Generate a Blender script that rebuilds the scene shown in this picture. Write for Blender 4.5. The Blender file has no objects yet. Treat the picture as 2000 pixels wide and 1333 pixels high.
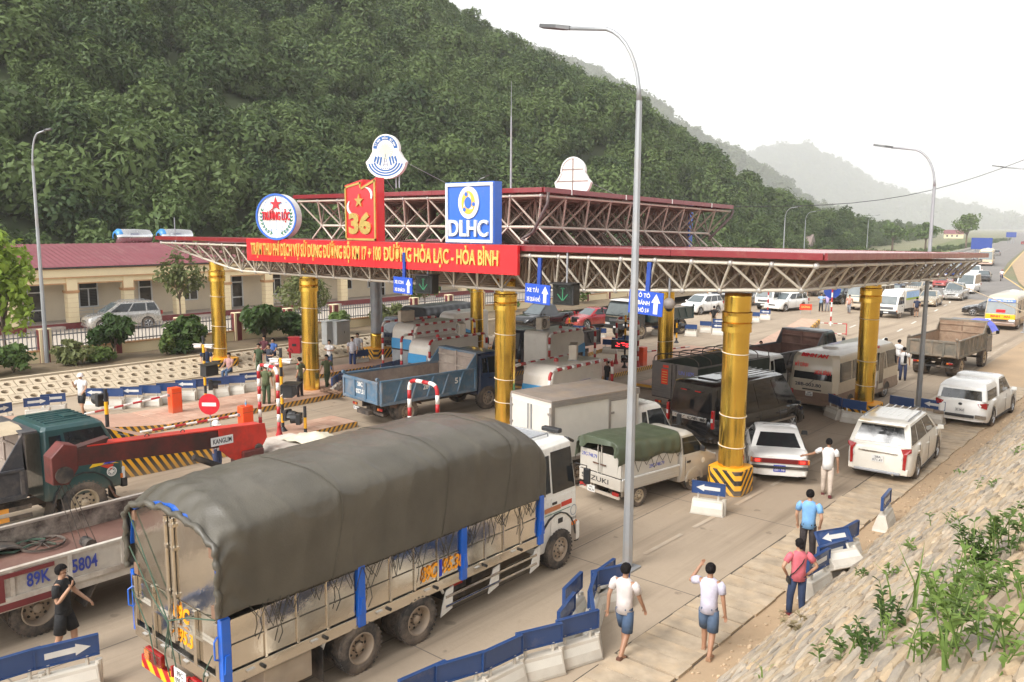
import bpy,bmesh,math,random
import numpy as np
from mathutils import Matrix,Vector,noise
R=math.radians
PI=math.pi
random.seed(7)
rng=np.random.default_rng(11)
sc=bpy.context.scene
col=sc.collection

# ------------------------------------------------------------------ camera, light, exposure
F,CX,CY,CH=1622.0,1000.0,666.5,7.55          # focal length and centre in photo pixels, eye height
PITCH=math.atan((CY-440)/F)
YAW=R(40.525)
cam=bpy.data.cameras.new('camera');camo=bpy.data.objects.new('camera',cam);col.objects.link(camo)
cam.sensor_width=36;cam.lens=F/2000*36;cam.clip_start=.1;cam.clip_end=14000
_fw=Vector((-math.sin(YAW),math.cos(YAW),0));_rt=Vector((math.cos(YAW),math.sin(YAW),0));_up=Vector((0,0,1))
_w=_fw*math.cos(PITCH)-_up*math.sin(PITCH);_u=_up*math.cos(PITCH)+_fw*math.sin(PITCH)
_a=R(.3);_r=_rt*math.cos(_a)+_u*math.sin(_a);_u=_u*math.cos(_a)-_rt*math.sin(_a)
camo.matrix_world=Matrix(((_r.x,_u.x,-_w.x,0),(_r.y,_u.y,-_w.y,0),(_r.z,_u.z,-_w.z,CH),(0,0,0,1)))
sc.camera=camo
SUN_EL,SUN_AZ=R(44),R(188)
world=bpy.data.worlds.new('World');sc.world=world;world.use_nodes=True
nt=world.node_tree
bg=nt.nodes['Background']
sky=nt.nodes.new('ShaderNodeTexSky');sky.sky_type='NISHITA';sky.sun_disc=False
sky.sun_elevation=SUN_EL;sky.sun_rotation=SUN_AZ;sky.air_density=1.0;sky.dust_density=2.0;sky.ozone_density=1.0
hsv=nt.nodes.new('ShaderNodeHueSaturation');hsv.inputs['Saturation'].default_value=.10;hsv.inputs['Value'].default_value=1.0
nt.links.new(sky.outputs[0],hsv.inputs['Color']);nt.links.new(hsv.outputs[0],bg.inputs['Color'])
bg.inputs['Strength'].default_value=.15
sl=bpy.data.lights.new('sun','SUN');sl.energy=1.15;sl.angle=R(28);sl.color=(1,.965,.92)
slo=bpy.data.objects.new('sun',sl);col.objects.link(slo)
# direction to the sun: nishita rotation is measured from +Y towards +X
sd=Vector((math.sin(SUN_AZ)*math.cos(SUN_EL),math.cos(SUN_AZ)*math.cos(SUN_EL),math.sin(SUN_EL)))
slo.rotation_euler=sd.to_track_quat('Z','Y').to_euler();slo.location=(0,0,60)
vs=sc.view_settings;vs.view_transform='Standard';vs.look='None';vs.gamma=1;vs.use_curve_mapping=False
vs.exposure=1.25
sc.cycles.max_bounces=6;sc.cycles.volume_bounces=1;sc.cycles.transparent_max_bounces=6
sc.cycles.use_denoising=True;sc.cycles.use_adaptive_sampling=True
sc.cycles.volume_step_rate=4

def at(px,py,h=0.0):
 """point at height h that the photograph shows at pixel (px, py)"""
 d=_w+_r*((px-CX)/F)-_u*((py-CY)/F)
 t=(h-CH)/d.z
 return Vector((t*d.x,t*d.y,h))
def aty(px,py,Y):
 d=_w+_r*((px-CX)/F)-_u*((py-CY)/F);t=Y/d.y
 return Vector((t*d.x,Y,CH+t*d.z))
def atx(px,py,X):
 d=_w+_r*((px-CX)/F)-_u*((py-CY)/F);t=X/d.x
 return Vector((X,t*d.y,CH+t*d.z))

# ------------------------------------------------------------------ materials
MATS={}
def srgb(r,g,b):
 return tuple(((c/255+.055)/1.055)**2.4 if c > 10 else c/255/12.92 for c in (r,g,b))
DUST=(.40,.30,.205)
def mat(n,c,rough=.6,metal=0.0,var=.12,sc_=2.5,dirt=0.0,dcol=DUST,dsc=1.3,bump=0.0,bsc=25.0,coat=0.0,
  zd=None,spec=.5,world_=False,rvar=.1,emit=0,trans=0,streak=False):
 """procedural principled material: base colour with mottling, blotchy dirt, dust up to a height, fine relief"""
 if n in MATS:return MATS[n]
 m=bpy.data.materials.new(n);m.use_nodes=True;MATS[n]=m
 t=m.node_tree;N=t.nodes;L=t.links
 b=N['Principled BSDF']
 tc=N.new('ShaderNodeTexCoord');oi=N.new('ShaderNodeObjectInfo')
 if world_:
  g=N.new('ShaderNodeNewGeometry');vec=g.outputs['Position']
 else:
  ad=N.new('ShaderNodeVectorMath');ad.operation='MULTIPLY_ADD'
  L.new(oi.outputs['Random'],ad.inputs[0]);ad.inputs[1].default_value=(9,7,5);L.new(tc.outputs['Object'],ad.inputs[2])
  vec=ad.outputs[0]
 def nz(s,d=4,r=.55):
  x=N.new('ShaderNodeTexNoise');x.inputs['Scale'].default_value=s;x.inputs['Detail'].default_value=d;x.inputs['Roughness'].default_value=r
  L.new(vec,x.inputs['Vector']);return x.outputs['Fac']
 def mix(f,a,bb,mode='MIX'):
  x=N.new('ShaderNodeMix');x.data_type='RGBA';x.blend_type=mode
  if isinstance(f,(int,float)):x.inputs[0].default_value=f
  else:L.new(f,x.inputs[0])
  for k,v in ((6,a),(7,bb)):
   if isinstance(v,tuple):x.inputs[k].default_value=(*v[:3],1)
   else:L.new(v,x.inputs[k])
  return x.outputs[2]
 def ramp(f,a,bb,lo=0.,hi=1.):
  x=N.new('ShaderNodeMapRange');L.new(f,x.inputs[0])
  for k,v in ((1,a),(2,bb),(3,lo),(4,hi)):x.inputs[k].default_value=v
  return x.outputs[0]
 n1=nz(sc_,5)
 cc=mix(ramp(n1,.3,.7),tuple(x*(1-var) for x in c),tuple(min(1,x*(1+var)) for x in c))
 rv=rough
 if dirt > .03:
  d1=ramp(nz(dsc,8,.68),.62-.42*dirt,.86-.3*dirt,0,min(1,.1+dirt*1.6))
  cc=mix(d1,cc,dcol)
 if zd:
  sx=N.new('ShaderNodeSeparateXYZ');L.new(tc.outputs['Object'],sx.inputs[0])
  h=ramp(sx.outputs[2],zd[0],zd[1],zd[2] if len(zd) > 2 else .8,0.)
  ml=N.new('ShaderNodeMath');ml.operation='MULTIPLY';L.new(h,ml.inputs[0]);L.new(ramp(nz(3.5,6,.7),.25,.6,.35,1),ml.inputs[1])
  cc=mix(ml.outputs[0],cc,dcol)
 L.new(cc,b.inputs['Base Color'])
 b.inputs['Metallic'].default_value=metal
 L.new(ramp(nz(sc_*2.3,3),.3,.7,max(.02,rough-rvar),min(1,rough+rvar)),b.inputs['Roughness'])
 b.inputs['Specular IOR Level'].default_value=spec
 b.inputs['Coat Weight'].default_value=coat;b.inputs['Coat Roughness'].default_value=.06
 if bump:
  bp=N.new('ShaderNodeBump');bp.inputs['Strength'].default_value=bump;bp.inputs['Distance'].default_value=.02
  L.new(nz(bsc,6,.6),bp.inputs['Height']);L.new(bp.outputs[0],b.inputs['Normal'])
 if emit:
  b.inputs['Emission Color'].default_value=(*c,1);b.inputs['Emission Strength'].default_value=emit
 if trans:
  b.inputs['Transmission Weight'].default_value=trans
 return m
def paint(n,c,dirt=.12,rough=.32,zd=(.2,.9,.35),**k):
 return mat(n,c,rough=rough,var=.05,coat=.5,dirt=dirt*.7,zd=zd,dsc=1.6,rvar=.07,**k)

# ------------------------------------------------------------------ mesh builder
class MB:
 def __init__(s,M=None):s.V=[];s.F=[];s.M=M or Matrix()
 def add(s,vs,fs):
  o=len(s.V);M=s.M
  s.V +=[tuple(M @ Vector(v)) for v in vs];s.F +=[tuple(i+o for i in f) for f in fs];return s
 def box(s,c,d,rz=0,rx=0,ry=0,top=1.0,topy=None):
  x,y,z=(k/2 for k in d);ty=top if topy is None else topy
  vs=[(-x,-y,-z),(x,-y,-z),(x,y,-z),(-x,y,-z),(-x*top,-y*ty,z),(x*top,-y*ty,z),(x*top,y*ty,z),(-x*top,y*ty,z)]
  if rz or rx or ry:
   m=Matrix.Rotation(rz,3,'Z') @ Matrix.Rotation(ry,3,'Y') @ Matrix.Rotation(rx,3,'X');vs=[tuple(m @ Vector(v)) for v in vs]
  return s.add([(a+c[0],b+c[1],e+c[2]) for a,b,e in vs],[(0,3,2,1),(4,5,6,7),(0,1,5,4),(1,2,6,5),(2,3,7,6),(3,0,4,7)])
 def bb(s,a,b):return s.box([(i+j)/2 for i,j in zip(a,b)],[abs(j-i) for i,j in zip(a,b)])
 def cyl(s,p,q,r,r2=None,n=10,caps=True):
  p=Vector(p);q=Vector(q);d=(q-p)
  if d.length < 1e-6:return s
  d.normalize();u=d.orthogonal().normalized();v=d.cross(u);r2=r if r2 is None else r2
  vs=[]
  for c,rr in ((p,r),(q,r2)):
   for i in range(n):
    a=2*PI*i/n;vs.append(tuple(c+(u*math.cos(a)+v*math.sin(a))*rr))
  fs=[(i,(i+1) % n,n+(i+1) % n,n+i) for i in range(n)]
  if caps:fs +=[tuple(range(n-1,-1,-1)),tuple(range(n,2*n))]
  return s.add(vs,fs)
 def tube(s,pts,r,n=8,caps=True):
  P=[Vector(p) for p in pts];rs=r if isinstance(r,(list,tuple)) else [r]*len(P)
  vs=[];u=None
  for i,p in enumerate(P):
   d=(P[min(i+1,len(P)-1)]-P[max(i-1,0)]).normalized()
   u=d.orthogonal().normalized() if u is None else (u-d*u.dot(d)).normalized()
   v=d.cross(u)
   for k in range(n):
    a=2*PI*k/n;vs.append(tuple(p+(u*math.cos(a)+v*math.sin(a))*rs[i]))
  fs=[(i*n+k,i*n+(k+1) % n,(i+1)*n+(k+1) % n,(i+1)*n+k) for i in range(len(P)-1) for k in range(n)]
  if caps:fs +=[tuple(range(n-1,-1,-1)),tuple(range((len(P)-1)*n,len(P)*n))]
  return s.add(vs,fs)
 def lathe(s,prof,n=20,M=None,a0=0.,a1=2*PI,caps=False):
  full=abs(a1-a0-2*PI) < 1e-6;m=n if full else n+1;vs=[]
  for r,z in prof:
   for i in range(m):
    a=a0+(a1-a0)*i/n;v=Vector((r*math.cos(a),r*math.sin(a),z));vs.append(tuple(M @ v if M else v))
  k=len(prof)
  fs=[(j*m+i,j*m+(i+1) % m,(j+1)*m+(i+1) % m,(j+1)*m+i) for j in range(k-1) for i in range(n)]
  if caps:fs +=[tuple(range(m-1,-1,-1)),tuple(range((k-1)*m,k*m))]
  return s.add(vs,fs)
 def prism(s,poly,o,u,v,depth):
  """polygon in the plane (o; u, v) pushed depth along u x v"""
  o=Vector(o);u=Vector(u);v=Vector(v);w=u.cross(v).normalized()*depth;n=len(poly)
  a=[o+u*p[0]+v*p[1] for p in poly];b=[p+w for p in a]
  return s.add([tuple(p) for p in a+b],[tuple(range(n-1,-1,-1)),tuple(range(n,2*n))]+[(i,(i+1) % n,n+(i+1) % n,n+i) for i in range(n)])
 def loft(s,rings,closed=True,caps=True):
  n=len(rings[0]);vs=[tuple(p) for r in rings for p in r]
  e=n if closed else n-1
  fs=[(j*n+i,j*n+(i+1) % n,(j+1)*n+(i+1) % n,(j+1)*n+i) for j in range(len(rings)-1) for i in range(e)]
  if caps:fs +=[tuple(range(n-1,-1,-1)),tuple(range((len(rings)-1)*n,len(rings)*n))]
  return s.add(vs,fs)
 def sph(s,c,r,n=10,m=6,sq=(1,1,1)):
  vs=[(c[0],c[1],c[2]-r*sq[2])]
  for j in range(1,m):
   t=-PI/2+PI*j/m
   vs +=[(c[0]+r*sq[0]*math.cos(t)*math.cos(2*PI*i/n),c[1]+r*sq[1]*math.cos(t)*math.sin(2*PI*i/n),c[2]+r*sq[2]*math.sin(t)) for i in range(n)]
  vs.append((c[0],c[1],c[2]+r*sq[2]));e=len(vs)-1
  fs=[(0,1+(i+1) % n,1+i) for i in range(n)]
  for j in range(m-2):fs +=[(1+j*n+i,1+j*n+(i+1) % n,1+(j+1)*n+(i+1) % n,1+(j+1)*n+i) for i in range(n)]
  fs +=[(e,1+(m-2)*n+i,1+(m-2)*n+(i+1) % n) for i in range(n)]
  return s.add(vs,fs)
 def quad(s,a,b,c,d):return s.add([a,b,c,d],[(0,1,2,3)])
 def mesh(s,name):
  me=bpy.data.meshes.new(name);me.from_pydata(s.V,[],s.F);me.update();return me

def obj(name,mb,m=None,parent=None,smooth=False,bev=0,label=None,loc=None,rz=None,kind=None,segs=2):
 me=mb.mesh(name) if isinstance(mb,MB) else mb
 if m is not None and not me.materials:me.materials.append(m)
 if smooth and isinstance(mb,MB):me.polygons.foreach_set('use_smooth',[True]*len(me.polygons))
 o=bpy.data.objects.new(name,me);col.objects.link(o)
 if parent:o.parent=parent
 if loc is not None:o.location=loc
 if rz is not None:o.rotation_euler[2]=rz
 if bev:
  b=o.modifiers.new('bevel','BEVEL');b.width=bev;b.segments=segs;b.limit_method='ANGLE';b.angle_limit=R(35)
  b.harden_normals=False
 if label:o['label']=label
 if kind:o['kind']=kind
 return o
def tag(o,label=None,cat=None,group=None,kind=None):
 for k,v in (('label',label),('category',cat),('group',group),('kind',kind)):
  if v:o[k]=v
 return o
def thing(name,label,cat,loc=(0,0,0),rz=0,group=None):
 o=bpy.data.objects.new(name,None);col.objects.link(o);o.location=loc;o.rotation_euler=(0,0,rz);o.empty_display_size=.3
 return tag(o,label,cat,group)
def dup(root,loc,rz=None,label=None,group=None):
 def cp(o,p):
  c=o.copy();col.objects.link(c)
  if p:c.parent=p
  for ch in o.children:cp(ch,c)
  return c
 r=cp(root,None);r.location=loc
 if rz is not None:r.rotation_euler=(0,0,rz)
 if label:r['label']=label
 if group:r['group']=group
 return r
TMP=bpy.data.scenes.new('bench')
def baked(o,name):
 """evaluated mesh of an object, worked out in a scene of its own so that nothing else is re-evaluated"""
 TMP.collection.objects.link(o)
 with bpy.context.temp_override(scene=TMP,view_layer=TMP.view_layers[0]):dg=bpy.context.evaluated_depsgraph_get();dg.update()
 me=bpy.data.meshes.new_from_object(o.evaluated_get(dg));me.name=name;TMP.collection.objects.unlink(o);return me
def text(s,parent,m,o,u,v,w,h,ext=.004,bold=.012,name='lettering',shear=0,res=3):
 """lettering fitted to width w and cap height h in the plane (o; u right, v up), o = lower left of the baseline"""
 def fcurve(q):
  cu=bpy.data.curves.new(name,'FONT');cu.body=q;cu.size=1;cu.resolution_u=res;cu.offset=bold;cu.shear=shear;cu.extrude=.5
  return bpy.data.objects.new(name,cu)
 s0=s;s=s.replace('Đ','D');to=fcurve(s);cu=to.data;me=baked(to,name)
 bpy.data.objects.remove(to);bpy.data.curves.remove(cu)
 n=len(me.vertices)
 if n==0:return None
 bars_=[]
 if 'Đ' in s0:
  wd=lambda q:(lambda m_:(max(v.co.x for v in m_.vertices),min(v.co.x for v in m_.vertices)))(baked(fcurve(q),name))
  d1,d0=wd('D')
  for i,c in enumerate(s0):
   if c=='Đ':x1=wd(s[:i+1])[0]-(d1-d0);bars_.append((x1-.07,x1+.24))
 a=np.empty(n*3);me.vertices.foreach_get('co',a);a=a.reshape(-1,3)
 x0,x1=a[:,0].min(),a[:,0].max()
 sx=w/(x1-x0);sy=h/.7
 o=Vector(o);u=Vector(u).normalized();v=Vector(v).normalized();k=u.cross(v)
 B=np.array([u,v,k]);q=np.stack([(a[:,0]-x0)*sx,a[:,1]*sy,(a[:,2]+.5)*ext],1) @ B + np.array(o)
 me.vertices.foreach_set('co',q.ravel());me.materials.clear();me.materials.append(m);me.update()
 ob=bpy.data.objects.new(name,me);col.objects.link(ob)
 if parent:ob.parent=parent
 for xa,xb in bars_:obj('letter_bar',MB().prism([((xa-x0)*sx,.31*sy),((xb-x0)*sx,.31*sy),((xb-x0)*sx,.39*sy),((xa-x0)*sx,.39*sy)],tuple(o),tuple(u),tuple(v),ext*1.05),m,parent)
 return ob
def star(n=5,r=1,ri=.4,a0=PI/2):
 return [((r if i % 2==0 else ri)*math.cos(a0+PI*i/n),(r if i % 2==0 else ri)*math.sin(a0+PI*i/n)) for i in range(2*n)]
def circ(n,r,cx=0,cy=0,ry=None,a0=0):
 return [(cx+r*math.cos(a0+2*PI*i/n),cy+(ry or r)*math.sin(a0+2*PI*i/n)) for i in range(n)]

# ------------------------------------------------------------------ setting: ground, road, hills
def sheet(name,pts,z,m,sub=0,kind='structure'):
 b=MB();b.add([(x,y,z) for x,y in pts],[tuple(range(len(pts)))])
 return obj(name,b,m,kind=kind)

def ground_mat(name,base,alt,stain,tracks=True,sc1=.12,amt=.85):
 """worn ground: broad mottling, dark stains, wheel tracks along the road, fine grit"""
 m=bpy.data.materials.new(name);m.use_nodes=True;t=m.node_tree;N=t.nodes;L=t.links;b=N['Principled BSDF']
 g=N.new('ShaderNodeNewGeometry')
 def nz(scale,sx=1,sy=1,d=5,r=.6):
  mp=N.new('ShaderNodeMapping');mp.inputs['Scale'].default_value=(sx,sy,1);L.new(g.outputs['Position'],mp.inputs[0])
  x=N.new('ShaderNodeTexNoise');x.inputs['Scale'].default_value=scale;x.inputs['Detail'].default_value=d;x.inputs['Roughness'].default_value=r
  L.new(mp.outputs[0],x.inputs['Vector']);return x.outputs['Fac']
 def rp(f,a,c,lo=0.,hi=1.):
  x=N.new('ShaderNodeMapRange');L.new(f,x.inputs[0])
  for k,v in ((1,a),(2,c),(3,lo),(4,hi)):x.inputs[k].default_value=v
  return x.outputs[0]
 def mx(f,a,c,mode='MIX'):
  x=N.new('ShaderNodeMix');x.data_type='RGBA';x.blend_type=mode;L.new(f,x.inputs[0])
  for k,v in ((6,a),(7,c)):
   if isinstance(v,tuple):x.inputs[k].default_value=(*v,1)
   else:L.new(v,x.inputs[k])
  return x.outputs[2]
 c=mx(rp(nz(sc1),.35,.65),base,alt)
 c=mx(rp(nz(.9,d=8,r=.7),.55,.8,0,amt*.6),c,stain)
 if tracks:
  c=mx(rp(nz(1.3,1,.03,d=8,r=.65),.50,.70,0,amt),c,stain)
  c=mx(rp(nz(5.0,1,.05,d=4),.55,.8,0,amt*.5),c,tuple(min(1,x*1.25) for x in base))
 c=mx(rp(nz(2.2,d=3,r=.4),.69,.73,0,amt*.55),c,tuple(x*.55 for x in stain))
 c=mx(rp(nz(9,d=8,r=.75),.35,.75,0,.35),c,tuple(x*.72 for x in base))
 L.new(c,b.inputs['Base Color']);b.inputs['Roughness'].default_value=.85;b.inputs['Specular IOR Level'].default_value=.3
 bp=N.new('ShaderNodeBump');bp.inputs['Strength'].default_value=.35;bp.inputs['Distance'].default_value=.02
 L.new(nz(14,d=8,r=.7),bp.inputs['Height']);L.new(bp.outputs[0],b.inputs['Normal'])
 return m
CONC=ground_mat('concrete_road',(.41,.325,.235),(.33,.26,.19),(.195,.15,.105))
ASPH=ground_mat('asphalt',(.235,.215,.195),(.20,.185,.17),(.14,.13,.12),amt=.35)
DIRT=ground_mat('dirt_verge',(.44,.31,.19),(.36,.26,.165),(.25,.17,.10),tracks=False,sc1=.35)
EARTH=ground_mat('earth',(.17,.18,.09),(.22,.19,.11),(.10,.12,.05),tracks=False,sc1=.05)
YARD=ground_mat('yard_concrete',(.46,.40,.33),(.42,.37,.31),(.3,.26,.21),tracks=False)
SOIL=ground_mat('soil',(.15,.11,.07),(.2,.15,.09),(.08,.07,.045),tracks=False,sc1=.6)

b=MB()   # one earth sheet out to the horizon, finer near the camera
b.add([(-7000,-600,-.06),(7000,-600,-.06),(7000,10000,-.06),(-7000,10000,-.06)],[(0,1,2,3)])
obj('ground',b,EARTH,kind='structure')
plaza=[(-5.7,-14),(-5.7,46),(-9.5,70),(-15,98),(-26,102),(-44,102),(-44.5,70),(-43,44),(-38.6,38),(-37.9,10),(-37.9,-14)]
sheet('plaza_pavement',plaza,0,CONC)
# the carriageway beyond the plaza bends left
LE=[(-45,100),(-46.5,130),(-51,188),(-64,299),(-120,690),(-300,1800)]
RE=[(-14.5,98),(-22,135),(-27,151),(-35.5,205),(-55,345),(-104,690),(-280,1800)]
sheet('road',LE+RE[::-1],.004,ASPH)
sheet('verge',[(-5.7,27),(-5.7,70),(-8,130),(-20,200),(-35,260),(-33,215),(-24,150),(-14.2,98),(-9.9,70),(-9.4,45),(-8.6,30)],.008,DIRT)
def ribbon(name,pts,w,m,z=.012,dash=None):
 b=MB();P=[Vector((x,y,z)) for x,y in pts]
 for p,q in zip(P[:-1],P[1:]):
  d=(q-p);l=d.length;d.normalize();n=Vector((-d.y,d.x,0))*w/2
  if dash is None:segs=[(0,l)]
  else:segs=[(s,min(l,s+dash[0])) for s in np.arange(0,l,dash[1])]
  for s,e in segs:b.quad(*[tuple(v) for v in (p+d*s-n,p+d*e-n,p+d*e+n,p+d*s+n)])
 return obj(name,b,m,kind='structure')
YLINE=mat('yellow_line',(.62,.42,.14),.8,dirt=.2);WLINE=mat('white_line',(.68,.66,.6),.8,dirt=.35)
ribbon('road_marking',[(-9.0,66),(-13,92),(-18.5,118.6),(-26.6,150.7),(-34.4,204),(-55,350),(-104,690)],.22,YLINE)
for off in (7.2,10.6):
 ribbon('road_marking',[(-9.2-off,52),(-13.5-off,92),(-26.3-off,152),(-34-off*.95,205),(-54-off*.9,350)],.14,WLINE,dash=(2,6))
ribbon('road_marking',[(-9.6,16),(-9.3,40),(-10.4,62)],.12,mat('worn_line',(.43,.36,.28),.85,dirt=.6),dash=(1.7,2.3))
ribbon('road_marking',[(-49.5,186),(-62.4,299),(-118,690)],.18,WLINE)
# kerb rail on the far left of the road
kr=MB()
for p,q in zip(LE[:-1],LE[1:]):
 d=Vector((*q,0))-Vector((*p,0));a=math.atan2(d.y,d.x)
 kr.box(((p[0]+q[0])/2-.5,(p[1]+q[1])/2,.3),(d.length,.25,.6),rz=a)
tag(obj('kerb_wall',kr,mat('kerb',(.5,.47,.42),.8,dirt=.3)),'low pale concrete kerb wall along the far left edge of the road','kerb')
gr=MB()
for i in range(16):
 y=66+i*2.2;gr.box((-45.6,y,.35),(.1,.1,.7))
gr.box((-45.55,82,.62),(.06,36,.28))
tag(obj('guard_rail',gr,mat('galvanised',(.55,.56,.56),.4,.6,dirt=.2)),'galvanised guard rail behind the waiting cars on the left','guard rail')

# ---- concrete expansion joints in the plaza
jm=mat('joint',(.17,.14,.11),.9)
jb=MB()
for y in np.arange(-6,60,5.2):jb.bb((-37,y-.012,.001),(-7.6,y+.012,.0035))
for x in (-11.0,-14.6,-18.4,-22.4,-27.8,-33.2):jb.bb((x-.012,-10,.001),(x+.012,60,.0036))
obj('pavement_joint',jb,jm,kind='structure')

# ---- drain cover slabs along the slope toe
SLAB=mat('cover_slab',(.385,.305,.215),.85,var=.25,dirt=.35,dcol=(.5,.35,.2),bump=.4,bsc=18)
drain=MB();drain.bb((-7.62,3,.002),(-6.28,46,.005))
dro=obj('drain_channel',drain,mat('drain_dark',(.09,.07,.05),.95),kind='structure')
sl_me=[]
for k in range(4):
 w=.47;b=MB();b.box((0,0,.02),(1.22,w,.06))
 b.cyl((.35,.05,.045),(.35,.05,.053),.03,n=6);b.cyl((-.35,.05,.045),(-.35,.05,.053),.03,n=6)
 me=b.mesh('slab');me.materials.append(SLAB);sl_me.append(me)
y=4.0;k=0
while y < 45:
 gap=random.choice((.012,.02,.03,.06));o=obj('slab',sl_me[k % 4],None,dro)
 o.location=(-6.94+random.uniform(-.03,.03),y,random.uniform(-.006,.012));o.rotation_euler=(R(random.uniform(-.6,.6)),R(random.uniform(-.5,.5)),R(random.uniform(-.8,.8)))
 y +=.47+gap;k +=1

sheet('toe_dirt',[(-6.32,3),(-5.7,3),(-5.7,46),(-6.32,46)],.006,DIRT)
# ---- stone pitched slope on the right
SLOPE_X0,SLOPE_A=-5.8,R(44)
ca,sa=math.cos(SLOPE_A),math.sin(SLOPE_A)
def slope_pt(y,t,h=0.):
 return Vector((SLOPE_X0+t*ca-h*sa,y,.02+t*sa+h*ca))
MORTAR=mat('slope_mortar',(.40,.31,.21),.95,var=.25,sc_=1.2,dirt=.35,dcol=(.47,.30,.15),dsc=.5,bump=.6,bsc=9,world_=True)
b=MB();ny,ntt=90,26
vs=[];fs=[]
for i in range(ny+1):
 for j in range(ntt+1):
  yy=-6+i*.85;t=j*.42
  vs.append(tuple(slope_pt(yy,t,.03*noise.noise((yy*.7,t*.7,3)))))
for i in range(ny):
 for j in range(ntt):a0=i*(ntt+1)+j;fs.append((a0,a0+ntt+1,a0+ntt+2,a0+1))
b.add(vs,fs)
slope=obj('stone_slope',b,MORTAR,smooth=True,kind='structure')
b=MB();b.add([tuple(slope_pt(-6,10.9)),tuple(slope_pt(70.5,10.9)),(60,70.5,8.6),(60,-6,8.6)],[(0,3,2,1)])
obj('slope_top',b,DIRT,kind='structure')
b=MB();b.add([(-5.8,70.5,-.05),tuple(slope_pt(70.5,10.9)),(60,70.5,8.6),(60,260,5),(22,260,-.05)],[(0,1,2,3,4)])
obj('far_bank',b,DIRT,kind='structure')
STONES=[mat('stone_%d' % i,c,.9,var=.28,sc_=2.2,dirt=.4,dcol=(.45,.32,.19),dsc=1.1,bump=.7,bsc=14)
    for i,c in enumerate([(.34,.28,.205),(.38,.325,.255),(.28,.24,.19),(.37,.285,.185)])]
for i,w in enumerate(('pale','light','grey','tan')):STONES[i].name=w+'_stone'
def stone_mesh(y,t,L_,W_):
 n=9;vs=[];ph=random.random()*6
 rad=[1+.16*math.sin(3*(2*PI*i/n)+ph)+random.uniform(-.12,.12) for i in range(n)]
 tilt=random.uniform(-.02,.02)
 for h,s in ((-.02,1.),(.022,.93),(.038,.6)):
  for i in range(n):
   a=2*PI*i/n;p,q=abs(math.cos(a))**.7*math.copysign(1,math.cos(a)),abs(math.sin(a))**.7*math.copysign(1,math.sin(a))
   vs.append(slope_pt(y+p*L_/2*rad[i]*s,t+q*W_/2*rad[i]*s,h*(1+random.uniform(-.2,.2))+tilt*p))
 c=slope_pt(y,t,.042);vs.append(c)
 fs=[(r*n+i,r*n+(i+1) % n,(r+1)*n+(i+1) % n,(r+1)*n+i) for r in range(2) for i in range(n)]+[(2*n+i,2*n+(i+1) % n,3*n) for i in range(n)]
 return [tuple(v) for v in vs],fs
slist=[]
t=.15;row=0
while t < 10.6:
 W_=random.uniform(.12,.21);yy=3.5+random.random()*.5
 while yy < 62:
  L_=random.uniform(.36,.92)*(1 if yy < 35 else 1.5)
  slist.append((yy+L_/2,t+W_/2+.05*math.sin(yy*.6+row),L_*.96,W_*.93));yy +=L_*random.uniform(.97,1.06)
 t +=W_*.97;row +=1
def seen(p):
 d=p-Vector((0,0,CH));z=d.dot(_w)
 return z > .5 and abs(d.dot(_r)/z*F) < 1000 and abs(-d.dot(_u)/z*F+CY-666) < 660
vis=[]
for i,s in enumerate(slist):
 p=slope_pt(s[0],s[1])
 if seen(p):vis.append(((p-Vector((0,0,CH))).length,i))
near=set(i for _,i in sorted(vis)[:300])
bulk=[MB() for _ in STONES]
for i,s in enumerate(slist):
 v,f=stone_mesh(*s);k=random.randrange(len(STONES))
 if i in near:
  b=MB();b.add(v,f);obj('stone',b,STONES[k],slope,smooth=False)
 else:bulk[k].add(v,f)
for k,b in enumerate(bulk):obj('stone_field',b,STONES[k],slope,kind='stuff')
# gravel and spoil at the toe
gb=MB()
for i in range(1100):
 yy=random.uniform(4,46);x=-5.8+random.gauss(-.06,.2);r=random.uniform(.012,.04)
 gb.sph((x,yy,r*.5+max(0,(x+5.8))*.9),r,5,3,(1,1.3,.7))
obj('toe_gravel',gb,mat('gravel',(.42,.31,.2),.95,var=.4),kind='stuff')

# ---- left bank of pierced blocks, planting bed, yard
BX0,BX1,BZ=-38.1,-40.0,.72
BLK=mat('bank_block',(.50,.41,.29),.9,var=.15,dirt=.3,bump=.3)
b=MB();b.add([(BX0,-10,-.02),(BX0,46,-.02),(BX1,46,BZ-.05),(BX1,-10,BZ-.05)],[(0,3,2,1)])
bank=obj('bank',b,SOIL,kind='structure')
lenb=math.hypot(BX1-BX0,BZ);ang=math.atan2(BZ,BX0-BX1)
def block_mesh(s=.6):
 b=MB();n=16;r=.155;h=.07;vs=[];q=s/2-.012
 for z in (0,h):
  for i in range(n):
   a=2*PI*i/n;m_=max(abs(math.cos(a)),abs(math.sin(a)));vs.append((q*math.cos(a)/m_,q*math.sin(a)/m_,z))
 for z in (h,-.05):
  for i in range(n):
   a=2*PI*i/n;vs.append((r*math.cos(a),r*math.sin(a),z))
 fs=[]
 for i in range(n):
  j=(i+1) % n;fs +=[(i,j,n+j,n+i),(n+i,n+j,2*n+j,2*n+i),(2*n+i,2*n+j,3*n+j,3*n+i)]
 b.add(vs,fs);me=b.mesh('paving_block');me.materials.append(BLK);return me
bm_=block_mesh()
for r_ in range(3):
 for i in range(int((38-2)/.62)):
  y=4+i*.62+(.31 if r_ % 2 else 0)
  s=(.36+r_*.62)/lenb
  o=obj('paving_block',bm_,None,bank);o.location=(BX0+(BX1-BX0)*s,y,(BZ-.03)*s+.0)
  o.rotation_euler=(0,ang,0)
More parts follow.
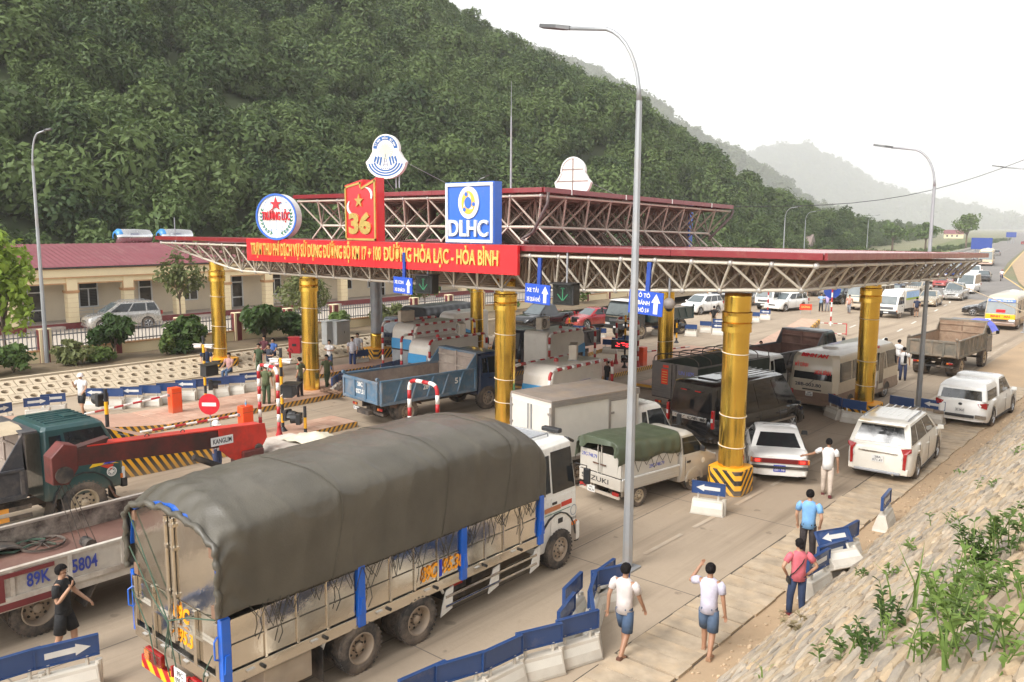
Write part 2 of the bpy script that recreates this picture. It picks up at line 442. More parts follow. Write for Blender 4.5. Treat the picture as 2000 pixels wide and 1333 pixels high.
cap=MB();cap.bb((-40.22,-10,BZ-.2),(-39.98,46,BZ+.06));cap.bb((-38.2,-10,-.02),(-37.9,40,.07));obj('bank_edge',cap,BLK,bank)
bed=MB();vs=[];fs=[]
for i in range(60):
 for j in range(7):
  x=-40.1-j*.68;yy=-8+i*1.7;vs.append((x,yy,BZ-.02+.1*noise.noise((x*.8,yy*.6,1))))
for i in range(59):
 for j in range(6):a0=i*7+j;fs.append((a0,a0+1,a0+8,a0+7))
bed.add(vs,fs);obj('planting_bed',bed,SOIL,smooth=True,kind='structure')
FX=-44.2
sheet('yard',[(FX,-20),(-70,-20),(-70,120),(FX,120)],.5,YARD)

# ------------------------------------------------------------------ hills
def leaf_mat(name,c,c2,sp=.2,tr=.25):
 m=bpy.data.materials.new(name);m.use_nodes=True;t=m.node_tree;N=t.nodes;L=t.links;b=N['Principled BSDF']
 g=N.new('ShaderNodeNewGeometry');oi=N.new('ShaderNodeObjectInfo')
 n=N.new('ShaderNodeTexNoise');n.inputs['Scale'].default_value=.045;n.inputs['Detail'].default_value=4;L.new(g.outputs['Position'],n.inputs['Vector'])
 n2=N.new('ShaderNodeTexWhiteNoise');n2.noise_dimensions='1D';L.new(g.outputs['Random Per Island'],n2.inputs['W'])
 ad=N.new('ShaderNodeMath');ad.operation='ADD';L.new(oi.outputs['Random'],ad.inputs[0]);L.new(n.outputs['Fac'],ad.inputs[1])
 a2=N.new('ShaderNodeMath');a2.operation='MULTIPLY_ADD';L.new(n2.outputs['Value'],a2.inputs[0]);a2.inputs[1].default_value=.5;L.new(ad.outputs[0],a2.inputs[2])
 mr=N.new('ShaderNodeMapRange');mr.inputs[1].default_value=.45;mr.inputs[2].default_value=1.6;L.new(a2.outputs[0],mr.inputs[0])
 x=N.new('ShaderNodeMix');x.data_type='RGBA';L.new(mr.outputs[0],x.inputs[0]);x.inputs[6].default_value=(*c,1);x.inputs[7].default_value=(*c2,1)
 L.new(x.outputs[2],b.inputs['Base Color']);b.inputs['Roughness'].default_value=.55;b.inputs['Specular IOR Level'].default_value=sp
 tl=N.new('ShaderNodeBsdfTranslucent');L.new(x.outputs[2],tl.inputs['Color']);ms=N.new('ShaderNodeMixShader');ms.inputs[0].default_value=tr
 L.new(b.outputs[0],ms.inputs[1]);L.new(tl.outputs[0],ms.inputs[2]);L.new(ms.outputs[0],N['Material Output'].inputs['Surface'])
 return m
LEAF_HILL=leaf_mat('hill_leaves',(.030,.058,.022),(.115,.165,.052))
LEAF_FAR=leaf_mat('far_leaves',(.04,.065,.02),(.11,.14,.045))
def leaf_cloud(n,rx,rz,size,seed,lobes=7,aspect=1.6,droop=0.):
 """n leaf quads scattered through a lobed crown centred on the origin, returned as vertex and face arrays"""
 g=np.random.default_rng(seed)
 lc=g.normal(size=(lobes,3));lc /=np.linalg.norm(lc,axis=1)[:,None];lc *=g.uniform(.25,.75,(lobes,1));lr=g.uniform(.35,.62,lobes)
 k=g.integers(0,lobes,n);d=g.normal(size=(n,3));d /=np.linalg.norm(d,axis=1)[:,None]
 p=lc[k]+d*(lr[k]*g.uniform(.55,1.08,n)**.6)[:,None]
 nrm=d+g.normal(size=(n,3))*.55+np.array([0,0,.5]);nrm /=np.linalg.norm(nrm,axis=1)[:,None]
 u=np.cross(nrm,g.normal(size=(n,3)));u /=np.linalg.norm(u,axis=1)[:,None];v=np.cross(nrm,u)
 p=p*np.array([rx,rx,rz]);s=size*g.uniform(.6,1.4,n)[:,None]
 u=u*s*aspect*.5;v=v*s*.5
 q=np.stack([p-u*.9,p-v*.8+u*.1,p+u+np.array([0,0,-droop*size]),p+v*.8+u*.1],1).reshape(-1,3)
 return q
def quads_mesh(name,q,m):
 n=len(q)//4;me=bpy.data.meshes.new(name);me.vertices.add(len(q));me.vertices.foreach_set('co',q.astype(np.float32).ravel())
 me.loops.add(4*n);me.loops.foreach_set('vertex_index',np.arange(4*n,dtype=np.int32));me.polygons.add(n)
 me.polygons.foreach_set('loop_start',np.arange(0,4*n,4,dtype=np.int32));me.update(calc_edges=True);me.validate()
 me.materials.append(m);return me
def scatter(name,pts,scales,sources,kind='stuff',label=None,cat=None):
 """one object whose geometry nodes put a crown on each point"""
 me=bpy.data.meshes.new(name);me.vertices.add(len(pts));me.vertices.foreach_set('co',np.asarray(pts,np.float32).ravel())
 at_=me.attributes.new('sc','FLOAT','POINT');at_.data.foreach_set('value',np.asarray(scales,np.float32))
 ro=me.attributes.new('rz','FLOAT','POINT');ro.data.foreach_set('value',rng.uniform(0,6.28,len(pts)).astype(np.float32))
 ki=me.attributes.new('ki','INT','POINT');ki.data.foreach_set('value',rng.integers(0,len(sources),len(pts)).astype(np.int32))
 o=bpy.data.objects.new(name,me);col.objects.link(o)
 ng=bpy.data.node_groups.new(name,'GeometryNodeTree');ng.interface.new_socket('Geometry',in_out='INPUT',socket_type='NodeSocketGeometry');ng.interface.new_socket('Geometry',in_out='OUTPUT',socket_type='NodeSocketGeometry')
 N=ng.nodes;L=ng.links;gi=N.new('NodeGroupInput');go=N.new('NodeGroupOutput')
 iop=N.new('GeometryNodeInstanceOnPoints');gti=N.new('GeometryNodeGeometryToInstance')
 for s in reversed(sources):
  oi=N.new('GeometryNodeObjectInfo');oi.inputs['Object'].default_value=s;oi.inputs['As Instance'].default_value=True
  L.new(oi.outputs['Geometry'],gti.inputs[0])
 def att(n,ty):
  a=N.new('GeometryNodeInputNamedAttribute');a.data_type=ty;a.inputs['Name'].default_value=n;return a.outputs['Attribute']
 L.new(gi.outputs[0],iop.inputs['Points']);L.new(gti.outputs[0],iop.inputs['Instance']);iop.inputs['Pick Instance'].default_value=True
 L.new(att('ki','INT'),iop.inputs['Instance Index'])
 cx=N.new('ShaderNodeCombineXYZ');L.new(att('rz','FLOAT'),cx.inputs[2]);L.new(cx.outputs[0],iop.inputs['Rotation'])
 L.new(att('sc','FLOAT'),iop.inputs['Scale']);L.new(iop.outputs[0],go.inputs[0])
 md=o.modifiers.new('scatter','NODES');md.node_group=ng
 o['kind']=kind
 return tag(o,label,cat)
def src(name,q,m):
 return bpy.data.objects.new(name,quads_mesh(name,q,m))
crowns=[src('crown_source',leaf_cloud(2000,1,.85,.092,100+i,9+i % 4,1.7,.25),LEAF_HILL) for i in range(7)]
crowns +=[src('bamboo_source',leaf_cloud(1700,.8,1.15,.088,200+i,7,2.8,.5),LEAF_HILL) for i in range(3)]
fcrowns=[src('far_crown_source',leaf_cloud(420,1,.9,.22,300+i,7),LEAF_FAR) for i in range(5)]

def az(px):return YAW-math.atan((px-1000)/1630.)
def el(px,py):return (440+.0052*(px-1000)-py)/math.hypot(1638,px-1000)
HILLM=mat('hill_floor',(.045,.06,.022),.95,var=.4,sc_=.05,world_=True)
def hill(name,ridge,foot,wide,amp,seed,nth=110,nr=26,back=1.6):
 """terrain patch: foot and ridge distance per direction, ridge height from its elevation angle"""
 A=np.array([az(p[0]) for p in ridge]);E=np.array([el(*p) for p in ridge])
 th=np.linspace(A.min(),A.max(),nth);e=np.interp(th,A[::-1],E[::-1])
 def hgt(t,s):
  ee=np.interp(t,A[::-1],E[::-1]);d0=foot(t);d1=d0+wide(ee);d=d0+(d1-d0)*s;hr=CH+ee*d1
  h=hr*(np.sin(min(s,1)*PI/2)**1.05 if s <=1 else 1-.7*(s-1)**1.5)
  g=noise.fractal((d*math.sin(t)*.018+seed,d*math.cos(t)*.018,0),1,2,4)
  h +=amp*g*math.sin(min(s,1)*PI)*min(1,hr/40)
  return (-d*math.sin(t),d*math.cos(t),h if s > 0 else -2.)
 vs=[hgt(t,back*j/nr) for t in th for j in range(nr+1)]
 fs=[(i*(nr+1)+j,i*(nr+1)+j+1,(i+1)*(nr+1)+j+1,(i+1)*(nr+1)+j) for i in range(nth-1) for j in range(nr)]
 b=MB();b.add(vs,fs);o=obj(name,b,HILLM,smooth=True,kind='structure')
 return hgt,A,E
ridge1=[(x_,y_+(26 if x_ < 1500 else 8)) for x_,y_ in [(-2600,-1250),(-900,-620),(-400,-420),(0,-270),(400,-140),(700,-40),(770,-6),(860,48),(900,72),(1000,116),(1130,166),(1250,232),(1350,300),(1420,352),(1500,398),(1570,428),(1680,450)]]
f1=lambda t:min(74/max(.05,math.sin(max(t,.06))),330)
w1=lambda e:25+max(0,e)*560
hg1,A1,E1=hill('hill',ridge1,f1,w1,9,3.1)
ridge2=[(700,150),(950,95),(1110,150),(1180,176),(1250,217),(1330,270),(1400,303),(1450,326),(1500,362),(1560,402),(1660,446)]
hg2,A2,E2=hill('hill',ridge2,lambda t:1300.,lambda e:500.,30,8.2,70,16)
ridge3=[(1200,430),(1330,372),(1400,332),(1450,318),(1500,309),(1560,305),(1610,326),(1660,352),(1700,380),(1760,396),(1830,408),(1900,428),(1980,444)]
hg3,A3,E3=hill('hill',ridge3,lambda t:3600.,lambda e:1100.,60,5.7,70,16)
ridge4=[(1600,440),(1700,420),(1800,404),(1860,402),(1930,425),(2000,442),(2100,450),(2300,440),(2500,446)]
hg4,A4,E4=hill('hill',ridge4,lambda t:6000.,lambda e:1500.,60,1.7,50,12)
def fill(hgt,A,foot,wide,E,n,lo,hi,smax=1.06,wgt=None):
 P=[];S=[]
 while len(P) < n:
  t=random.uniform(A.min(),A.max());s=random.random()**.85*smax
  ee=np.interp(t,A[::-1],E[::-1]);d0=foot(t);d=d0+wide(ee)*s
  if random.random() > d*(wide(ee)+5)/(wgt or 1):continue
  p=hgt(t,s);sc_=random.uniform(lo,hi)*(1 if random.random() < .9 else 1.35)
  P.append((p[0],p[1],p[2]+sc_*.45));S.append(sc_)
 return P,S
P,S=fill(hg1,A1,f1,w1,E1,8200,1.9,4.4,wgt=60000)
for i in range(420):# the tree edge at the hill foot behind the building
 t=random.uniform(A1.min(),A1.max());d=f1(t)-random.uniform(0,4);s_=random.uniform(1.8,3)
 P.append((-d*math.sin(t),d*math.cos(t),random.uniform(.5,4)));S.append(s_)
scatter('hillside_forest',P,S,crowns)
P,S=fill(hg2,A2,lambda t:1300.,lambda e:500.,E2,3500,9,15,wgt=1000000)
P3,S3=fill(hg3,A3,lambda t:3600.,lambda e:1100.,E3,3600,22,34,wgt=6000000)
scatter('far_forest',P+P3,S+S3,fcrowns)
# valley wood left of the far road
P=[];S=[]
for i in range(1500):
 t=random.uniform(R(10.2),R(27));d=random.uniform(150,760)
 x,y=-d*math.sin(t),d*math.cos(t)
 if x > -46-(y-100)*.19-10 or (y < 190 and x > -66):continue
 s_=random.uniform(2.2,4.6)*(1+.12*(d > 380));P.append((x,y,s_*.75));S.append(s_)
 if random.random() < .4:P.append((x+random.uniform(-2,2),y,s_*1.7));S.append(s_*.7)
for i in range(330):
 y=random.uniform(72,175);x=-50-random.random()**1.5*34;s_=random.uniform(1.0,2.6);P.append((x,y,s_*.6));S.append(s_)
for i in range(260):
 y=random.uniform(180,600);x=-52-(y-188)*.118-random.uniform(2,9);s_=random.uniform(.5,1.1);P.append((x,y,s_*.4));S.append(s_)
scatter('valley_wood',P,S,crowns)
# grass strip beside the road
GRASS=ground_mat('grass',(.10,.135,.035),(.16,.17,.06),(.2,.16,.08),tracks=False,sc1=.4)
sheet('roadside_grass',[(-45.8,60),(-47.2,130),(-52,188),(-65,299),(-122,690),(-150,690),(-78,299),(-62,188),(-58,130),(-56,60)],-.02,GRASS)
sheet('far_verge',[(-14,99),(-22,136),(-34.8,205),(-54.4,345),(-103,690),(-60,690),(-30,345),(-4,215),(10,140),(-2,99)],.010,DIRT)

# ------------------------------------------------------------------ toll canopy
RED=paint('canopy_red',srgb(122,24,32),.2,.35,zd=None);ROOFRED=mat('roof_sheet_red',(.36,.085,.095),.3,0,.1,1.5,.3,(.42,.22,.2),.6,coat=.4)
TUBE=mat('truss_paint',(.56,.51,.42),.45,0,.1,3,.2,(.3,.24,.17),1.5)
TUBEW=mat('truss_web_shaded',(.33,.28,.22),.55,0,.15,3,.2,(.16,.12,.09),1.5)  # darker copy of the truss paint, shade inside the frame put into its colour
GOLD=mat('gold_foil',(.86,.56,.10),.20,.95,.1,1.5,0,bump=.0,rvar=.05)
WHITE=paint('white_paint',(.70,.68,.64),.15,.4,zd=None);BLACKM=mat('black_plastic',(.02,.02,.02),.45)
SIGNRED=paint('sign_red',srgb(214,22,32),.06,.4,zd=None);SIGNBLUE=paint('sign_blue',srgb(25,92,190),.06,.4,zd=None)
LANEBLUE=paint('lane_sign_blue',srgb(20,72,178),.1,.45,zd=None)
GOLDL=mat('gold_letter',(.80,.53,.13),.3,.45,.12,5,.05,rvar=.08);ROPE=mat('white_rope',(.7,.66,.58),.8)
STEELG=mat('grey_steel',(.30,.31,.33),.45,.3,.1,3,.25)
def hatch(n,sx=1.,sy=1.,sz=1.,f=3.0,c1=srgb(236,172,28),c2=(.022,.02,.018),dirt=.35,zd=(0,.6,.75),world_=True):
 """diagonal warning stripes painted along (sx, sy, sz)"""
 m=bpy.data.materials.new(n);m.use_nodes=True;t=m.node_tree;N=t.nodes;L=t.links;b=N['Principled BSDF']
 if world_:g=N.new('ShaderNodeNewGeometry').outputs['Position']
 else:g=N.new('ShaderNodeTexCoord').outputs['Object']
 d=N.new('ShaderNodeVectorMath');d.operation='DOT_PRODUCT';L.new(g,d.inputs[0]);d.inputs[1].default_value=(sx*f,sy*f,sz*f)
 fr=N.new('ShaderNodeMath');fr.operation='FRACT';L.new(d.outputs['Value'],fr.inputs[0])
 gt=N.new('ShaderNodeMath');gt.operation='GREATER_THAN';L.new(fr.outputs[0],gt.inputs[0]);gt.inputs[1].default_value=.5
 x=N.new('ShaderNodeMix');x.data_type='RGBA';L.new(gt.outputs[0],x.inputs[0]);x.inputs[6].default_value=(*c1,1);x.inputs[7].default_value=(*c2,1)
 n1=N.new('ShaderNodeTexNoise');n1.inputs['Scale'].default_value=3;n1.inputs['Detail'].default_value=8;n1.inputs['Roughness'].default_value=.7;L.new(g,n1.inputs['Vector'])
 mr=N.new('ShaderNodeMapRange');mr.inputs[1].default_value=.62-.3*dirt;mr.inputs[2].default_value=.85-.2*dirt;mr.inputs[4].default_value=.3+dirt;L.new(n1.outputs['Fac'],mr.inputs[0])
 sx_=N.new('ShaderNodeSeparateXYZ');L.new(g,sx_.inputs[0]);h=N.new('ShaderNodeMapRange');L.new(sx_.outputs[2],h.inputs[0])
 h.inputs[1].default_value=zd[0];h.inputs[2].default_value=zd[1];h.inputs[3].default_value=zd[2];h.inputs[4].default_value=0
 mxm=N.new('ShaderNodeMath');mxm.operation='MAXIMUM';L.new(mr.outputs[0],mxm.inputs[0]);L.new(h.outputs[0],mxm.inputs[1])
 m2=N.new('ShaderNodeMath');m2.operation='MULTIPLY';L.new(mxm.outputs[0],m2.inputs[0]);m2.inputs[1].default_value=.75
 y=N.new('ShaderNodeMix');y.data_type='RGBA';L.new(m2.outputs[0],y.inputs[0]);L.new(x.outputs[2],y.inputs[6]);y.inputs[7].default_value=(.36,.27,.18,1)
 L.new(y.outputs[2],b.inputs['Base Color']);b.inputs['Roughness'].default_value=.6
 return m
HATCH=hatch('warning_hatch',1,-1,1,3.4,zd=(0,.3,.6))

_unit={}
def unit_tube(m,n=7):
 if (m,n) not in _unit:
  me=MB().cyl((0,0,0),(0,0,1),1,n=n).mesh('truss_tube');me.polygons.foreach_set('use_smooth',[len(p.vertices)==4 for p in me.polygons]);me.materials.append(m);_unit[(m,n)]=me
 return _unit[(m,n)]
def rod(p,q,r,m,parent,name='truss_tube',n=7):
 p=Vector(p);q=Vector(q);o=bpy.data.objects.new(name,unit_tube(m,n));col.objects.link(o);o.parent=parent
 o.location=p;o.rotation_mode='QUATERNION';o.rotation_quaternion=(q-p).to_track_quat('Z','Y');o.scale=(r,r,(q-p).length);return o
_bs=MB().sph((0,0,0),.085,10,6).mesh('truss_node');_bs.polygons.foreach_set('use_smooth',[True]*len(_bs.polygons));_bs.materials.append(mat('node_grey',(.45,.42,.38),.35,.3))
def node(p,parent,s=1):
 o=bpy.data.objects.new('truss_node',_bs);col.objects.link(o);o.parent=parent;o.location=p;o.scale=(s,s,s)

CX0,CX1,CY0,CY1=-39.2,-7.1,19.5,36.8
slp=lambda y,y0:-.022*(y-y0)
def space_frame(root,x0,x1,y0,y1,zt,zb,nx,ny,edge_x,taper=None,r=.042):
 """square-on-square space frame; the front and right faces are single tubes, the inside one joined part"""
 dx=(x1-x0)/nx;dy=(y1-y0)/ny
 T={(i,j):Vector((x0+i*dx,y0+j*dy,zt+slp(y0+j*dy,y0))) for i in range(nx+1) for j in range(ny+1)}
 B={}
 for i in range(nx):
  for j in range(ny):
   x=x0+(i+.5)*dx;y=y0+(j+.5)*dy;z=zb+slp(y,y0)
   if taper and x < taper[0]:z +=(taper[0]-x)*taper[1]
   if taper and x > -17:z +=(x+17)*.056
   B[(i,j)]=Vector((x,y,z))
 web=MB()
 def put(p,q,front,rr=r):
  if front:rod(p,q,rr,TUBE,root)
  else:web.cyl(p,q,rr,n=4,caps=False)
 for i in range(nx+1):
  for j in range(ny+1):
   if i < nx:put(T[(i,j)],T[(i+1,j)],j==0,r*1.1)
   if j < ny:put(T[(i,j)],T[(i,j+1)],i==nx,r*1.1)
 for (i,j),p in B.items():
  if i+1 < nx:put(p,B[(i+1,j)],j==0,r*1.15)
  if j+1 < ny:put(p,B[(i,j+1)],i==nx-1,r*1.1)
  for a,c in ((0,0),(1,0),(0,1),(1,1)):put(p,T[(i+a,j+c)],(j==0 and c==0) or (i==nx-1 and a==1 and c==0),r*.85)
  if j==0:node(p,root)
  elif i==nx-1:node(p,root,.9)
 for i in range(nx+1):node(T[(i,0)],root)
 for j in range(1,ny+1):node(T[(nx,j)],root,.9)
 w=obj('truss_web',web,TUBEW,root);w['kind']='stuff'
 return T,B
def roof_sheet(root,x0,x1,y0,y1,z,name='roof_sheet'):
 b=MB();n=int((x1-x0)/.2)
 ring=[]
 for i in range(n+1):
  x=x0+(x1-x0)*i/n;ring.append((x,.03*(i % 2)))
 vs=[];fs=[]
 for y in (y0,y1):
  vs +=[(x,y,z+slp(y,y0)+h) for x,h in ring]
 m_=n+1;fs=[(i,i+1,m_+i+1,m_+i) for i in range(n)]
 b.add(vs,fs);return obj(name,b,ROOFRED,root)
def fascia(root,x0,x1,y0,y1,z0,z1):
 d=slp(y1,y0)
 segs=8
 for k in range(segs):
  a=x0+(x1-x0)*k/segs;c=x0+(x1-x0)*(k+1)/segs-.008
  obj('fascia',MB().bb((a,y0-.1,z0),(c,y0-.03,z1)),RED,root,bev=.01)
 for x,s in ((x0,-1),(x1,1)):
  for k in range(6):
   ya=y0-.03+(y1-y0)*k/6;yb=y0-.03+(y1-y0)*(k+1)/6-.008;b=MB()
   a=min(x,x+s*.08);c=max(x,x+s*.08);za=slp(ya,y0);zb_=slp(yb,y0)
   b.add([(a,ya,z0+za),(c,ya,z0+za),(c,yb,z0+zb_),(a,yb,z0+zb_),(a,ya,z1+za),(c,ya,z1+za),(c,yb,z1+zb_),(a,yb,z1+zb_)],
      [(0,3,2,1),(4,5,6,7),(0,1,5,4),(1,2,6,5),(2,3,7,6),(3,0,4,7)])
   obj('fascia',b,RED,root)
 obj('fascia',MB().bb((x0,y1,z0+d),(x1,y1+.07,z1+d)),RED,root)
lower=thing('toll_canopy','long toll plaza canopy with red roof edge on a pale tube space frame','canopy')
T,B=space_frame(lower,CX0+.35,CX1-.2,CY0+.05,CY1,6.63,5.5,29,15,0,(-33.2,.16))
roof_sheet(lower,CX0,CX1,CY0-.08,CY1,6.9);fascia(lower,CX0,CX1,CY0,CY1,6.77,6.94)
UX0,UX1,UY0,UY1=-32.9,-18.25,23.0,37.6
upper=thing('upper_canopy','smaller raised red roof tier on brown tube trusses above the main canopy','canopy')
Tu,Bu=space_frame(upper,UX0+.25,UX1-.15,UY0+.05,UY1,8.58,7.5,10,10,0,None,.045)
roof_sheet(upper,UX0,UX1,UY0-.08,UY1,8.82);fascia(upper,UX0,UX1,UY0,UY1,8.69,8.86)
lt=MB()
for (i,j),p in Bu.items():# the tier of struts that stands on the lower roof
 for a,c in ((.75,0),(-.75,0),(0,.75)):
  q=Vector((p.x+a,p.y+c,6.97+slp(p.y+c,CY0)))
  if j==0 and c==0:rod(p,q,.035,TUBE,upper)
  elif i==9 and a==.75:rod(p,q,.035,TUBE,upper)
  else:lt.cyl(p,q,.035,n=4,caps=False)
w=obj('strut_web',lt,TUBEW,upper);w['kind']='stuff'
pp=MB().tube([(UX1+.12,UY0+.1,8.7),(UX1+.1,UY0+.1,8.3),(UX1-.3,UY0-.2,7.3),(UX1-.75,UY0-.3,7.05),(UX1-.3,UY0-.5,6.98)],.06)
obj('downpipe',pp,mat('pipe_brown',(.09,.06,.055),.4),upper,smooth=True)
obj('downpipe',MB().tube([(UX1+.1,UY1-.1,8.3),(UX1+.05,UY1-.2,8.0),(UX1-.2,UY1-1.9,6.95)],.06),mat('pipe_brown',(0,0,0)),upper,smooth=True)
for k in range(4):
 obj('roof_light',MB().bb((UX1+.081,UY0+1.5+k*3.6,8.66+slp(UY0+1.5+k*3.6,UY0)),(UX1+.10,UY0+1.55+k*3.6,8.86+slp(UY0+1.5+k*3.6,UY0))),WHITE,upper)

def gold_column(x,y,label,zt=5.75,z0=0,r=.36,base=None,grey=False):
 t=thing('gold_column',label,'column',(x,y,0),random.random()*6,'gold wrapped canopy columns')
 n=40;b=MB();zs=[z0+k*.1 for k in range(int((zt-z0)/.1)+1)];ph=random.random()*50
 prof=[]
 rings=[]
 for z in zs:
  rings.append([((r+.012*noise.noise((3*math.cos(2*PI*i/n)+ph,3*math.sin(2*PI*i/n),z*.55))+.004*noise.noise((7*math.cos(2*PI*i/n)+ph,7*math.sin(2*PI*i/n),z*1.4)))*math.cos(2*PI*i/n),
        (r+.012*noise.noise((3*math.cos(2*PI*i/n)+ph,3*math.sin(2*PI*i/n),z*.55))+.004*noise.noise((7*math.cos(2*PI*i/n)+ph,7*math.sin(2*PI*i/n),z*1.4)))*math.sin(2*PI*i/n),z) for i in range(n)])
 if grey:
  k1=int(1.55/.1)-int(z0/.1);k2=int(4.4/.1)-int(z0/.1)
  obj('shaft',MB().loft(rings[:k1]),GOLD,t,smooth=True);obj('bare_shaft',MB().loft([[(p[0]*.92,p[1]*.92,p[2]) for p in q] for q in rings[k1-1:k2+1]]),STEELG,t,smooth=True)
  obj('shaft',MB().loft(rings[k2:]),GOLD,t,smooth=True)
 else:obj('shaft',b.loft(rings),GOLD,t,smooth=True)
 for z in (5.08,4.78):
  obj('collar',MB().lathe([(r+.005,z-.17),(r+.055,z-.16),(r+.05,z),(r+.06,z+.09),(r+.02,z+.12),(r+.005,z+.12)],36),GOLD,t,smooth=False)
 for z in (3.9,2.3,1.25):
  if grey:break
  zz=z+random.uniform(-.15,.15)
  obj('tie_rope',MB().tube([((r+.018)*math.cos(a),(r+.018)*math.sin(a),zz+.03*math.sin(a+ph)) for a in np.linspace(0,2*PI,25)],.012,5),ROPE,t,smooth=True)
 t.rotation_euler[2]=0
 if base:
  h,s=base
  pb=[(s*.72,s),(s,s*.72),(s,-s*.72),(s*.72,-s),(-s*.72,-s),(-s,-s*.72),(-s,s*.72),(-s*.72,s)][::-1]
  o=obj('hatched_base',MB().prism(pb[::-1],(0,0,0),(1,0,0),(0,1,0),h),HATCH,t,bev=.02)
  obj('base_top',MB().prism([(p[0]*.97,p[1]*.97) for p in pb[::-1]],(0,0,h+.002),(1,0,0),(0,1,0),.02),mat('hatch_yellow',srgb(232,165,40),.6,dirt=.25),t)
 return t
gold_column(-10.25,21.7,'nearest gold column, standing on a hatched block beside the small tarp pickup',base=(.72,.52))
gold_column(-18.95,21.8,'gold column rising behind the blue dump truck and white box truck',z0=.2)
gold_column(-30.55,21.95,'gold column on the island where green uniformed policemen stand',z0=.2)
gold_column(-39.3,22.6,'leftmost gold column on a hatched block by the pierced bank',base=(.62,.75))
gold_column(-10.45,33.9,'gold column in front of the cream minibus side',base=(.6,.62))
gold_column(-19.6,34.0,'gold column right of the slotted lane sign, behind the hooped truck',z0=.2)
gold_column(-31.2,33.5,'far gold column behind the red and white guard rails',z0=.2)
gold_column(-36.4,30.7,'half wrapped column with bare grey steel beside the navy truck',base=(.55,.7),grey=True)

# ------------------------------------------------------------------ signs on the canopy
def frame_pts(poly,o,u,v,w_,d,m,parent,name):
 """raised border that follows a polygon"""
 n=len(poly);cx_=sum(p[0] for p in poly)/n;cy_=sum(p[1] for p in poly)/n
 for i in range(n):
  p,q=Vector(poly[i]),Vector(poly[(i+1) % n]);e=(q-p).normalized();nn=Vector((-e.y,e.x))
  a=[p,q,q+nn*w_-e*0,p+nn*w_]
  obj(name,MB().prism([tuple(k) for k in a],o,u,v,d),m,parent)
SY=19.22
bn=thing('name_banner','long red banner with gold raised lettering across the canopy front','sign',(-23.6,SY,6.04))
for k in range(9):
 a=-7.37+k*14.74/9;obj('banner_panel',MB().bb((a,0,0),(a+14.74/9-.006,.12,.9)),SIGNRED,bn)
for s,x,w_,in (('TRẠM THU PHÍ DỊCH VỤ SỬ DỤNG ĐƯỜNG BỘ KM 17 + 100',-7.0,8.15),('ĐƯỜNG HÒA LẠC - HÒA BÌNH',1.32,5.3)):
 text(s,bn,GOLDL,(x,-.002,.27),(1,0,0),(0,0,1),w_,.46,.045,.022)
# flag sign 36
s36=thing('flag_sign','tall red flag shaped sign with gold 36 and star above the banner','sign',(-24.42,SY,6.95))
fp=[(0,0),(1.74,0),(1.74,2.22),(.98,1.95),(.98,2.17),(0,1.98)]
obj('board',MB().prism(fp,(0,.36,0),(1,0,0),(0,0,1),.36),SIGNRED,s36)
GB=mat('gold_border',(.55,.40,.12),.35,.6)
frame_pts([(.03,.03),(1.71,.03),(1.71,2.16),(.93,1.88),(.93,2.09),(.03,1.94)],(0,-.001,0),(1,0,0),(0,0,1),.07,.04,GB,s36,'border')
text('36',s36,GB,(.24,-.002,.3),(1,0,0),(0,0,1),1.22,.66,.05,.05)
obj('star',MB().prism(star(5,.25,.1),(.82,-.002,1.42),(1,0,0),(0,0,1),.05),GB,s36)
def crescent(cx_,cz,r,a0,a1,w_):
 o=[(cx_+r*math.cos(a),cz+r*.8*math.sin(a)) for a in np.linspace(a0,a1,12)]
 i=[(cx_+.06*math.cos((a0+a1)/2)*-1+(r-w_*math.sin(PI*k/11))*math.cos(a),cz+(r*.8-w_*math.sin(PI*k/11))*math.sin(a)) for k,a in enumerate(np.linspace(a1,a0,12))]
 return o+i[1:-1]
obj('swoosh',MB().prism(crescent(1.22,1.62,.34,-.6,1.7,.05),(0,-.002,0),(1,0,0),(0,0,1),.04),WHITE,s36)
obj('swoosh',MB().prism(crescent(.5,1.2,.36,2.2,4.9,.05),(0,-.002,0),(1,0,0),(0,0,1),.04),WHITE,s36)
# DLHC
dl=thing('company_sign','square blue DLHC sign with white border above the banner','sign',(-19.28,SY,6.96))
obj('board',MB().bb((0,0,0),(2.1,.36,1.92)),SIGNBLUE,dl)
for a,c in (((.03,.03),(2.07,.13)),((.03,1.79),(2.07,1.89)),((.03,.13),(.13,1.79)),((1.97,.13),(2.07,1.79))):
 obj('border',MB().bb((a[0],-.05,a[1]),(c[0],-.002,c[1])),WHITE,dl,bev=.012)
text('DLHC',dl,WHITE,(.2,-.002,.24),(1,0,0),(0,0,1),1.68,.5,.07,.018)
obj('disc',MB().prism(circ(36,.44,0,0,.5),(1.05,-.002,1.28),(1,0,0),(0,0,1),.04),WHITE,dl)
LOGOY=mat('logo_yellow',(.75,.42,.05),.45)
for k in range(3):
 a0=PI/2+k*2*PI/3;pl=[]
 for s_ in np.linspace(0,1,12):a=a0+s_*2.2;r=.30;pl.append((r*math.cos(a)*(.95),r*1.2*math.sin(a)))
 for s_ in np.linspace(1,0,12):a=a0+s_*2.2;r=.30-.15*math.sin((1-s_)**.8*PI*.62);pl.append((r*math.cos(a)*.95,r*1.2*math.sin(a)))
 obj('swoosh',MB().prism(pl,(1.05,-.044,1.28),(1,0,0),(0,0,1),.012),LOGOY,dl)
 obj('dot',MB().prism(circ(14,.065,.24*math.cos(a0+.35),.28*math.sin(a0+.35)),(1.05,-.058,1.28),(1,0,0),(0,0,1),.006),SIGNBLUE,dl)
obj('dot',MB().prism(circ(20,.15,0,0,.18),(1.05,-.058,1.28),(1,0,0),(0,0,1),.006),SIGNBLUE,dl)
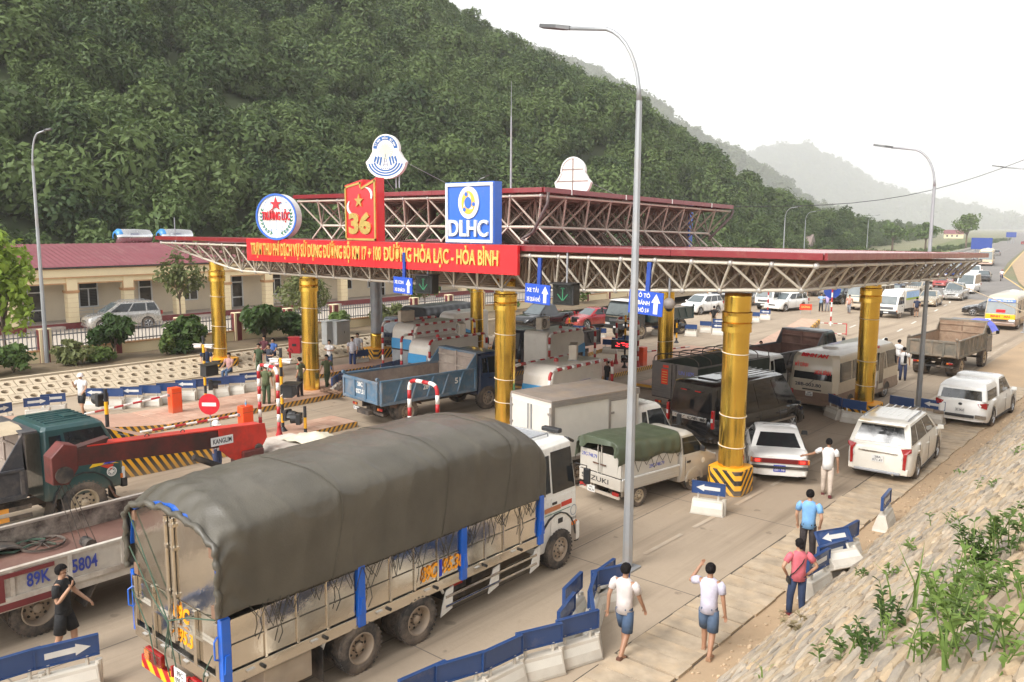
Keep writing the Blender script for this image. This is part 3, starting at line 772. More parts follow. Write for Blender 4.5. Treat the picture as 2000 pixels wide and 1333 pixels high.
# round TRUONG LOC sign
rd=thing('round_sign','round white sign with red star, globe lines and green wreath at banner end','sign',(-28.72,SY+.1,7.82),R(24))
SGREEN=mat('sign_green',srgb(18,110,70),.5);SRED2=mat('sign_letter_red',srgb(205,30,45),.45);LBLUE=mat('globe_line_blue',srgb(70,130,200),.5)
obj('disc',MB().prism(circ(48,.9),(0,.2,0),(1,0,0),(0,0,1),.4),WHITE,rd)
rim=MB()
for i in range(48):
 a,c=2*PI*i/48,2*PI*(i+1)/48
 rim.prism([(.84*math.cos(a),.84*math.sin(a)),(.91*math.cos(a),.91*math.sin(a)),(.91*math.cos(c),.91*math.sin(c)),(.84*math.cos(c),.84*math.sin(c))],(0,-.201,0),(1,0,0),(0,0,1),.04)
obj('rim',rim,mat('rim_blue',srgb(50,100,190),.45),rd)
gl=MB()
for rx in (.3,.62):gl.tube([(rx*math.cos(a),-.203,.84*math.sin(a)) for a in np.linspace(0,2*PI,33)],.008,4)
for z0_,s in ((.62,-1),(-.62,1)):gl.tube([(x,-.203,z0_+s*(.12-.3*x*x)) for x in np.linspace(-.55,.55,13)],.008,4)
gl.tube([(0,-.203,-.84),(0,-.203,.84)],.008,4);gl.tube([(-.84,-.203,0),(.84,-.203,0)],.008,4)
obj('globe_lines',gl,LBLUE,rd)
obj('star',MB().prism(star(5,.26,.1),(0,-.202,.5),(1,0,0),(0,0,1),.05),SRED2,rd)
text('TRƯỜNG LỘC',rd,SRED2,(-.62,-.202,-.12),(1,0,0),(0,0,1),1.24,.32,.05,.018)
for s in (-1,1):
 for k in range(9):
  a=-PI/2+s*(.28+k*.2);r=.68;c=Vector((r*math.cos(a),-.203,r*math.sin(a)))
  for o_ in (-.35,.35):
   d=a+s*PI/2+o_*1.3;L_=.15;nx_=Vector((math.cos(d),0,math.sin(d)));px_=Vector((-math.sin(d),0,math.cos(d)))
   obj('wreath_leaf',MB().add([tuple(c),tuple(c+nx_*L_*.5+px_*.03+Vector((0,-.01,0))),tuple(c+nx_*L_),tuple(c+nx_*L_*.5-px_*.03+Vector((0,-.01,0)))],[(0,1,2),(0,2,3)]),SGREEN,rd)
for x in (-.3,.3):obj('stand_leg',MB().cyl((x,.1,-.95),(x,.1,-.7),.025),STEELG,rd)
# province emblem
def emblem(loc,rz,label,front=True):
 t=thing('emblem_sign',label,'sign',loc,rz)
 up=[(.62*math.cos(a),.38+.62*math.sin(a)) for a in np.linspace(R(-8),R(188),26)]
 lo=[(-.78,.02),(-.95,-.16)]+[(.92*math.cos(a),-.14+.72*math.sin(a)) for a in np.linspace(R(190),R(350),20)]+[(.95,-.16),(.78,.02)]
 ol=up+lo
 obj('board',MB().prism(ol,(0,.12,0),(1,0,0),(0,0,1),.24),WHITE,t)
 EB=mat('emblem_blue',srgb(28,88,150),.5);EY=mat('emblem_cream',(.72,.70,.42),.5)
 if front:
  fo=-.122
  obj('arc_band',MB().add([(r*math.cos(a),fo-.004,.36+r*math.sin(a)) for a in np.linspace(R(5),R(175),24) for r in (.40,.58)],[(2*i,2*i+1,2*i+3,2*i+2) for i in range(23)]),EB,t)
  ch='TỈNH HÒA BÌNH'
  for i,c in enumerate(ch):
   if c==' ':continue
   a=R(158-i*136/(len(ch)-1));r=.435;u=Vector((math.sin(a),0,-math.cos(a)));v=Vector((math.cos(a),0,math.sin(a)))
   text(c,t,WHITE,Vector((0,fo-.012,.36))+v*r-u*.04,u,v,.03 if c in 'ỈÌ' else .075,.09,.01,.03,name='letter')
  obj('sun_disc',MB().prism(circ(40,.34),(0,fo,.3),(1,0,0),(0,0,1),.012),EY,t)
  for k in range(20):
   a=2*PI*k/20;obj('sun_ray',MB().prism([(.2*math.cos(a-.03),.2*math.sin(a-.03)),(.33*math.cos(a-.06),.33*math.sin(a-.06)),(.33*math.cos(a+.06),.33*math.sin(a+.06))],(0,fo-.013,.32),(1,0,0),(0,0,1),.006),WHITE,t)
  for r in (.84,.71,.58):# the stripes of water round the foot
   A_=np.linspace(R(192),R(348),22)
   obj('wave_band',MB().add([(q*math.cos(a),fo-.004,-.1+q*.78*math.sin(a)) for a in A_ for q in (r-.08,r)],[(2*i,2*i+1,2*i+3,2*i+2) for i in range(21)]),EB,t)
  for s in (-1,1):
   for k in range(3):
    x=s*(.14+k*.13);obj('dam_bar',MB().prism([(x,.08-k*.02),(x+.08*s,.1),(x+.16*s,-.28+k*.07),(x+.1*s,-.32+k*.07)][::s],(0,fo,0),(1,0,0),(0,0,1),.014),EB,t)
  tw=MB()
  for s in (-1,1):tw.tube([(s*.1,fo-.016,-.34),(s*.03,fo-.016,.05),(0,fo-.016,.2)],.009,4)
  for z in (-.25,-.12,0,.08):tw.tube([(-.1+.08*(z+.34)/.4,fo-.016,z),(.1-.08*(z+.34)/.4,fo-.016,z)],.008,4)
  obj('pylon',tw,EB,t)
  for k in range(5):obj('foot_star',MB().prism(star(5,.035,.015),(-.18+k*.09,fo-.002,-.42),(1,0,0),(0,0,1),.01),EB,t)
 else:
  fr=MB()
  fr.bb((-.02,-.16,-.8),(.02,-.12,.95));fr.bb((-.85,-.16,-.1),(.85,-.12,-.06));fr.bb((-.6,-.16,.45),(.6,-.12,.49))
  obj('back_frame',fr,mat('sign_back_frame',(.25,.2,.17),.6),t)
  rm=MB().tube([(p[0],-.13,p[1]) for p in ol+[ol[0]]],.05,6);obj('rim',rm,WHITE,t)
 for x in (-.55,-.4,.4,.55):obj('stand_leg',MB().cyl((x,.05,-1.25),(x,.05,-.6 if abs(x) > .5 else -.75),.028),STEELG,t)
 for s in (-1,1):obj('stay_wire',MB().cyl((s*.7,.1,-.1),(s*1.0+1.2*(s > 0)*1,2.6,-1.2),.012,n=4),STEELG,t)
 return t
emblem((-27.6,24.0,10.34),R(22),'blue and white provincial emblem on legs above the upper roof')
emblem((-23.95,32.5,9.72),R(8),'back of a shield shaped emblem on the upper roof, bare panel',False)
bk=thing('sign_back','bare back of a large panel sign with blue edge at canopy far side','sign',(-21.3,37.9,6.55))
obj('board',MB().bb((-2.0,0,0),(.55,.3,2.1)),mat('sign_back_grey',(.5,.46,.43),.6,dirt=.25),bk);obj('edge',MB().bb((.552,-.02,-.02),(.62,.34,2.2)),SIGNBLUE,bk)
fr=MB()
for x in (-1.4,-.75,-.1):fr.bb((x-.02,-.04,0),(x+.02,-.002,2.1))
fr.bb((-2,-.041,.95),(.55,-.003,1.0));obj('back_frame',fr,STEELG,bk)
obj('board',MB().bb((-6.5,0,0),(-4.6,.3,1.5)),mat('sign_back_grey',(0,0,0)),tag(thing('sign_back','lower bare sign back seen through the upper trusses','sign',(-21.3,37.9,6.55))))
# lightning rod on the upper roof
mast=thing('lightning_mast','thin tapering lightning mast behind the blue company sign','mast',(-29.2,34.0,8.6))
obj('pole',MB().tube([(0,0,0),(0,0,3),(0,0,4.6)],[.06,.05,.035],8),STEELG,mast);obj('tip',MB().cyl((0,0,4.6),(0,0,6.4),.022,.008,n=6),STEELG,mast)
# hanging lane signs and signals
def lane_sign(x0,x1,z0,z1,lines,label,fs,tilt=0):
 w_=x1-x0;h=z1-z0;t=thing('lane_sign',label,'sign',(x0,SY-.1,z0),0,'blue lane signs under the canopy');t.rotation_euler[1]=tilt
 obj('board',MB().bb((0,0,0),(w_,.03,h)),LANEBLUE,t)
 obj('post',MB().bb((w_*.5-.06,.035,h*.6),(w_*.5+.06,.1,6.62-z0)),mat('post_blue',srgb(25,60,140),.5),t)
 for k,s in enumerate(lines):text(s,t,WHITE,(w_*.07,-.001,h*(1-(k+1)/(len(lines)+.15))+h*.05),(1,0,0),(0,0,1),w_*(.55 if len(s) > 6 else .47),h*fs,.006,.02)
 ax=w_*.8;aw=w_*.11
 obj('arrow',MB().prism([(ax-aw*.55,h*.08),(ax+aw*.55,h*.08),(ax+aw*.55,h*.55),(ax+aw*1.2,h*.55),(ax,h*.93),(ax-aw*1.2,h*.55),(ax-aw*.55,h*.55)],(0,-.001,0),(1,0,0),(0,0,1),.006),WHITE,t)
lane_sign(-21.75,-20.8,5.22,5.78,['XE CON','XE KHÁCH'],'small blue lane sign reading XE CON, XE KHÁCH',.2,R(1.5))
lane_sign(-15.85,-14.9,5.26,5.84,['XE TẢI','XE QUÁ KHỔ'],'blue lane sign reading XE TẢI, XE QUÁ KHỔ',.2,R(2))
lane_sign(-12.2,-11.15,5.22,5.85,['XE Ô TÔ','2,3 BÁNH','XE THÔ SƠ'],'blue lane sign partly behind the tall lamp post',.17,R(3))
SIGGREEN=mat('signal_green',(.02,.16,.07),.4,emit=.04)
for x,lb in ((-20.7,'black signal box right of the XE CON lane sign'),(-14.85,'black signal box right of the XE TẢI lane sign')):
 t=thing('signal_box',lb,'signal',(x,SY-.05,5.24),R(8),'lane signal boxes')
 obj('housing',MB().box((.35,.2,.32),(.7,.4,.62)),BLACKM,t,bev=.02);obj('screen',MB().bb((.05,-.008,.05),(.65,-.001,.58)),mat('screen_black',(.012,.014,.014),.2),t)
 ar=MB();ar.box((.35,-.012,.33),(.035,.006,.36));ar.box((.26,-.012,.24),(.03,.006,.24),ry=R(-40));ar.box((.44,-.012,.24),(.03,.006,.24),ry=R(40));ar.box((.35,-.012,.5),(.12,.006,.04));obj('signal_arrow',ar,SIGGREEN,t)
 obj('visor',MB().bb((-.04,-.25,.63),(.74,.4,.66)),BLACKM,t);obj('hanger',MB().cyl((.35,.25,.64),(.35,.25,1.7),.03),STEELG,t)
cam_t=thing('dome_camera','grey dome camera hanging from the canopy edge by the gold column','camera',(-11.45,20.0,5.3))
obj('housing',MB().sph((0,0,.14),.17,16,8,(1,1,.95)),mat('dome_grey',(.32,.28,.25),.5),cam_t,smooth=True);obj('dome',MB().sph((0,0,.03),.11,14,8),mat('dome_glass',(.02,.02,.02),.08),cam_t,smooth=True)
obj('arm',MB().cyl((0,0,.28),(0,0,.85),.03),STEELG,cam_t)
# street lamp (copied for the far ones)
def lamp(x,y,h,ax,ay,label,z0=0,r=.1):
 t=thing('street_lamp',label,'street lamp',(x,y,z0),0,'tall grey street lamps')
 h0=h-1.7
 b=MB();b.loft([[(rr*math.cos(2*PI*i/8),rr*math.sin(2*PI*i/8),z) for i in range(8)] for z,rr in ((0,r*1.15),(h0*.5,r*.9),(h0,r*.62))]);obj('pole',b,GALV,t)
 obj('base_plate',MB().box((0,0,.02),(.45,.45,.04)),GALV,t)
 b=MB();P=[(0,0,h0)]
 for k in range(1,9):
  a=k/8*R(78);P.append((ax*.42*(1-math.cos(a)),ay*.42*(1-math.cos(a)),h0+1.55*math.sin(a)))
 P.append((ax*.72,ay*.72,h-.05));b.tube(P,[r*.6]+[r*.42]*9,8);obj('arm',b,GALV,t,smooth=True)
 e=Vector(P[-1]);d=Vector((ax,ay,.18*math.hypot(ax,ay))).normalized();s=Vector((-d.y,d.x,0)).normalized();l=math.hypot(ax,ay)*.3
 b=MB();pts=[e-d*.05,e+d*l*.35,e+d*l];wd=(.06,.15,.09)
 b.loft([[tuple(p+s*w_*a+Vector((0,0,c))) for a,c in ((-1,-.03),(1,-.03),(.8,.05),(-.8,.05))] for p,w_ in zip(pts,wd)]);obj('lamp_head',b,mat('lamp_head_dark',(.05,.05,.05),.4),t)
 return t
GALV=mat('galvanised_pole',(.34,.35,.36),.45,.35,.1,1.5,.2)
lamp(-9.48,15.08,11.8,-2.4,-.2,'tallest street lamp, its pole crossing the picture right of centre')
lamp(-9.33,37.46,10.9,-2.4,-.2,'street lamp between the cream minibus and the brown dump truck')
lamp(-43.9,15.9,11.4,.9,.6,'street lamp left, standing in the planting bed by the fence',.55)
lamp(-10.6,69.7,11.9,-2.9,-.2,'street lamp cut off by the right edge of the picture')
for x,y,lb in ((-60,154,'middle one of three hazy lamps beyond the canopy right end'),(-68,215,'farthest and faintest street lamp, just left of the tall pole'),(-49,118,'nearest hazy lamp standing right of the upper roof')):lamp(x,y,10.5,2.6,0,lb,-.1)
lamp(-24,190,11,-2.9,0,'hazy street lamp at the right edge beyond the yellow bus')
lamp(-56,60,11.6,2.6,-1,'street lamp rising behind the upper roof',.5)
# overhead cables


cbl=thing('overhead_cable','thin cable running from the upper roof corner to the right picture edge','cable',(0,0,0),0)
A_,B_=Vector((-18.4,37.5,8.5)),aty(2040,297,62)
obj('wire',MB().tube([tuple(A_.lerp(B_,k/12)+Vector((0,0,-1.1*math.sin(PI*k/12)))) for k in range(13)],.018,5),BLACKM,cbl)
cbl=thing('drooping_cable','pale cable drooping across the right edge in front of the yellow bus','cable',(0,0,0),0)
A_,B_=aty(1836,541,66),aty(2030,622,52)
obj('wire',MB().tube([tuple(A_.lerp(B_,k/8)) for k in range(9)],.03,5),mat('cable_tan',(.45,.36,.25),.7),cbl)

# ------------------------------------------------------------------ islands, booths, gates, barriers
TILE=[mat(n,c,.75,0,.1,4,.3,(.42,.3,.22),.9) for n,c in (('pink_tile',(.47,.285,.20)),('rose_tile',(.43,.255,.175)),('pale_tile',(.50,.325,.235)))]
HB=hatch('kerb_hatch',0,1,-.75,4.6,dirt=.4,zd=(0,.25,.7));HN=hatch('nose_hatch',0,1,.6,4.4,dirt=.12,zd=(-.05,.45,.75))
HD=hatch('dusty_hatch',0,1,-.8,2.6,dirt=.65,zd=(0,.4,.9))
def island(name,label,near,far,h=.21,tiles=None,m=HB):
 """raised island: near edge and far edge polylines of equal length (x, y)"""
 t=thing(name,label,'traffic island',(near[0][0],near[0][1],0),0,'toll lane islands')
 o=Vector((near[0][0],near[0][1]))
 P=[Vector(p)-o for p in near];Q=[Vector(p)-o for p in far]
 b=MB();poly=[(p.x,p.y) for p in P]+[(q.x,q.y) for q in Q[::-1]]
 b.prism(poly,(0,0,0),(1,0,0),(0,1,0),h);obj('kerb',b,m,t)
 if tiles:
  y0,y1=tiles;k=0
  for me_k in range(3):
   if ('tile',me_k) not in _unit:
    me=MB().box((0,0,0),(.488,.488,.03)).mesh('tile');me.materials.append(TILE[me_k]);_unit[('tile',me_k)]=me
  nx_=max(1,round((Q[0]-P[0]).length/.5))
  y=y0
  def edge(E,y):
   for a,c in zip(E[:-1],E[1:]):
    if a.y+o.y <=y <=c.y+o.y:return a.x+(c.x-a.x)*(y-o.y-a.y)/(c.y-a.y)
   return E[-1].x
  while y < y1:
   xa,xb=edge(P,y),edge(Q,y);w_=abs(xb-xa)/nx_
   for i in range(nx_):
    ob=bpy.data.objects.new('tile',_unit[('tile',random.choice((0,0,1,2)))]);col.objects.link(ob);ob.parent=t
    ob.location=(xa+(xb-xa)*(i+.5)/nx_,y-o.y+.25,h+.004+random.uniform(-.003,.003));ob.scale=((w_-.012)/.488,1,1)
   y +=.5
 top=MB();hh=h-.006 if tiles else h+.004
 if tiles:
  k=[i for i in range(len(P))]
  top.add([(p.x,p.y,hh+.008) for p in P]+[(q.x,q.y,hh+.008) for q in Q[::-1]],[tuple(range(2*len(P)))])
 else:top.add([(p.x,p.y,hh) for p in P]+[(q.x,q.y,hh) for q in Q[::-1]],[tuple(range(2*len(P)))])
 obj('paving',top,TILE[0],t)
 return t
def nose(t,x0,x1,yb,yn,zb,zn,name='nose',m=HN,sharp=.45,topm=None):
 """wedge at the island end that rises towards the oncoming lane"""
 o=t.location;n=8;rings=[];tops=[]
 for k in range(n+1):
  s=k/n;y=yb+(yn-yb)*s-o.y;z=zb+(zn-zb)*(s**1.25);w=(x1-x0)/2*(1-(1-sharp)*max(0,(s-.55)/.45));c=(x0+x1)/2-o.x
  rings.append([(c-w,y,0),(c+w,y,0),(c+w*.97,y,z),(c-w*.97,y,z)]);tops.append(((c-w*.97,y,z+.004),(c+w*.97,y,z+.004)))
 b=MB();b.loft(rings if yn > yb else rings);ob=obj(name,b,m,t)
 tb=MB();tb.add([p for q in tops for p in q],[(2*k,2*k+1,2*k+3,2*k+2) for k in range(n)]);obj('nose_top',tb,topm or TILE[0],t)
isA=island('traffic_island','pink tiled island where police stand round a gold column',[(-29.0,14.5),(-29.0,22.6),(-26.7,25.4),(-26.7,34),(-28.9,46)],[(-31.9,14.5),(-31.9,22.6),(-31.9,25.4),(-31.6,34),(-31.6,46)],tiles=(14.5,24))
nose(isA,-31.9,-29.0,14.5,9.6,.21,1.0,sharp=.7)
isB=island('traffic_island','pink tiled island with a tall hatched wedge nose and orange gate box',[(-24.2,14.3),(-24.2,19.4)],[(-25.75,14.3),(-25.65,19.4)],tiles=(14.3,19.2))
nose(isB,-25.75,-24.2,14.3,9.3,.21,2.05,sharp=.45)
island('traffic_island','island with the red lit display behind the tall lamp post',[(-22.7,29.2),(-22.7,46)],[(-25.0,29.2),(-25.0,46)])
isC=island('traffic_island','island under the nearest booth between white box truck and blue dump truck',[(-17.35,15.5),(-17.35,30)],[(-19.3,15.5),(-19.3,30)],tiles=(16,24))
isD=island('traffic_island','far island with a rising concrete nose edged in yellow stripes',[(-18.6,33),(-18.6,42)],[(-20.6,33),(-20.6,42)])
nose(isD,-20.6,-18.6,42,52,.21,1.75,'concrete_nose',mat('bare_concrete',(.40,.35,.29),.85,var=.2,dirt=.4,bump=.3),.6,TILE[2])
b=MB()
for k in range(8):
 s0,s1=k/8,(k+1)/8;za,zb_=.21+1.54*s0**1.25,.21+1.54*s1**1.25;ya,yb=9+10*s0,9+10*s1;w0,w1=[.03-.4*max(0,(s-.55)/.45) for s in (s0,s1)]
 b.add([(w0,ya,za-.22*min(1,s0*6+.3)),(w1,yb,zb_-.22),(w1-.02,yb,zb_+.03),(w0-.02,ya,za+.03),(w0-.14,ya,za+.03),(w1-.14,yb,zb_+.03)],[(0,1,2,3),(3,2,5,4)])
obj('striped_edge',b,HD,isD)
isE=island('traffic_island','outer island under the booth farthest left by the navy truck',[(-33.4,24.5),(-33.4,40)],[(-34.9,24.5),(-34.9,40)])

# booths
BW=paint('booth_white',(.70,.66,.58),.25,.4,zd=None);BB=paint('booth_blue',srgb(62,150,205),.15,.35,zd=None);DGLASS=mat('dark_glass',(.015,.018,.02),.06,0,.1,2,.12,(.2,.17,.14),coat=.3)
PR=mat('pipe_red',srgb(170,28,34),.45,0,.1,4,.25);PW=mat('pipe_white',(.72,.69,.64),.45,0,.06,4,.2)
def striped_rail(name,label,pts,r=.06,seg=.28,group=None,flare=True,loc=(0,0,0),cat='guard rail'):
 t=thing(name,label,cat,loc,0,group)
 P=[Vector(p) for p in pts];path=[]
 for i in range(len(P)):# round the corners
  if 0 < i < len(P)-1:
   a=(P[i-1]-P[i]).normalized();c=(P[i+1]-P[i]).normalized();rr=min(.3,(P[i-1]-P[i]).length*.4,(P[i+1]-P[i]).length*.4)
   p0,p1=P[i]+a*rr,P[i]+c*rr
   for k in range(6):s=k/5;path.append((p0*(1-s)+P[i]*s)*(1-s)+(P[i]*(1-s)+p1*s)*s)
  else:path.append(P[i])
 D=[0]
 for a,c in zip(path[:-1],path[1:]):D.append(D[-1]+(c-a).length)
 tot=D[-1];n=max(3,int(tot/seg));pos=lambda d:next((path[i]+(path[i+1]-path[i])*((d-D[i])/max(1e-6,D[i+1]-D[i])) for i in range(len(path)-1) if d <=D[i+1]+1e-6),path[-1])
 for k in range(n):
  d0,d1=tot*k/n,tot*(k+1)/n;ds=sorted(set([d0,d1]+[d for d in D if d0 < d < d1]))
  straight=len(ds)==2;white=(k % 2==0)
  obj('red_band' if not white else 'white_band',MB().tube([pos(d) for d in ds],r,10),PW if white else PR,t,smooth=True)
 if flare:
  for e in (P[0],P[-1]):obj('flared_foot',MB().lathe([(r*2.3,0),(r*2.2,.03),(r*1.2,.25),(r*1.02,.34)],14,Matrix.Translation(e)),PR,t,smooth=True)
 return t
def aircon(loc,rz,label):
 t=thing('air_conditioner',label,'air conditioner',loc,rz,'outdoor air conditioners on booth roofs')
 obj('casing',MB().box((0,0,.32),(.82,.3,.56)),mat('aircon_cream',(.52,.46,.37),.5,dirt=.3),t,bev=.02)
 obj('fan_grille',MB().cyl((-.12,-.151,.32),(-.12,-.158,.32),.23,n=24),mat('fan_dark',(.03,.028,.026),.6),t)
 g=MB()
 for r in (.08,.15,.22):g.tube([(-.12+r*math.cos(a),-.162,.32+r*math.sin(a)) for a in np.linspace(0,2*PI,21)],.006,4)
 for k in range(6):a=PI*k/6;g.cyl((-.12-.23*math.cos(a),-.162,.32-.23*math.sin(a)),(-.12+.23*math.cos(a),-.162,.32+.23*math.sin(a)),.005,n=4)
 obj('grille_wires',g,mat('aircon_cream',(0,0,0)),t);obj('maker_mark',MB().bb((.22,-.157,.42),(.3,-.151,.47)),BB,t)
 for x in (-.28,.28):obj('foot',MB().box((x,0,.02),(.06,.34,.04)),STEELG,t)
def booth(x0,x1,y0,y1,z0,h,label,front=-1,ac=None,rails=True,notice=False):
 w,l=x1-x0,y1-y0;t=thing('toll_booth',label,'toll booth',((x0+x1)/2,(y0+y1)/2,z0),0 if front < 0 else PI,'white and blue toll booths')
 # side profile with a rounded nose, pushed across the width
 prof=[(-l/2+.02,0),(l/2,0),(l/2,h-.12),(l/2-.12,h)]+[(-l/2+.55-.5*math.sin(a)*1.,h-.5+.5*math.cos(a)) for a in np.linspace(0,R(78),7)]+[(-l/2+.0,h*.55)]
 obj('shell',MB().prism(prof,(-w/2,0,0),(0,1,0),(0,0,1),w),BW,t,bev=.06,segs=3)
 for s in (-1,1):
  bl=[(-l/2+.03,h*.42),(-l/2-.0,h*.60),(-l/2+.07,h*.70),(-l/2+.5,h*.66),(l/2-.9,h*.40),(l/2-.9,h*.34),(-l/2+.02,h*.34)]
  X_=s*(w/2+.002);obj('blue_sweep',MB().prism(bl if s > 0 else bl[::-1],(X_ if s > 0 else X_,0,0),(0,1,0),(0,0,1),.008 if s > 0 else -.008),BB,t)
  obj('side_window',MB().bb((s*(w/2+.011),-l/2+.25,h*.36),(s*(w/2+.02),l/2-1.0,h*.55)) if False else MB().prism([(-l/2+.2,h*.20),(l/2-.75,h*.20),(l/2-.75,h*.37),(-l/2+.6,h*.52),(-l/2+.2,h*.52)][::s],(s*(w/2+.011),0,0),(0,1,0),(0,0,1),.008),DGLASS,t)
  obj('door_panel',MB().bb((s*(w/2+.001),l/2-.7,.06),(s*(w/2+.014),l/2-.08,h*.82)),BW,t,bev=.01)
  obj('handle',MB().bb((s*(w/2+.014),l/2-.66,h*.42),(s*(w/2+.04),l/2-.6,h*.5)),STEELG,t)
 obj('front_blue',MB().bb((-w/2+.05,-l/2-.022,h*.40),(w/2-.05,-l/2-.004,h*.70)),BB,t,bev=.006)
 obj('front_window',MB().bb((-w/2+.1,-l/2-.034,h*.16),(w/2-.1,-l/2-.023,h*.46)),mat('booth_glass',(.28,.30,.31),.08),t)
 obj('window_frame',MB().bb((-w/2+.07,-l/2-.03,h*.455),(w/2-.07,-l/2-.024,h*.49)),BLACKM,t)
 obj('roof_light',MB().lathe([(.09,0),(.08,.1),(.02,.13)],10,Matrix.Translation((-.1,-.3,h))),PR,t)
 if notice:
  obj('notice',MB().bb((w/2+.015,l/2-1.55,h*.42),(w/2+.019,l/2-.75,h*.72)),mat('notice_paper',(.66,.62,.6),.6),t)
  ln=MB()
  for k in range(7):ln.bb((w/2+.0192,l/2-1.5+(k % 3)*.04,h*.70-k*h*.038),(w/2+.0205,l/2-.8-(k % 2)*.1,h*.705-k*h*.038+.006))
  obj('notice_lines',ln,mat('notice_ink',(.25,.2,.35),.6),t)
 if ac:aircon(((x0+x1)/2+ac[0],(y0+y1)/2+ac[1],z0+h),ac[2],ac[3])
booth(-19.1,-17.75,22.9,26.1,.2,2.35,'nearest toll booth, blue nose and notice on its side',ac=(.1,.5,R(-58),'cream outdoor unit on the nearest booth roof'),notice=True)
booth(-28.2,-26.9,25.6,29.0,.2,2.15,'toll booth just above the blue dump truck bed',ac=(.25,.9,R(-35),'cream outdoor unit with round fan above the blue dump truck'))
booth(-24.6,-23.2,29.6,32.6,.2,2.5,'toll booth behind the second gold column, blue corner to the right',front=1,ac=(-.1,-.8,R(100),'outdoor unit half hidden by the gold column'))
booth(-31.6,-29.9,27.6,31.2,.2,2.45,'white booth next to the navy truck with cables on its roof',ac=(-.5,-1.1,R(-100),'dark faced outdoor unit in front of the black tarp'))
booth(-34.8,-33.5,34,37,.2,2.3,'farthest booth, only its pale roof showing')
RG='red and white guard rails by the booths'
def rail_y(x,y0,y1,z0,h,label):striped_rail('guard_rail',label,[(x,y0,z0),(x,y0,z0+h),(x,y1,z0+h),(x,y1,z0)],.06,.28,RG)
rail_y(-17.5,22.5,26.4,.2,2.3,'striped rail along the right side of the nearest booth')
rail_y(-19.25,22.6,26.2,.2,2.3,'striped rail left of the nearest booth, passing behind the gold column')
rail_y(-26.75,25.6,29.4,.2,2.2,'striped rail over the blue dump truck headboard')
rail_y(-28.4,25.4,29.0,.2,2.3,'striped rail left of the booth above the blue dump bed')
rail_y(-22.9,29.4,33,.2,2.5,'striped rail right of the booth behind the second gold column')
rail_y(-29.6,27.2,31.6,.2,2.5,'striped rail right of the booth by the navy truck')
rail_y(-31.8,27.2,31.0,.2,2.5,'striped rail between the navy truck and the white booth')
AG='red and white arches at the lane ends'
def arch_x(x0,x1,y,z0,h,label):striped_rail('striped_arch',label,[(x0,y,z0),(x0,y,z0+h),(x1,y,z0+h),(x1,y,z0)],.062,.27,AG,cat='arch')
arch_x(-25.5,-24.35,16.1,.21,2.45,'striped arch in front of the police, beside the orange gate')
arch_x(-19.0,-17.75,17.3,.21,2.55,'striped arch in front of the blue dump truck')
arch_x(-24.3,-22.95,37.0,.21,2.5,'striped arch behind the tall lamp post, by the red display')
# gates
GO=paint('gate_orange',srgb(235,78,22),.12,.4,zd=(0,.3,.4))
def gate(p,label,ang,L=2.9,tilt=-.06,h=1.0,bottle=False):
 t=thing('barrier_gate',label,'barrier gate',p,0,'orange barrier gates')
 obj('box',MB().box((0,0,h/2),(.36,.42,h)),GO,t,bev=.025);obj('lid_line',MB().box((0,0,h*.8),(.366,.426,.008)),mat('seam',(.1,.03,.01),.6),t)
 d=Vector((math.cos(ang),math.sin(ang),tilt)).normalized();o=Vector((0,0,h*.72))+Vector((math.cos(ang),math.sin(ang),0))*.25;s=Vector((-d.y,d.x,0)).normalized()
 obj('pivot',MB().cyl(o-s*.05,o+s*.05,.06,n=12),STEELG,t)
 n=9
 for k in range(n):
  p0,p1=o+d*(L*k/n),o+d*(L*(k+1)/n);obj('white_band' if k % 2==0 else 'red_band',MB().cyl(p0,p1,.04,n=8),PW if k % 2==0 else PR,t)
 return t
gA=at(343,806,.21);gate(gA,'orange gate box on the far island with its arm swung open',R(-93),3.1,-.08)
gB=at(481,850,.21);gate(gB,'orange gate box beside the striped arch, water bottle on its lid',R(-97),3.3,-.02,1.05)
gate(at(1254,714,.21),'orange gate box behind the tall lamp post',R(70),3,.02,1.0)
wb=thing('water_bottle','small clear water bottle standing on the orange gate','bottle',(gB.x+.05,gB.y,.21+1.05))
obj('bottle',MB().lathe([(.03,0),(.033,.02),(.033,.15),(.014,.19),(.014,.21),(0,.21)],12),mat('clear_plastic',(.6,.65,.7),.1,trans=.6),wb,smooth=True);obj('wrapper',MB().lathe([(.0345,.06),(.0345,.12)],12),BB,wb);obj('cap',MB().lathe([(.016,.205),(.016,.225),(0,.225)],10),WHITE,wb)
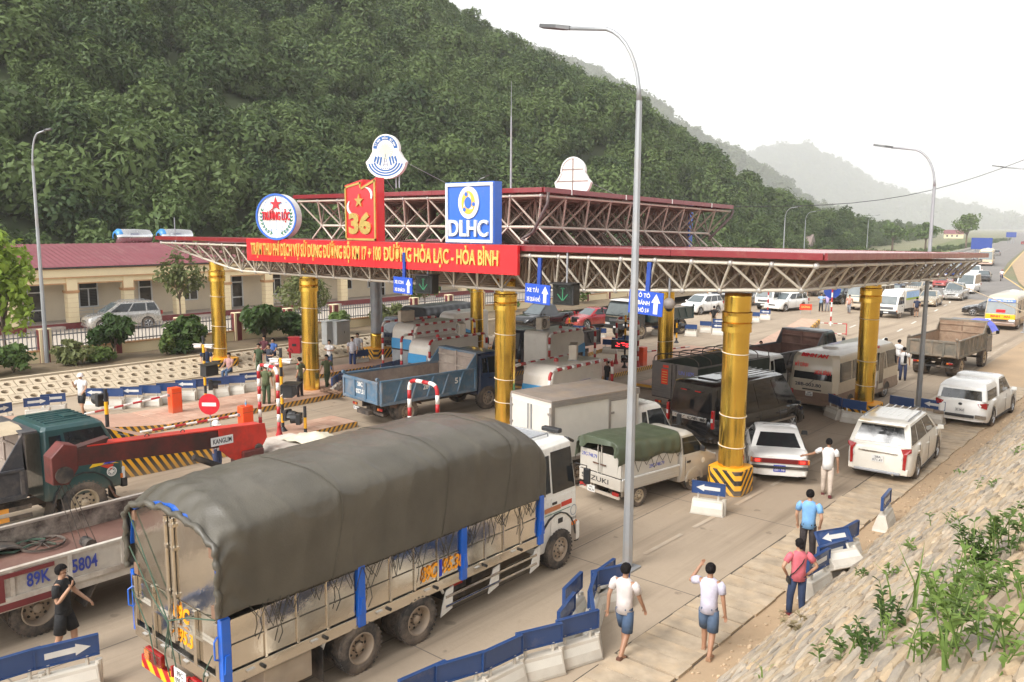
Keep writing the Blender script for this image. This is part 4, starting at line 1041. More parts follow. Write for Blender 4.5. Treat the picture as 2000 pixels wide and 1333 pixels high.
# signal poles
PY=mat('pole_yellow',srgb(232,168,20),.5,0,.06,3,.15);PK=mat('pole_black',(.02,.02,.022),.5)
def sig_pole(p,h,label,kit,r=.055,z0=.21,base=True):
 t=thing('signal_pole',label,'signal pole',p,0,'yellow and black signal poles');n=max(3,round(h/.33))
 for k in range(n):obj('yellow_band' if k % 2 else 'black_band',MB().cyl((0,0,h*k/n),(0,0,h*(k+1)/n),r,n=12),PY if k % 2 else PK,t)
 if base:obj('foot',MB().lathe([(r*3,0),(r*2.8,.03),(r*1.1,.16)],12),PK,t)
 for kind,z,a in kit:
  d=Vector((math.cos(a),math.sin(a),0));c=d*.26+Vector((0,0,z));s=Vector((-d.y,d.x,0))
  def rot(v):return d*v[0]+s*v[1]+Vector((0,0,v[2]))
  if kind=='visor':# round signal with a long hood, seen from behind and the side
   M_=Matrix(((d.x,s.x,0,c.x),(d.y,s.y,0,c.y),(0,0,1,c.z),(0,0,0,1)))
   obj('signal_body',MB(M_).box((-.06,0,0),(.16,.36,.38),top=1),BLACKM,t,bev=.02)
   b=MB(M_ @ Matrix.Rotation(R(90),4,'Y'));b.lathe([(.16,.02),(.17,.22)],16,None,R(20),R(340));b.lathe([(.155,.02),(.165,.22)],16,None,R(20),R(340));b.lathe([(.165,.2),(.14,.34)],8,None,R(110),R(250));obj('hood',b,BLACKM,t)
   obj('lens',MB(M_ @ Matrix.Rotation(R(90),4,'Y')).cyl((0,0,.02),(0,0,.035),.14,n=16),mat('lens_dark',(.08,.02,.015),.15),t)
   obj('bracket',MB().cyl((0,0,z),tuple(c),.02),STEELG,t)
  elif kind=='box':
   M_=Matrix(((d.x,s.x,0,c.x),(d.y,s.y,0,c.y),(0,0,1,c.z),(0,0,0,1)))
   obj('display_box',MB(M_).box((.02,0,0),(.36,.62,.44),top=.94),BLACKM,t,bev=.02);obj('sunshade',MB(M_).box((.1,0,.24),(.6,.7,.03)),BLACKM,t);obj('cable',MB(M_).tube([(-.18,-.1,-.1),(-.28,-.1,-.2),(-.2,0,-.3),(-.1,.0,-.26)],.02,5),PW,t)
  elif kind=='cams':
   for sg in (-1,1):
    M_=Matrix(((s.x*sg,d.x,0,0),(s.y*sg,d.y,0,0),(0,0,1,z),(0,0,0,1)))
    obj('camera',MB(M_).cyl((.08,0,0),(.38,0,-.03),.07,n=10),PW,t,smooth=False);obj('camera_hood',MB(M_).box((.24,0,.07),(.36,.17,.02)),PW,t)
  elif kind=='led':
   M_=Matrix(((d.x,s.x,0,c.x),(d.y,s.y,0,c.y),(0,0,1,c.z),(0,0,0,1)))
   obj('led_box',MB(M_).box((.0,0,0),(.2,1.3,.48)),BLACKM,t,bev=.02)
   lm=mat('led_red',(.9,.05,.06),.4,emit=.9)
   for k,y_ in enumerate((-.3,-.06,.18)):
    L_=MB(M_)
    for q in range(9):L_.box((.105,y_+random.uniform(-.08,.08),random.uniform(-.1,.1)),(.01,random.choice((.05,.12)),.03))
    obj('led_character',L_,lm,t)
 return t
fc=R(-100)
sig_pole(at(403,800,.21),2.95,'signal pole with white cameras by the leftmost gold column',[('cams',2.55,R(-60)),('box',1.62,R(10)),('visor',.98,R(60))])
sig_pole(at(553,843,.21),3.0,'signal pole with a black box among the police, just behind the arch',[('cams',2.55,R(-60)),('box',1.5,R(40)),('visor',.62,R(20))])
sig_pole(at(597,858,.21),1.15,'short signal pole with hooded lamp on the tiled island',[('visor',.72,R(-140))],base=False)
sig_pole(Vector((-25.0,10.6,1.5)),1.15,'hooded signal pole on the hatched nose above the green cab',[('visor',.8,R(-170))],base=False)
sig_pole(Vector((-23.3,36.3,.21)),2.75,'signal pole with red lit display beside the tall lamp post',[('led',1.25,R(-70)),('visor',.5,R(-60)),('cams',2.4,R(-40))])
sig_pole(at(1321,670,.2),1.6,'signal pole right of the gold column behind the hooped truck',[('visor',1.1,R(20))])
sig_pole(at(1112,663,.2),1.75,'far signal pole in front of the black pickup truck',[('visor',1.3,R(40))])
# stop sign held on the gate arm
ne=thing('no_entry_sign','round red no entry sign with white bar behind the crane boom','sign',at(412,862,0),R(38))
hz_=1.32
obj('plate',MB().prism(circ(32,.37),(0,0,hz_),(1,0,0),(0,0,1),.02),mat('sign_red2',srgb(190,22,38),.45),ne);obj('bar',MB().bb((-.25,-.026,hz_-.07),(.25,-.0205,hz_+.06)),WHITE,ne);obj('post',MB().cyl((0,.04,0),(0,.04,hz_),.025),STEELG,ne)
# fire hydrant, cabinets
FR=paint('hydrant_red',srgb(180,26,38),.1,.4,zd=None)
fb=thing('hose_cabinet','red hose cabinet on the planting bed by the gold column','cabinet',at(577,690,.72),R(35))
obj('body',MB().box((0,0,.42),(.62,.3,.84)),FR,fb,bev=.01);obj('roof',MB().box((0,0,.87),(.72,.4,.06),top=.8),FR,fb);obj('label',MB().bb((-.12,-.155,.38),(.12,-.151,.52)),BLACKM,fb)
hy=thing('fire_hydrant','red fire hydrant standing on the pierced bank','hydrant',at(567,707,.35))
obj('barrel',MB().lathe([(.06,0),(.05,.1),(.05,.5),(.11,.55),(.11,.6),(.08,.72),(0,.76)],14),FR,hy);obj('outlet',MB().cyl((-.2,0,.58),(.2,0,.58),.05),FR,hy)
CBM=mat('cabinet_grey',(.42,.43,.42),.45,.1,.06,2,.25)
for i,(px,lb) in enumerate(((647,'left grey electrical cabinet by the fence behind the woman'),(666,'right grey electrical cabinet, next to the shrub'))):
 c=thing('electrical_cabinet',lb,'cabinet',at(px,672,.72),R(0),'grey electrical cabinets');obj('case',MB().box((0,0,.65),(.5,.95,1.3)),CBM,c,bev=.015)
 for s in (-1,1):obj('door',MB().box((.256,s*.235,.66),(.012,.45,1.16)),CBM,c,bev=.005)
 obj('roof',MB().box((0,0,1.33),(.58,1.03,.05)),CBM,c);obj('handle',MB().box((.27,.05,.7),(.02,.03,.14)),BLACKM,c)
# ------------------------------------------------------------------ concrete delineators
DC=mat('delineator_concrete',(.53,.49,.42),.8,0,.08,3,.35,(.42,.33,.24));DB=paint('delineator_blue',srgb(28,62,112),.15,.45,zd=None);DW=mat('arrow_white',(.62,.61,.58),.6,dirt=.25)
def delin_proto(arrow,L=.95):
 t=thing('lane_delineator','x','barrier',(0,0,0))
 o=obj('block',MB().add([(-L/2,-.2,0),(L/2,-.2,0),(L/2,.2,0),(-L/2,.2,0),(-L/2+.03,-.2,.06),(L/2-.03,-.2,.06),(L/2-.03,.2,.06),(-L/2+.03,.2,.06),(-L/2+.05,-.09,.42),(L/2-.05,-.09,.42),(L/2-.05,.09,.42),(-L/2+.05,.09,.42)],
  [(0,3,2,1),(0,1,5,4),(1,2,6,5),(2,3,7,6),(3,0,4,7),(4,5,9,8),(5,6,10,9),(6,7,11,10),(7,4,8,11),(8,9,10,11)]),DC,t,bev=.015)
 f=MB()
 for s in (-1,1):f.add([(-L/2+.07,s*.193,.075),(L/2-.07,s*.193,.075),(L/2-.09,s*.111,.36),(-L/2+.09,s*.111,.36)],[(0,1,2,3)[::s]])
 obj('painted_face',f,mat('delineator_paint',(.64,.61,.54),.6,0,.05,3,.3),t)
 obj('end_post',MB().cyl((L/2-.03,0,.0),(L/2-.03,0,.47),.055,n=10),DC,t)
 for x in (-.28,.28):obj('post',MB().cyl((x,0,.41),(x,0,.58),.03,n=8),DC,t)
 obj('board',MB().box((0,0,.73),(L*.97,.035,.34)),DB,t);
 e=MB()
 for s in (-1,1):e.box((0,s*.022,.565),(L*.97,.03,.02));e.box((0,s*.022,.895),(L*.97,.03,.02));e.box((s*L*.478,0,.73),(.02,.07,.35))
 obj('board_rim',e,DB,t)
 if arrow:
  for s in (-1,1):
   d=arrow;pts=[(-.32*d,-.05),(.12*d,-.05),(.12*d,-.1),(.34*d,0),(.12*d,.1),(.12*d,.05),(-.32*d,.05)]
   b=MB();b.add([(x,s*.0185,.73+z) for x,z in pts],[tuple(range(7))]);b.add([(x,s*.0215,.73+z) for x,z in pts],[tuple(range(7))]);obj('arrow',b,DW,t)
 return t
PD={}
def delin(p,rz,arrow,label,group,sc_=1.0,tilt=0):
 if arrow not in PD:PD[arrow]=delin_proto(arrow);t=PD[arrow];PD[arrow]=t;t['label']=label;t['group']=group;t.location=p;t.rotation_euler=(tilt,0,rz)
 else:t=dup(PD[arrow],p,rz,label,group);t.rotation_euler=(tilt,0,rz)
 t.scale=(sc_,)*3;return t
def dpx(p,q,arrow,label,group,sc_=.95,tilt=0,h=.73,up=0):
 """delineator whose board ends the photograph shows at pixels p and q"""
 a,c=at(*p,h+up),at(*q,h+up);m_=(a+c)/2;rz=math.atan2(c.y-a.y,c.x-a.x);m_.z=up
 return delin(m_,rz,arrow,label,group,sc_,tilt)
NG='blue topped concrete delineators in the foreground row'
for p,q,a,lb in (((795,1338),(856,1311),0,'lowest blue board of the near row, cut by the picture bottom'),((858,1313),(941,1288),0,'second board of the near row counted from the picture bottom'),
 ((949,1286),(1013,1256),0,'third delineator of the near row, beside the truck rear wheels'),((1016,1250),(1090,1232),0,'fourth delineator of the near row with plain board'),((1099,1223),(1157,1207),0,'last delineator of the near row before the corner'),
 ((1095,1204),(1118,1174),0,'delineator seen nearly edge on, just behind the corner of the row'),((1105,1159),(1132,1132),0,'delineator farthest left in the cluster near the lamp foot'),
 ((1159,1207),(1153,1162),0,'delineator turned away at the corner beside the walking man'),((1151,1168),(1163,1132),0,'narrow looking delineator in the middle of the cluster'),((1163,1129),(1196,1105),0,'rearmost board of the cluster left of the lamp pole'),((1178,1123),(1207,1117),0,'board just in front of the lamp pole foot')):
 dpx(p,q,a,lb,NG)
LG='delineators along the left lane'
for k,(p,q,a) in enumerate((((171,765),(200,765),-1),((204,765),(236,765),0),((239,762),(274,762),-1),((277,759),(309,759),0),((312,755),(342,754),0),((347,749),(379,749),-1),((382,747),(410,745),0),((412,744),(440,742),0),((444,740),(472,739),0),((475,735),(500,733),-1),((51,785),(91,781),1),((90,777),(117,775),-1),((-15,800),(15,794),1))):
 dpx(p,q,a,['left arrow delineator next to the man on the phone','plain delineator second right of the man on the phone','left arrow delineator behind the raised gate arm','plain delineator left of the first orange gate box','plain delineator right behind the first orange gate box','left arrow delineator right of the orange gate box','plain delineator left of the camera pole','plain delineator right of the camera pole','plain delineator below the leftmost column block','left arrow delineator behind the policemen','right arrow delineator far left by the pierced bank','left arrow delineator far left overlapping the right arrow one','delineator at the left picture edge above the dump truck'][k],LG)
MG='delineators between the lanes behind the policeman'
for k,(p,q,a) in enumerate((((648,745),(657,738),0),((659,738),(667,732),0),((668,733),(686,730),-1),((688,730),(712,726),0),((722,724),(743,717),0),((745,716),(766,711),0),((768,711),(784,706),0),((698,690),(714,688),0))):
 dpx(p,q,a,['nearest one of the curved row, seen nearly edge on','second one along the curved row','arrow board of the curved row behind the blue dump tailgate','plain board at the middle of the curved row','first board past the gap in the curved row','board before the end of the curved row','last board of the curved row by the navy truck wheel','single board by the two men in light shirts'][k],MG)
dpx((1359,948),(1410,955),-1,'left arrow delineator in front of the nearest hatched block',NG);delin(at(1727,1030),R(95),-1,'lone arrow delineator at the slope toe below the white SUV',NG)
delin(at(1595,1163),R(84),-1,'standing delineator between the woman and the tipped one',NG);delin(at(1622,1140),R(72),-1,'arrow delineator under the tipped one',NG);delin(at(1652,1112,.4),R(62),-1,'delineator tipped over on top of the others by the slope',NG,.95,R(-35))
delin(at(1654,1100),R(84),0,'delineator behind the tipped one at the slope toe',NG)
CG='delineators round the column block by the minibus'
for k,(x,y,rz,a) in enumerate(((-11.75,34.4,60,0),(-11.3,33.0,140,0),(-10.4,32.6,175,0),(-9.2,34.5,172,0),(-8.1,34.7,170,1),(-12.0,35.6,95,0))):
 delin((x,y,0),R(rz),a,['blue board left of the hatched block by the minibus','board at the near left corner of the block by the minibus','board in front of the block by the minibus','plain board behind the white SUV roof','right arrow board behind the white SUV roof','board behind the block by the minibus'][k],CG)
delin((-7.3,38.6,0),R(175),0,'plain dark board behind the white pickup roof',CG)
FG='delineators dotted across the far plaza'
for k,(px,py,rz,a) in enumerate(((1190,690,20,0),(1208,686,20,-1),(1228,682,20,0),(1152,668,20,0),(1172,665,20,0),(1300,637,20,-1),(1349,657,20,0),(1378,650,20,0),(1403,645,20,-1),(1455,632,20,0),(1473,630,20,0),(1494,625,20,-1),(1402,655,20,-1),(1712,690,30,0),(1130,660,20,0),(1284,655,20,0))):
 lb=['leftmost of three boards under the black dump truck front','arrow board under the black dump truck front','right one of three boards by the red display','left board under the red car','right board under the red car','arrow board in front of the small white SUV','first lone board right of the far gold column','second lone board right of the far gold column','arrow board left of the near column shaft','board just right of the near column shaft','second board right of the near column shaft','arrow board in front of the white far SUV','arrow board hidden at the near column left edge','board between the minibus and the near right column','board beside the far left signal pole','board beneath the black truck rear wheel'][k]
 delin(at(px,py),R(rz),a,lb,FG,.9)
LL='delineators in the lower left corner'
dpx((79,1285),(181,1260),1,'big right arrow delineator in front of the man in black',LL,1.0);dpx((-35,1318),(65,1288),0,'plain delineator cut by the lower left picture corner',LL,1.0)
# far barrier and signs
fbz=thing('folding_barrier','red and white folding barrier on the far plaza','barrier',at(1617,653),R(20))
for x in (-1.2,1.2):
 for s in (-1,1):obj('leg',MB().cyl((x,s*.3,0),(x,0,.8),.03),PR,fbz)
 obj('foot_bar',MB().cyl((x,-.3,.1),(x,.3,.1),.025),PR,fbz)
for k in range(8):obj('red_band' if k % 2 else 'white_band',MB().cyl((-1.2+.3*k,0,.78),(-1.2+.3*(k+1),0,.78),.03),PR if k % 2 else PW,fbz);obj('red_band' if k % 2 else 'white_band',MB().cyl((-1.2+.3*k,-.3,.1),(-1.2+.3*(k+1),-.3,.1),.025),PR if k % 2 else PW,fbz)
for px,py,h,cl,r_,lb in ((1622,637,3.3,srgb(24,60,140),.62,'round blue traffic sign on a striped post, far plaza'),(1499,616,3.1,srgb(105,62,48),.5,'round brown backed sign on a striped post near the white SUV')):
 t=thing('round_traffic_sign',lb,'sign',at(px,py),R(30));n=9
 for k in range(n):obj('red_band' if k % 2 else 'white_band',MB().cyl((0,0,h*k/n),(0,0,h*(k+1)/n),.06),PR if k % 2 else PW,t)
 obj('plate',MB().prism(circ(28,r_),(0,.09,h-r_*.9),(1,0,0),(0,0,1),.02),mat('plate_%d' % px,cl,.5),t);MATS['plate_%d' % px].name='traffic_plate'
rb=thing('red_notice','small red notice board beside the blue round sign','sign',at(1573,614),R(25));obj('board',MB().box((0,0,.62),(1.0,.04,.5)),mat('notice_red',srgb(225,60,30),.5),rb)
for x in (-.4,.4):obj('leg',MB().cyl((x,0,0),(x,0,.5),.02),STEELG,rb)
text('STOP' if False else 'DỪNG',rb,mat('notice_yellow',(.7,.55,.15),.5),(-.35,-.021,.55),(1,0,0),(0,0,1),.7,.16,.004,.02)
for x,y,w_,h,lb in ((aty(1917,480,225).x+6,225,4.4,2.7,'large blue road sign on posts beside the coach'),(aty(1975,462,460).x+6,460,4.2,2.4,'farther blue road sign at the end of the road')):
 t=thing('road_sign',lb,'sign',(x-6,y,0),R(8));z_=2.4 if y < 300 else 3.0
 obj('board',MB().box((0,0,z_+h/2),(w_,.15,h)),mat('road_sign_blue',srgb(28,62,140),.5),t)
 for k in (-.28,0,.28):obj('post',MB().cyl((w_*k,.3,-1),(w_*k,.3,z_+h*.7),.14),STEELG,t)
pile=MB()
for i in range(14):pile.box((random.uniform(-.5,.5),random.uniform(-.2,.2),.03+i*.012),(random.uniform(.5,.95),.05,.03),rz=random.uniform(-.5,.5))
tag(obj('wood_scraps',pile,mat('old_wood',(.22,.13,.08),.8,var=.3),loc=at(650,770,.24)),'pile of broken boards at the foot of the gold column','scrap wood',None)

# ------------------------------------------------------------------ office building, fence, plants on the left
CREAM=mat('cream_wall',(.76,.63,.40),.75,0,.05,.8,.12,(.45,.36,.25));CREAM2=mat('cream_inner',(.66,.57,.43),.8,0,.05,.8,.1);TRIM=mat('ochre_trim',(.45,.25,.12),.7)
MAROON=mat('maroon_paint',(.17,.028,.03),.55,0,.1,2,.15);UPVC=mat('upvc_white',(.62,.63,.63),.4);WGL=mat('window_glass',(.02,.02,.022),.05,coat=.3);ROOFB=mat('corrugated_red',(.19,.05,.06),.65,0,.08,.5,.2,(.4,.25,.22),.4)
bx,by0,by1,fz=-58.2,-8.0,70.0,.95
bt=thing('office_building','long cream single storey office with maroon tin roof and arcade','building',(bx,by0,0))
L_=by1-by0;pitch=3.75;nb=int(L_/pitch)
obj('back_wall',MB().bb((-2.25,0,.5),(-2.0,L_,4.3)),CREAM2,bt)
obj('floor_slab',MB().bb((-2.0,0,.5),(.1,L_,fz)),mat('veranda_floor',(.38,.33,.29),.5),bt);obj('plinth_band',MB().bb((.101,0,.52),(.13,L_,.93)),MAROON,bt)
obj('parapet',MB().bb((-.55,-.1,3.95),(.32,L_+.1,4.62)),CREAM,bt,bev=.02);obj('cornice',MB().bb((.322,-.1,4.5),(.42,L_+.1,4.66)),TRIM,bt);obj('cornice',MB().bb((.322,-.1,3.92),(.36,L_+.1,4.0)),TRIM,bt)
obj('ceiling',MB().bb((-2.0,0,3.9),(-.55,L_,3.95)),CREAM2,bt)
obj('end_wall',MB().bb((-9,L_,.5),(0,L_+.2,4.4)),CREAM,bt)
b=MB();n=int(L_/.19);vs=[]
for x,z in ((.62,4.66),(-5.0,6.05),(-10.5,4.8)):
 for i in range(n+1):vs.append((x,i*.19,z+.028*(i % 2)))
m_=n+1;b.add(vs,[(j*m_+i,j*m_+i+1,(j+1)*m_+i+1,(j+1)*m_+i) for j in range(2) for i in range(n)])
obj('roof',b,ROOFB,bt);obj('gutter',MB().bb((.45,0,4.56),(.60,L_,4.655)),BLACKM,bt)
PRP={}
def part_copy(name,key,make,parent,loc):
 if key not in PRP:PRP[key]=make()
 o=bpy.data.objects.new(name,PRP[key][0]);col.objects.link(o);o.parent=parent;o.location=loc
 for nm,me in PRP[key][1:]:
  c=bpy.data.objects.new(nm,me);col.objects.link(c);c.parent=o
 return o
def me_of(mb,name,m):me=mb.mesh(name);me.materials.append(m);return me
def pillar():
 b=MB();b.bb((-.28,-.34,0),(.28,.34,3.0))
 g=MB()
 for k in range(6):g.bb((-.285,-.345,.35+k*.32),(.285,.345,.362+k*.32))
 c=MB().bb((-.36,-.42,2.02),(.36,.42,2.14));c.bb((-.33,-.39,1.95),(.33,.39,2.018))
 return [me_of(b,'pillar',CREAM),('groove',me_of(g,'groove',TRIM)),('capital',me_of(c,'capital',TRIM))]
def window(w=1.25,h=1.75):
 g=MB().bb((-.005,-w/2,0),(.03,w/2,h));f=MB()
 for y in (-w/2,w/2):f.bb((.031,y-.04,0),(.075,y+.04,h))
 f.bb((.031,-.04,0),(.074,.04,h*.72))
 for z in (0,h*.72,h):f.bb((.031,-w/2-.03,z-.04),(.073,w/2+.03,z+.04))
 bl=MB()
 for k in range(10):bl.bb((.03,-w/2+.1,.12+k*.11),(.04,w/2-.1,.15+k*.11))
 return [me_of(g,'window',WGL),('frame',me_of(f,'frame',UPVC)),('blind_slats',me_of(bl,'blind_slats',mat('blind_dark',(.06,.055,.05),.5)))]
def door():
 w,h=.95,2.45;g=MB().bb((-.005,-w/2,0),(.03,w/2,h));f=MB()
 for y in (-w/2,w/2):f.bb((.031,y-.05,0),(.075,y+.05,h))
 for z in (.75,1.95,h):f.bb((.031,-w/2,z-.04),(.073,w/2,z+.04))
 return [me_of(g,'door',WGL),('frame',me_of(f,'frame',UPVC))]
def archb(w):
 b=MB();b.bb((-.2,-w/2,2.62),(.2,w/2,3.0));t_=MB()
 t_.bb((.2,-w/2+.0,2.56),(.225,w/2-.0,2.64));t_.bb((.2,-w/2,2.1),(.224,-w/2+.07,2.6));t_.bb((.2,w/2-.07,2.1),(.224,w/2,2.6))
 return [me_of(b,'lintel',CREAM),('trim',me_of(t_,'trim',TRIM))]
def rail_b(w):
 b=MB()
 for z in (.25,.5,.75,.95):b.cyl((0,-w/2,z),(0,w/2,z),.018,n=5)
 for k in range(4):b.cyl((0,-w/2+w*k/3,0),(0,-w/2+w*k/3,.95),.022,n=5)
 return [me_of(b,'railing',mat('rail_steel',(.45,.46,.47),.35,.5))]
for i in range(nb+1):
 y=i*pitch+.9;part_copy('pillar','pillar',pillar,bt,(-.1,y,fz))
 if i < nb:
  part_copy('lintel','lintel',lambda:archb(pitch-.68),bt,(-.1,y+pitch/2,fz))
  if i % 2==0:part_copy('window','win',window,bt,(-2.0,y+pitch/2,fz+.8));part_copy('railing','rail',lambda:rail_b(pitch-.7),bt,(-.1,y+pitch/2,fz)) if i % 4==0 else None
  else:
   part_copy('door','door',door,bt,(-2.0,y+pitch/2+.3,fz));part_copy('window','win2',lambda:window(.6,1.75),bt,(-2.0,y+pitch/2-.95,fz+.8))
   obj('door_sign',MB().bb((-1.99,y+pitch/2+.1,fz+2.6),(-1.97,y+pitch/2+.5,fz+2.72)),FR,bt)
 if i % 3==1:obj('step',MB().bb((.131,y+.8,.5),(.75,y+pitch-.8,.78)),mat('veranda_floor',(0,0,0)),bt)
# water tanks
INOX=mat('inox',(.62,.62,.62),.18,1.0,.05,2,.05)
for k,(y,lb) in enumerate(((30.9,'left stainless water tank on the maroon roof'),(34.4,'right stainless water tank behind the canopy tip'))):
 t=thing('water_tank',lb,'water tank',(-66,y,5.85),0,'stainless water tanks');Mx=Matrix.Rotation(R(90),4,'X')
 obj('drum',MB(Matrix.Translation((0,0,.62)) @ Mx).lathe([(0,-1.45),(.42,-1.42),(.62,-1.2),(.64,0),(.62,1.2),(.42,1.42),(0,1.45)],24),INOX,t,smooth=True)
 obj('blue_end',MB(Matrix.Translation((0,0,.62)) @ Mx).lathe([(.63,1.05),(.635,1.2),(.45,1.435),(.3,1.44)],20,None,R(20),R(200)),mat('tank_blue',srgb(60,130,190),.4),t,smooth=True)
 obj('label',MB().bb((.6,-.55,.78),(.62,.3,.93)),mat('tank_label',(.5,.56,.6),.4),t);text('TAN MY' if False else 'INOX',t,mat('tank_ink',srgb(50,80,140),.5),(.624,-.45,.8),(0,1,0),(0,0,1),.6,.1,.002,.01)
 fr=MB()
 for a in np.linspace(-1.2,1.2,7):fr.bb((.45,a-.04,-.1),(.55,a+.04,.22))
 fr.bb((-.5,-1.3,-.1),(.5,1.3,.0));obj('cradle',fr,MAROON,t)
ant=thing('roof_pipe','thin vent pipe rising from the maroon roof between the tanks','pipe',(-64.5,33.6,5.4));obj('pipe',MB().cyl((0,0,0),(0,0,2.6),.04),STEELG,ant)
# fence
FB=paint('fence_bar_grey',(.17,.17,.19),.1,.45,zd=None)
ft=thing('fence','grey bar fence on a cream wall with maroon pillars along the yard','fence',(FX,0,0))
obj('base_wall',MB().bb((-.12,-12,.5),(.12,120,1.22)),CREAM,ft);obj('coping',MB().bb((-.16,-12,1.222),(.16,120,1.29)),TRIM,ft)
bar=MB().box((0,0,.46),(.035,.035,.98)).mesh('bar');bar.materials.append(FB)
ppitch=3.55;pys=[5.3+ppitch*k for k in range(-4,25)]
bars=[]
for k,y in enumerate(pys):
 o=obj('pillar',MB().bb((-.22,y-.28,.5),(.22,y+.28,2.34)),CREAM if k else CREAM,ft,bev=.015)
 obj('pillar_face',MB().bb((.222,y-.15,.55),(.24,y+.15,2.3)),MAROON,o);obj('pillar_face',MB().bb((-.15,y-.3,.55),(.15,y-.282,2.3)),MAROON,o)
 if k < len(pys)-1:
  a,c=y+.29,y+ppitch-.29
  for z in (1.42,1.98):obj('rail',MB().bb((-.02,a,z-.03),(.02,c,z+.03)),FB,ft)
  nbar=15
  for i in range(nbar):bars.append((0,a+(c-a)*(i+.5)/nbar,1.29))
vis=sorted(bars,key=lambda p:(p[1] < 3,abs(p[1]-12)))
for p in vis[:290]:
 o=bpy.data.objects.new('bar',bar);col.objects.link(o);o.parent=ft;o.location=p
rest=MB()
for p in vis[290:]:rest.box((p[0],p[1],p[2]+.46),(.035,.035,.98))
obj('bar_row',rest,FB,ft)['kind']='stuff'
# right part of the yard wall beyond the building
# ------------------------------------------------------------------ plants
LF={k:leaf_mat(n,a,c_,.25,.3) for k,n,a,c_ in (('lime','lime_leaves',(.10,.17,.02),(.26,.36,.05)),('dark','dark_leaves',(.022,.05,.014),(.07,.12,.03)),('mid','mid_leaves',(.05,.10,.022),(.13,.19,.05)),('olive','olive_leaves',(.08,.10,.03),(.17,.19,.07)),('weed','weed_leaves',(.07,.13,.025),(.20,.29,.07)),('dry','dry_stems',(.25,.20,.11),(.38,.31,.18)))}
BARK=mat('bark',(.15,.11,.08),.9,0,.25,6,bump=.5)
def tree(name,label,p,h,r,leaf,n=900,trunk=.06,crowns_=3,cat='tree',group=None,size=.16,lean=0,base=.35,aspect=1.6,droop=.3,rz=1.):
 t=thing(name,label,cat,p,random.random()*6,group);tr=MB()
 z1=h*base;tr.tube([(0,0,-.1),(lean*.3,.03,z1*.5),(lean*.6,0,z1),(lean,0,h*.8)],[trunk*1.3,trunk,trunk*.8,trunk*.3],8)
 Q=[]
 for k in range(crowns_):
  a=2*PI*k/crowns_+random.random();rr=r*random.uniform(.25,.6);zc=h*(base+(1-base)*random.uniform(.3,.78));c=np.array([lean+rr*math.cos(a),rr*math.sin(a),zc])
  tr.tube([(lean*.6,0,z1*random.uniform(.8,1.1)),tuple((np.array([lean*.6,0,z1])+c)/2+np.array([0,0,.05*h])),tuple(c)],[trunk*.5,trunk*.35,trunk*.12],5)
  q=leaf_cloud(n//crowns_,r*random.uniform(.55,.8),(h*(1-base))*.36*rz,size,random.randrange(9999),6,aspect,droop);Q.append(q+c)
 q=leaf_cloud(n//4,r*.5,h*.2,size,random.randrange(9999),4,aspect,droop)+np.array([lean,0,h*.86]);Q.append(q)
 obj('trunk',tr,BARK,t,smooth=True);obj('crown',quads_mesh('crown',np.concatenate(Q),LF[leaf]),None,t)
 return t
tree('young_tree','bright lime green young tree at the left edge before the office',(-45.6,14.6,.5),6.3,1.5,'lime',2100,.09,7,size=.26,base=.28)
tree('young_tree','thin spreading tree with sparse leaves left of the canopy tip',(-46.5,24.3,.5),5.6,1.7,'olive',500,.06,5,size=.22,base=.45)
tree('young_tree','feathery grey green tree behind the banner left columns',(-46.8,33.2,.5),4.6,1.6,'olive',1500,.05,8,size=.15,base=.15,aspect=2.6)
tree('young_tree','green tree under the XE CON lane sign behind the fence',(-47,44.5,.5),4.0,1.5,'mid',900,.06,5,size=.24,base=.3)
tree('young_tree','small tree right of the signal box behind the fence',(-48,52,.5),3.2,1.1,'mid',500,.05,4,size=.22,base=.4)
PG='papaya like shrubs on the planting bed'
tree('shrub','broad leaved shrub with single stem in front of the parked silver SUV',(-42.4,18.6,.68),2.2,.95,'dark',900,.05,6,'shrub',PG,.34,base=.3,aspect=1.3)
tree('shrub','dark spreading shrub left of the leftmost gold column',(-42.0,22.4,.68),1.9,1.0,'dark',1000,.045,6,'shrub',PG,.34,base=.2,aspect=1.3)
tree('shrub','dense dark shrub right of the leftmost gold column',(-42.6,27.4,.68),2.1,1.25,'dark',1700,.05,8,'shrub',PG,.3,base=.1)
tree('shrub','dark shrub behind the seated men on the bank',(-42.5,29.4,.68),1.6,.95,'dark',900,.04,5,'shrub',PG,.28,base=.1)
SG='low bushes along the yard wall'
for x,y,h,r,lf,lb in ((-41.8,13.7,1.5,1.1,'mid','leafy bush at the lower left by the lamp foot'),(-41.6,12.2,1.0,.9,'dark','dark bush at the left picture edge'),(-42.2,16.3,1.25,1.1,'olive','greyish round bush just right of the lamp pole'),(-41.9,17.6,.8,.7,'mid','small bush between the grey bush and the shrub stem'),(-41.6,20.9,1.3,.5,'mid','upright spiky plant by the second pillar'),
       (-41.8,21.9,.7,.8,'dark','low creeper right of the spiky plant'),(-42.0,32.4,1.5,.8,'mid','bush behind the red hose cabinet'),(-43.2,37.0,1.5,.8,'olive','bush to the right of the grey cabinets'),(-43.3,38.6,1.3,.8,'olive','thin bush under the fence behind two men'),(-43.0,60.0,2.2,1.1,'mid','bush at the far fence above the red car'),(-43,50,1.2,.8,'mid','bush behind the black pickup')):
 tree('bush',lb,(x,y,.66),h,r,lf,700,.03,5,'bush',SG,.17,base=.05,aspect=1.8)
tree('tree','dense tree at the yard end above the black dump truck',(-47,76,.3),4.5,3.2,'mid',1800,.1,8,size=.34,base=.1)
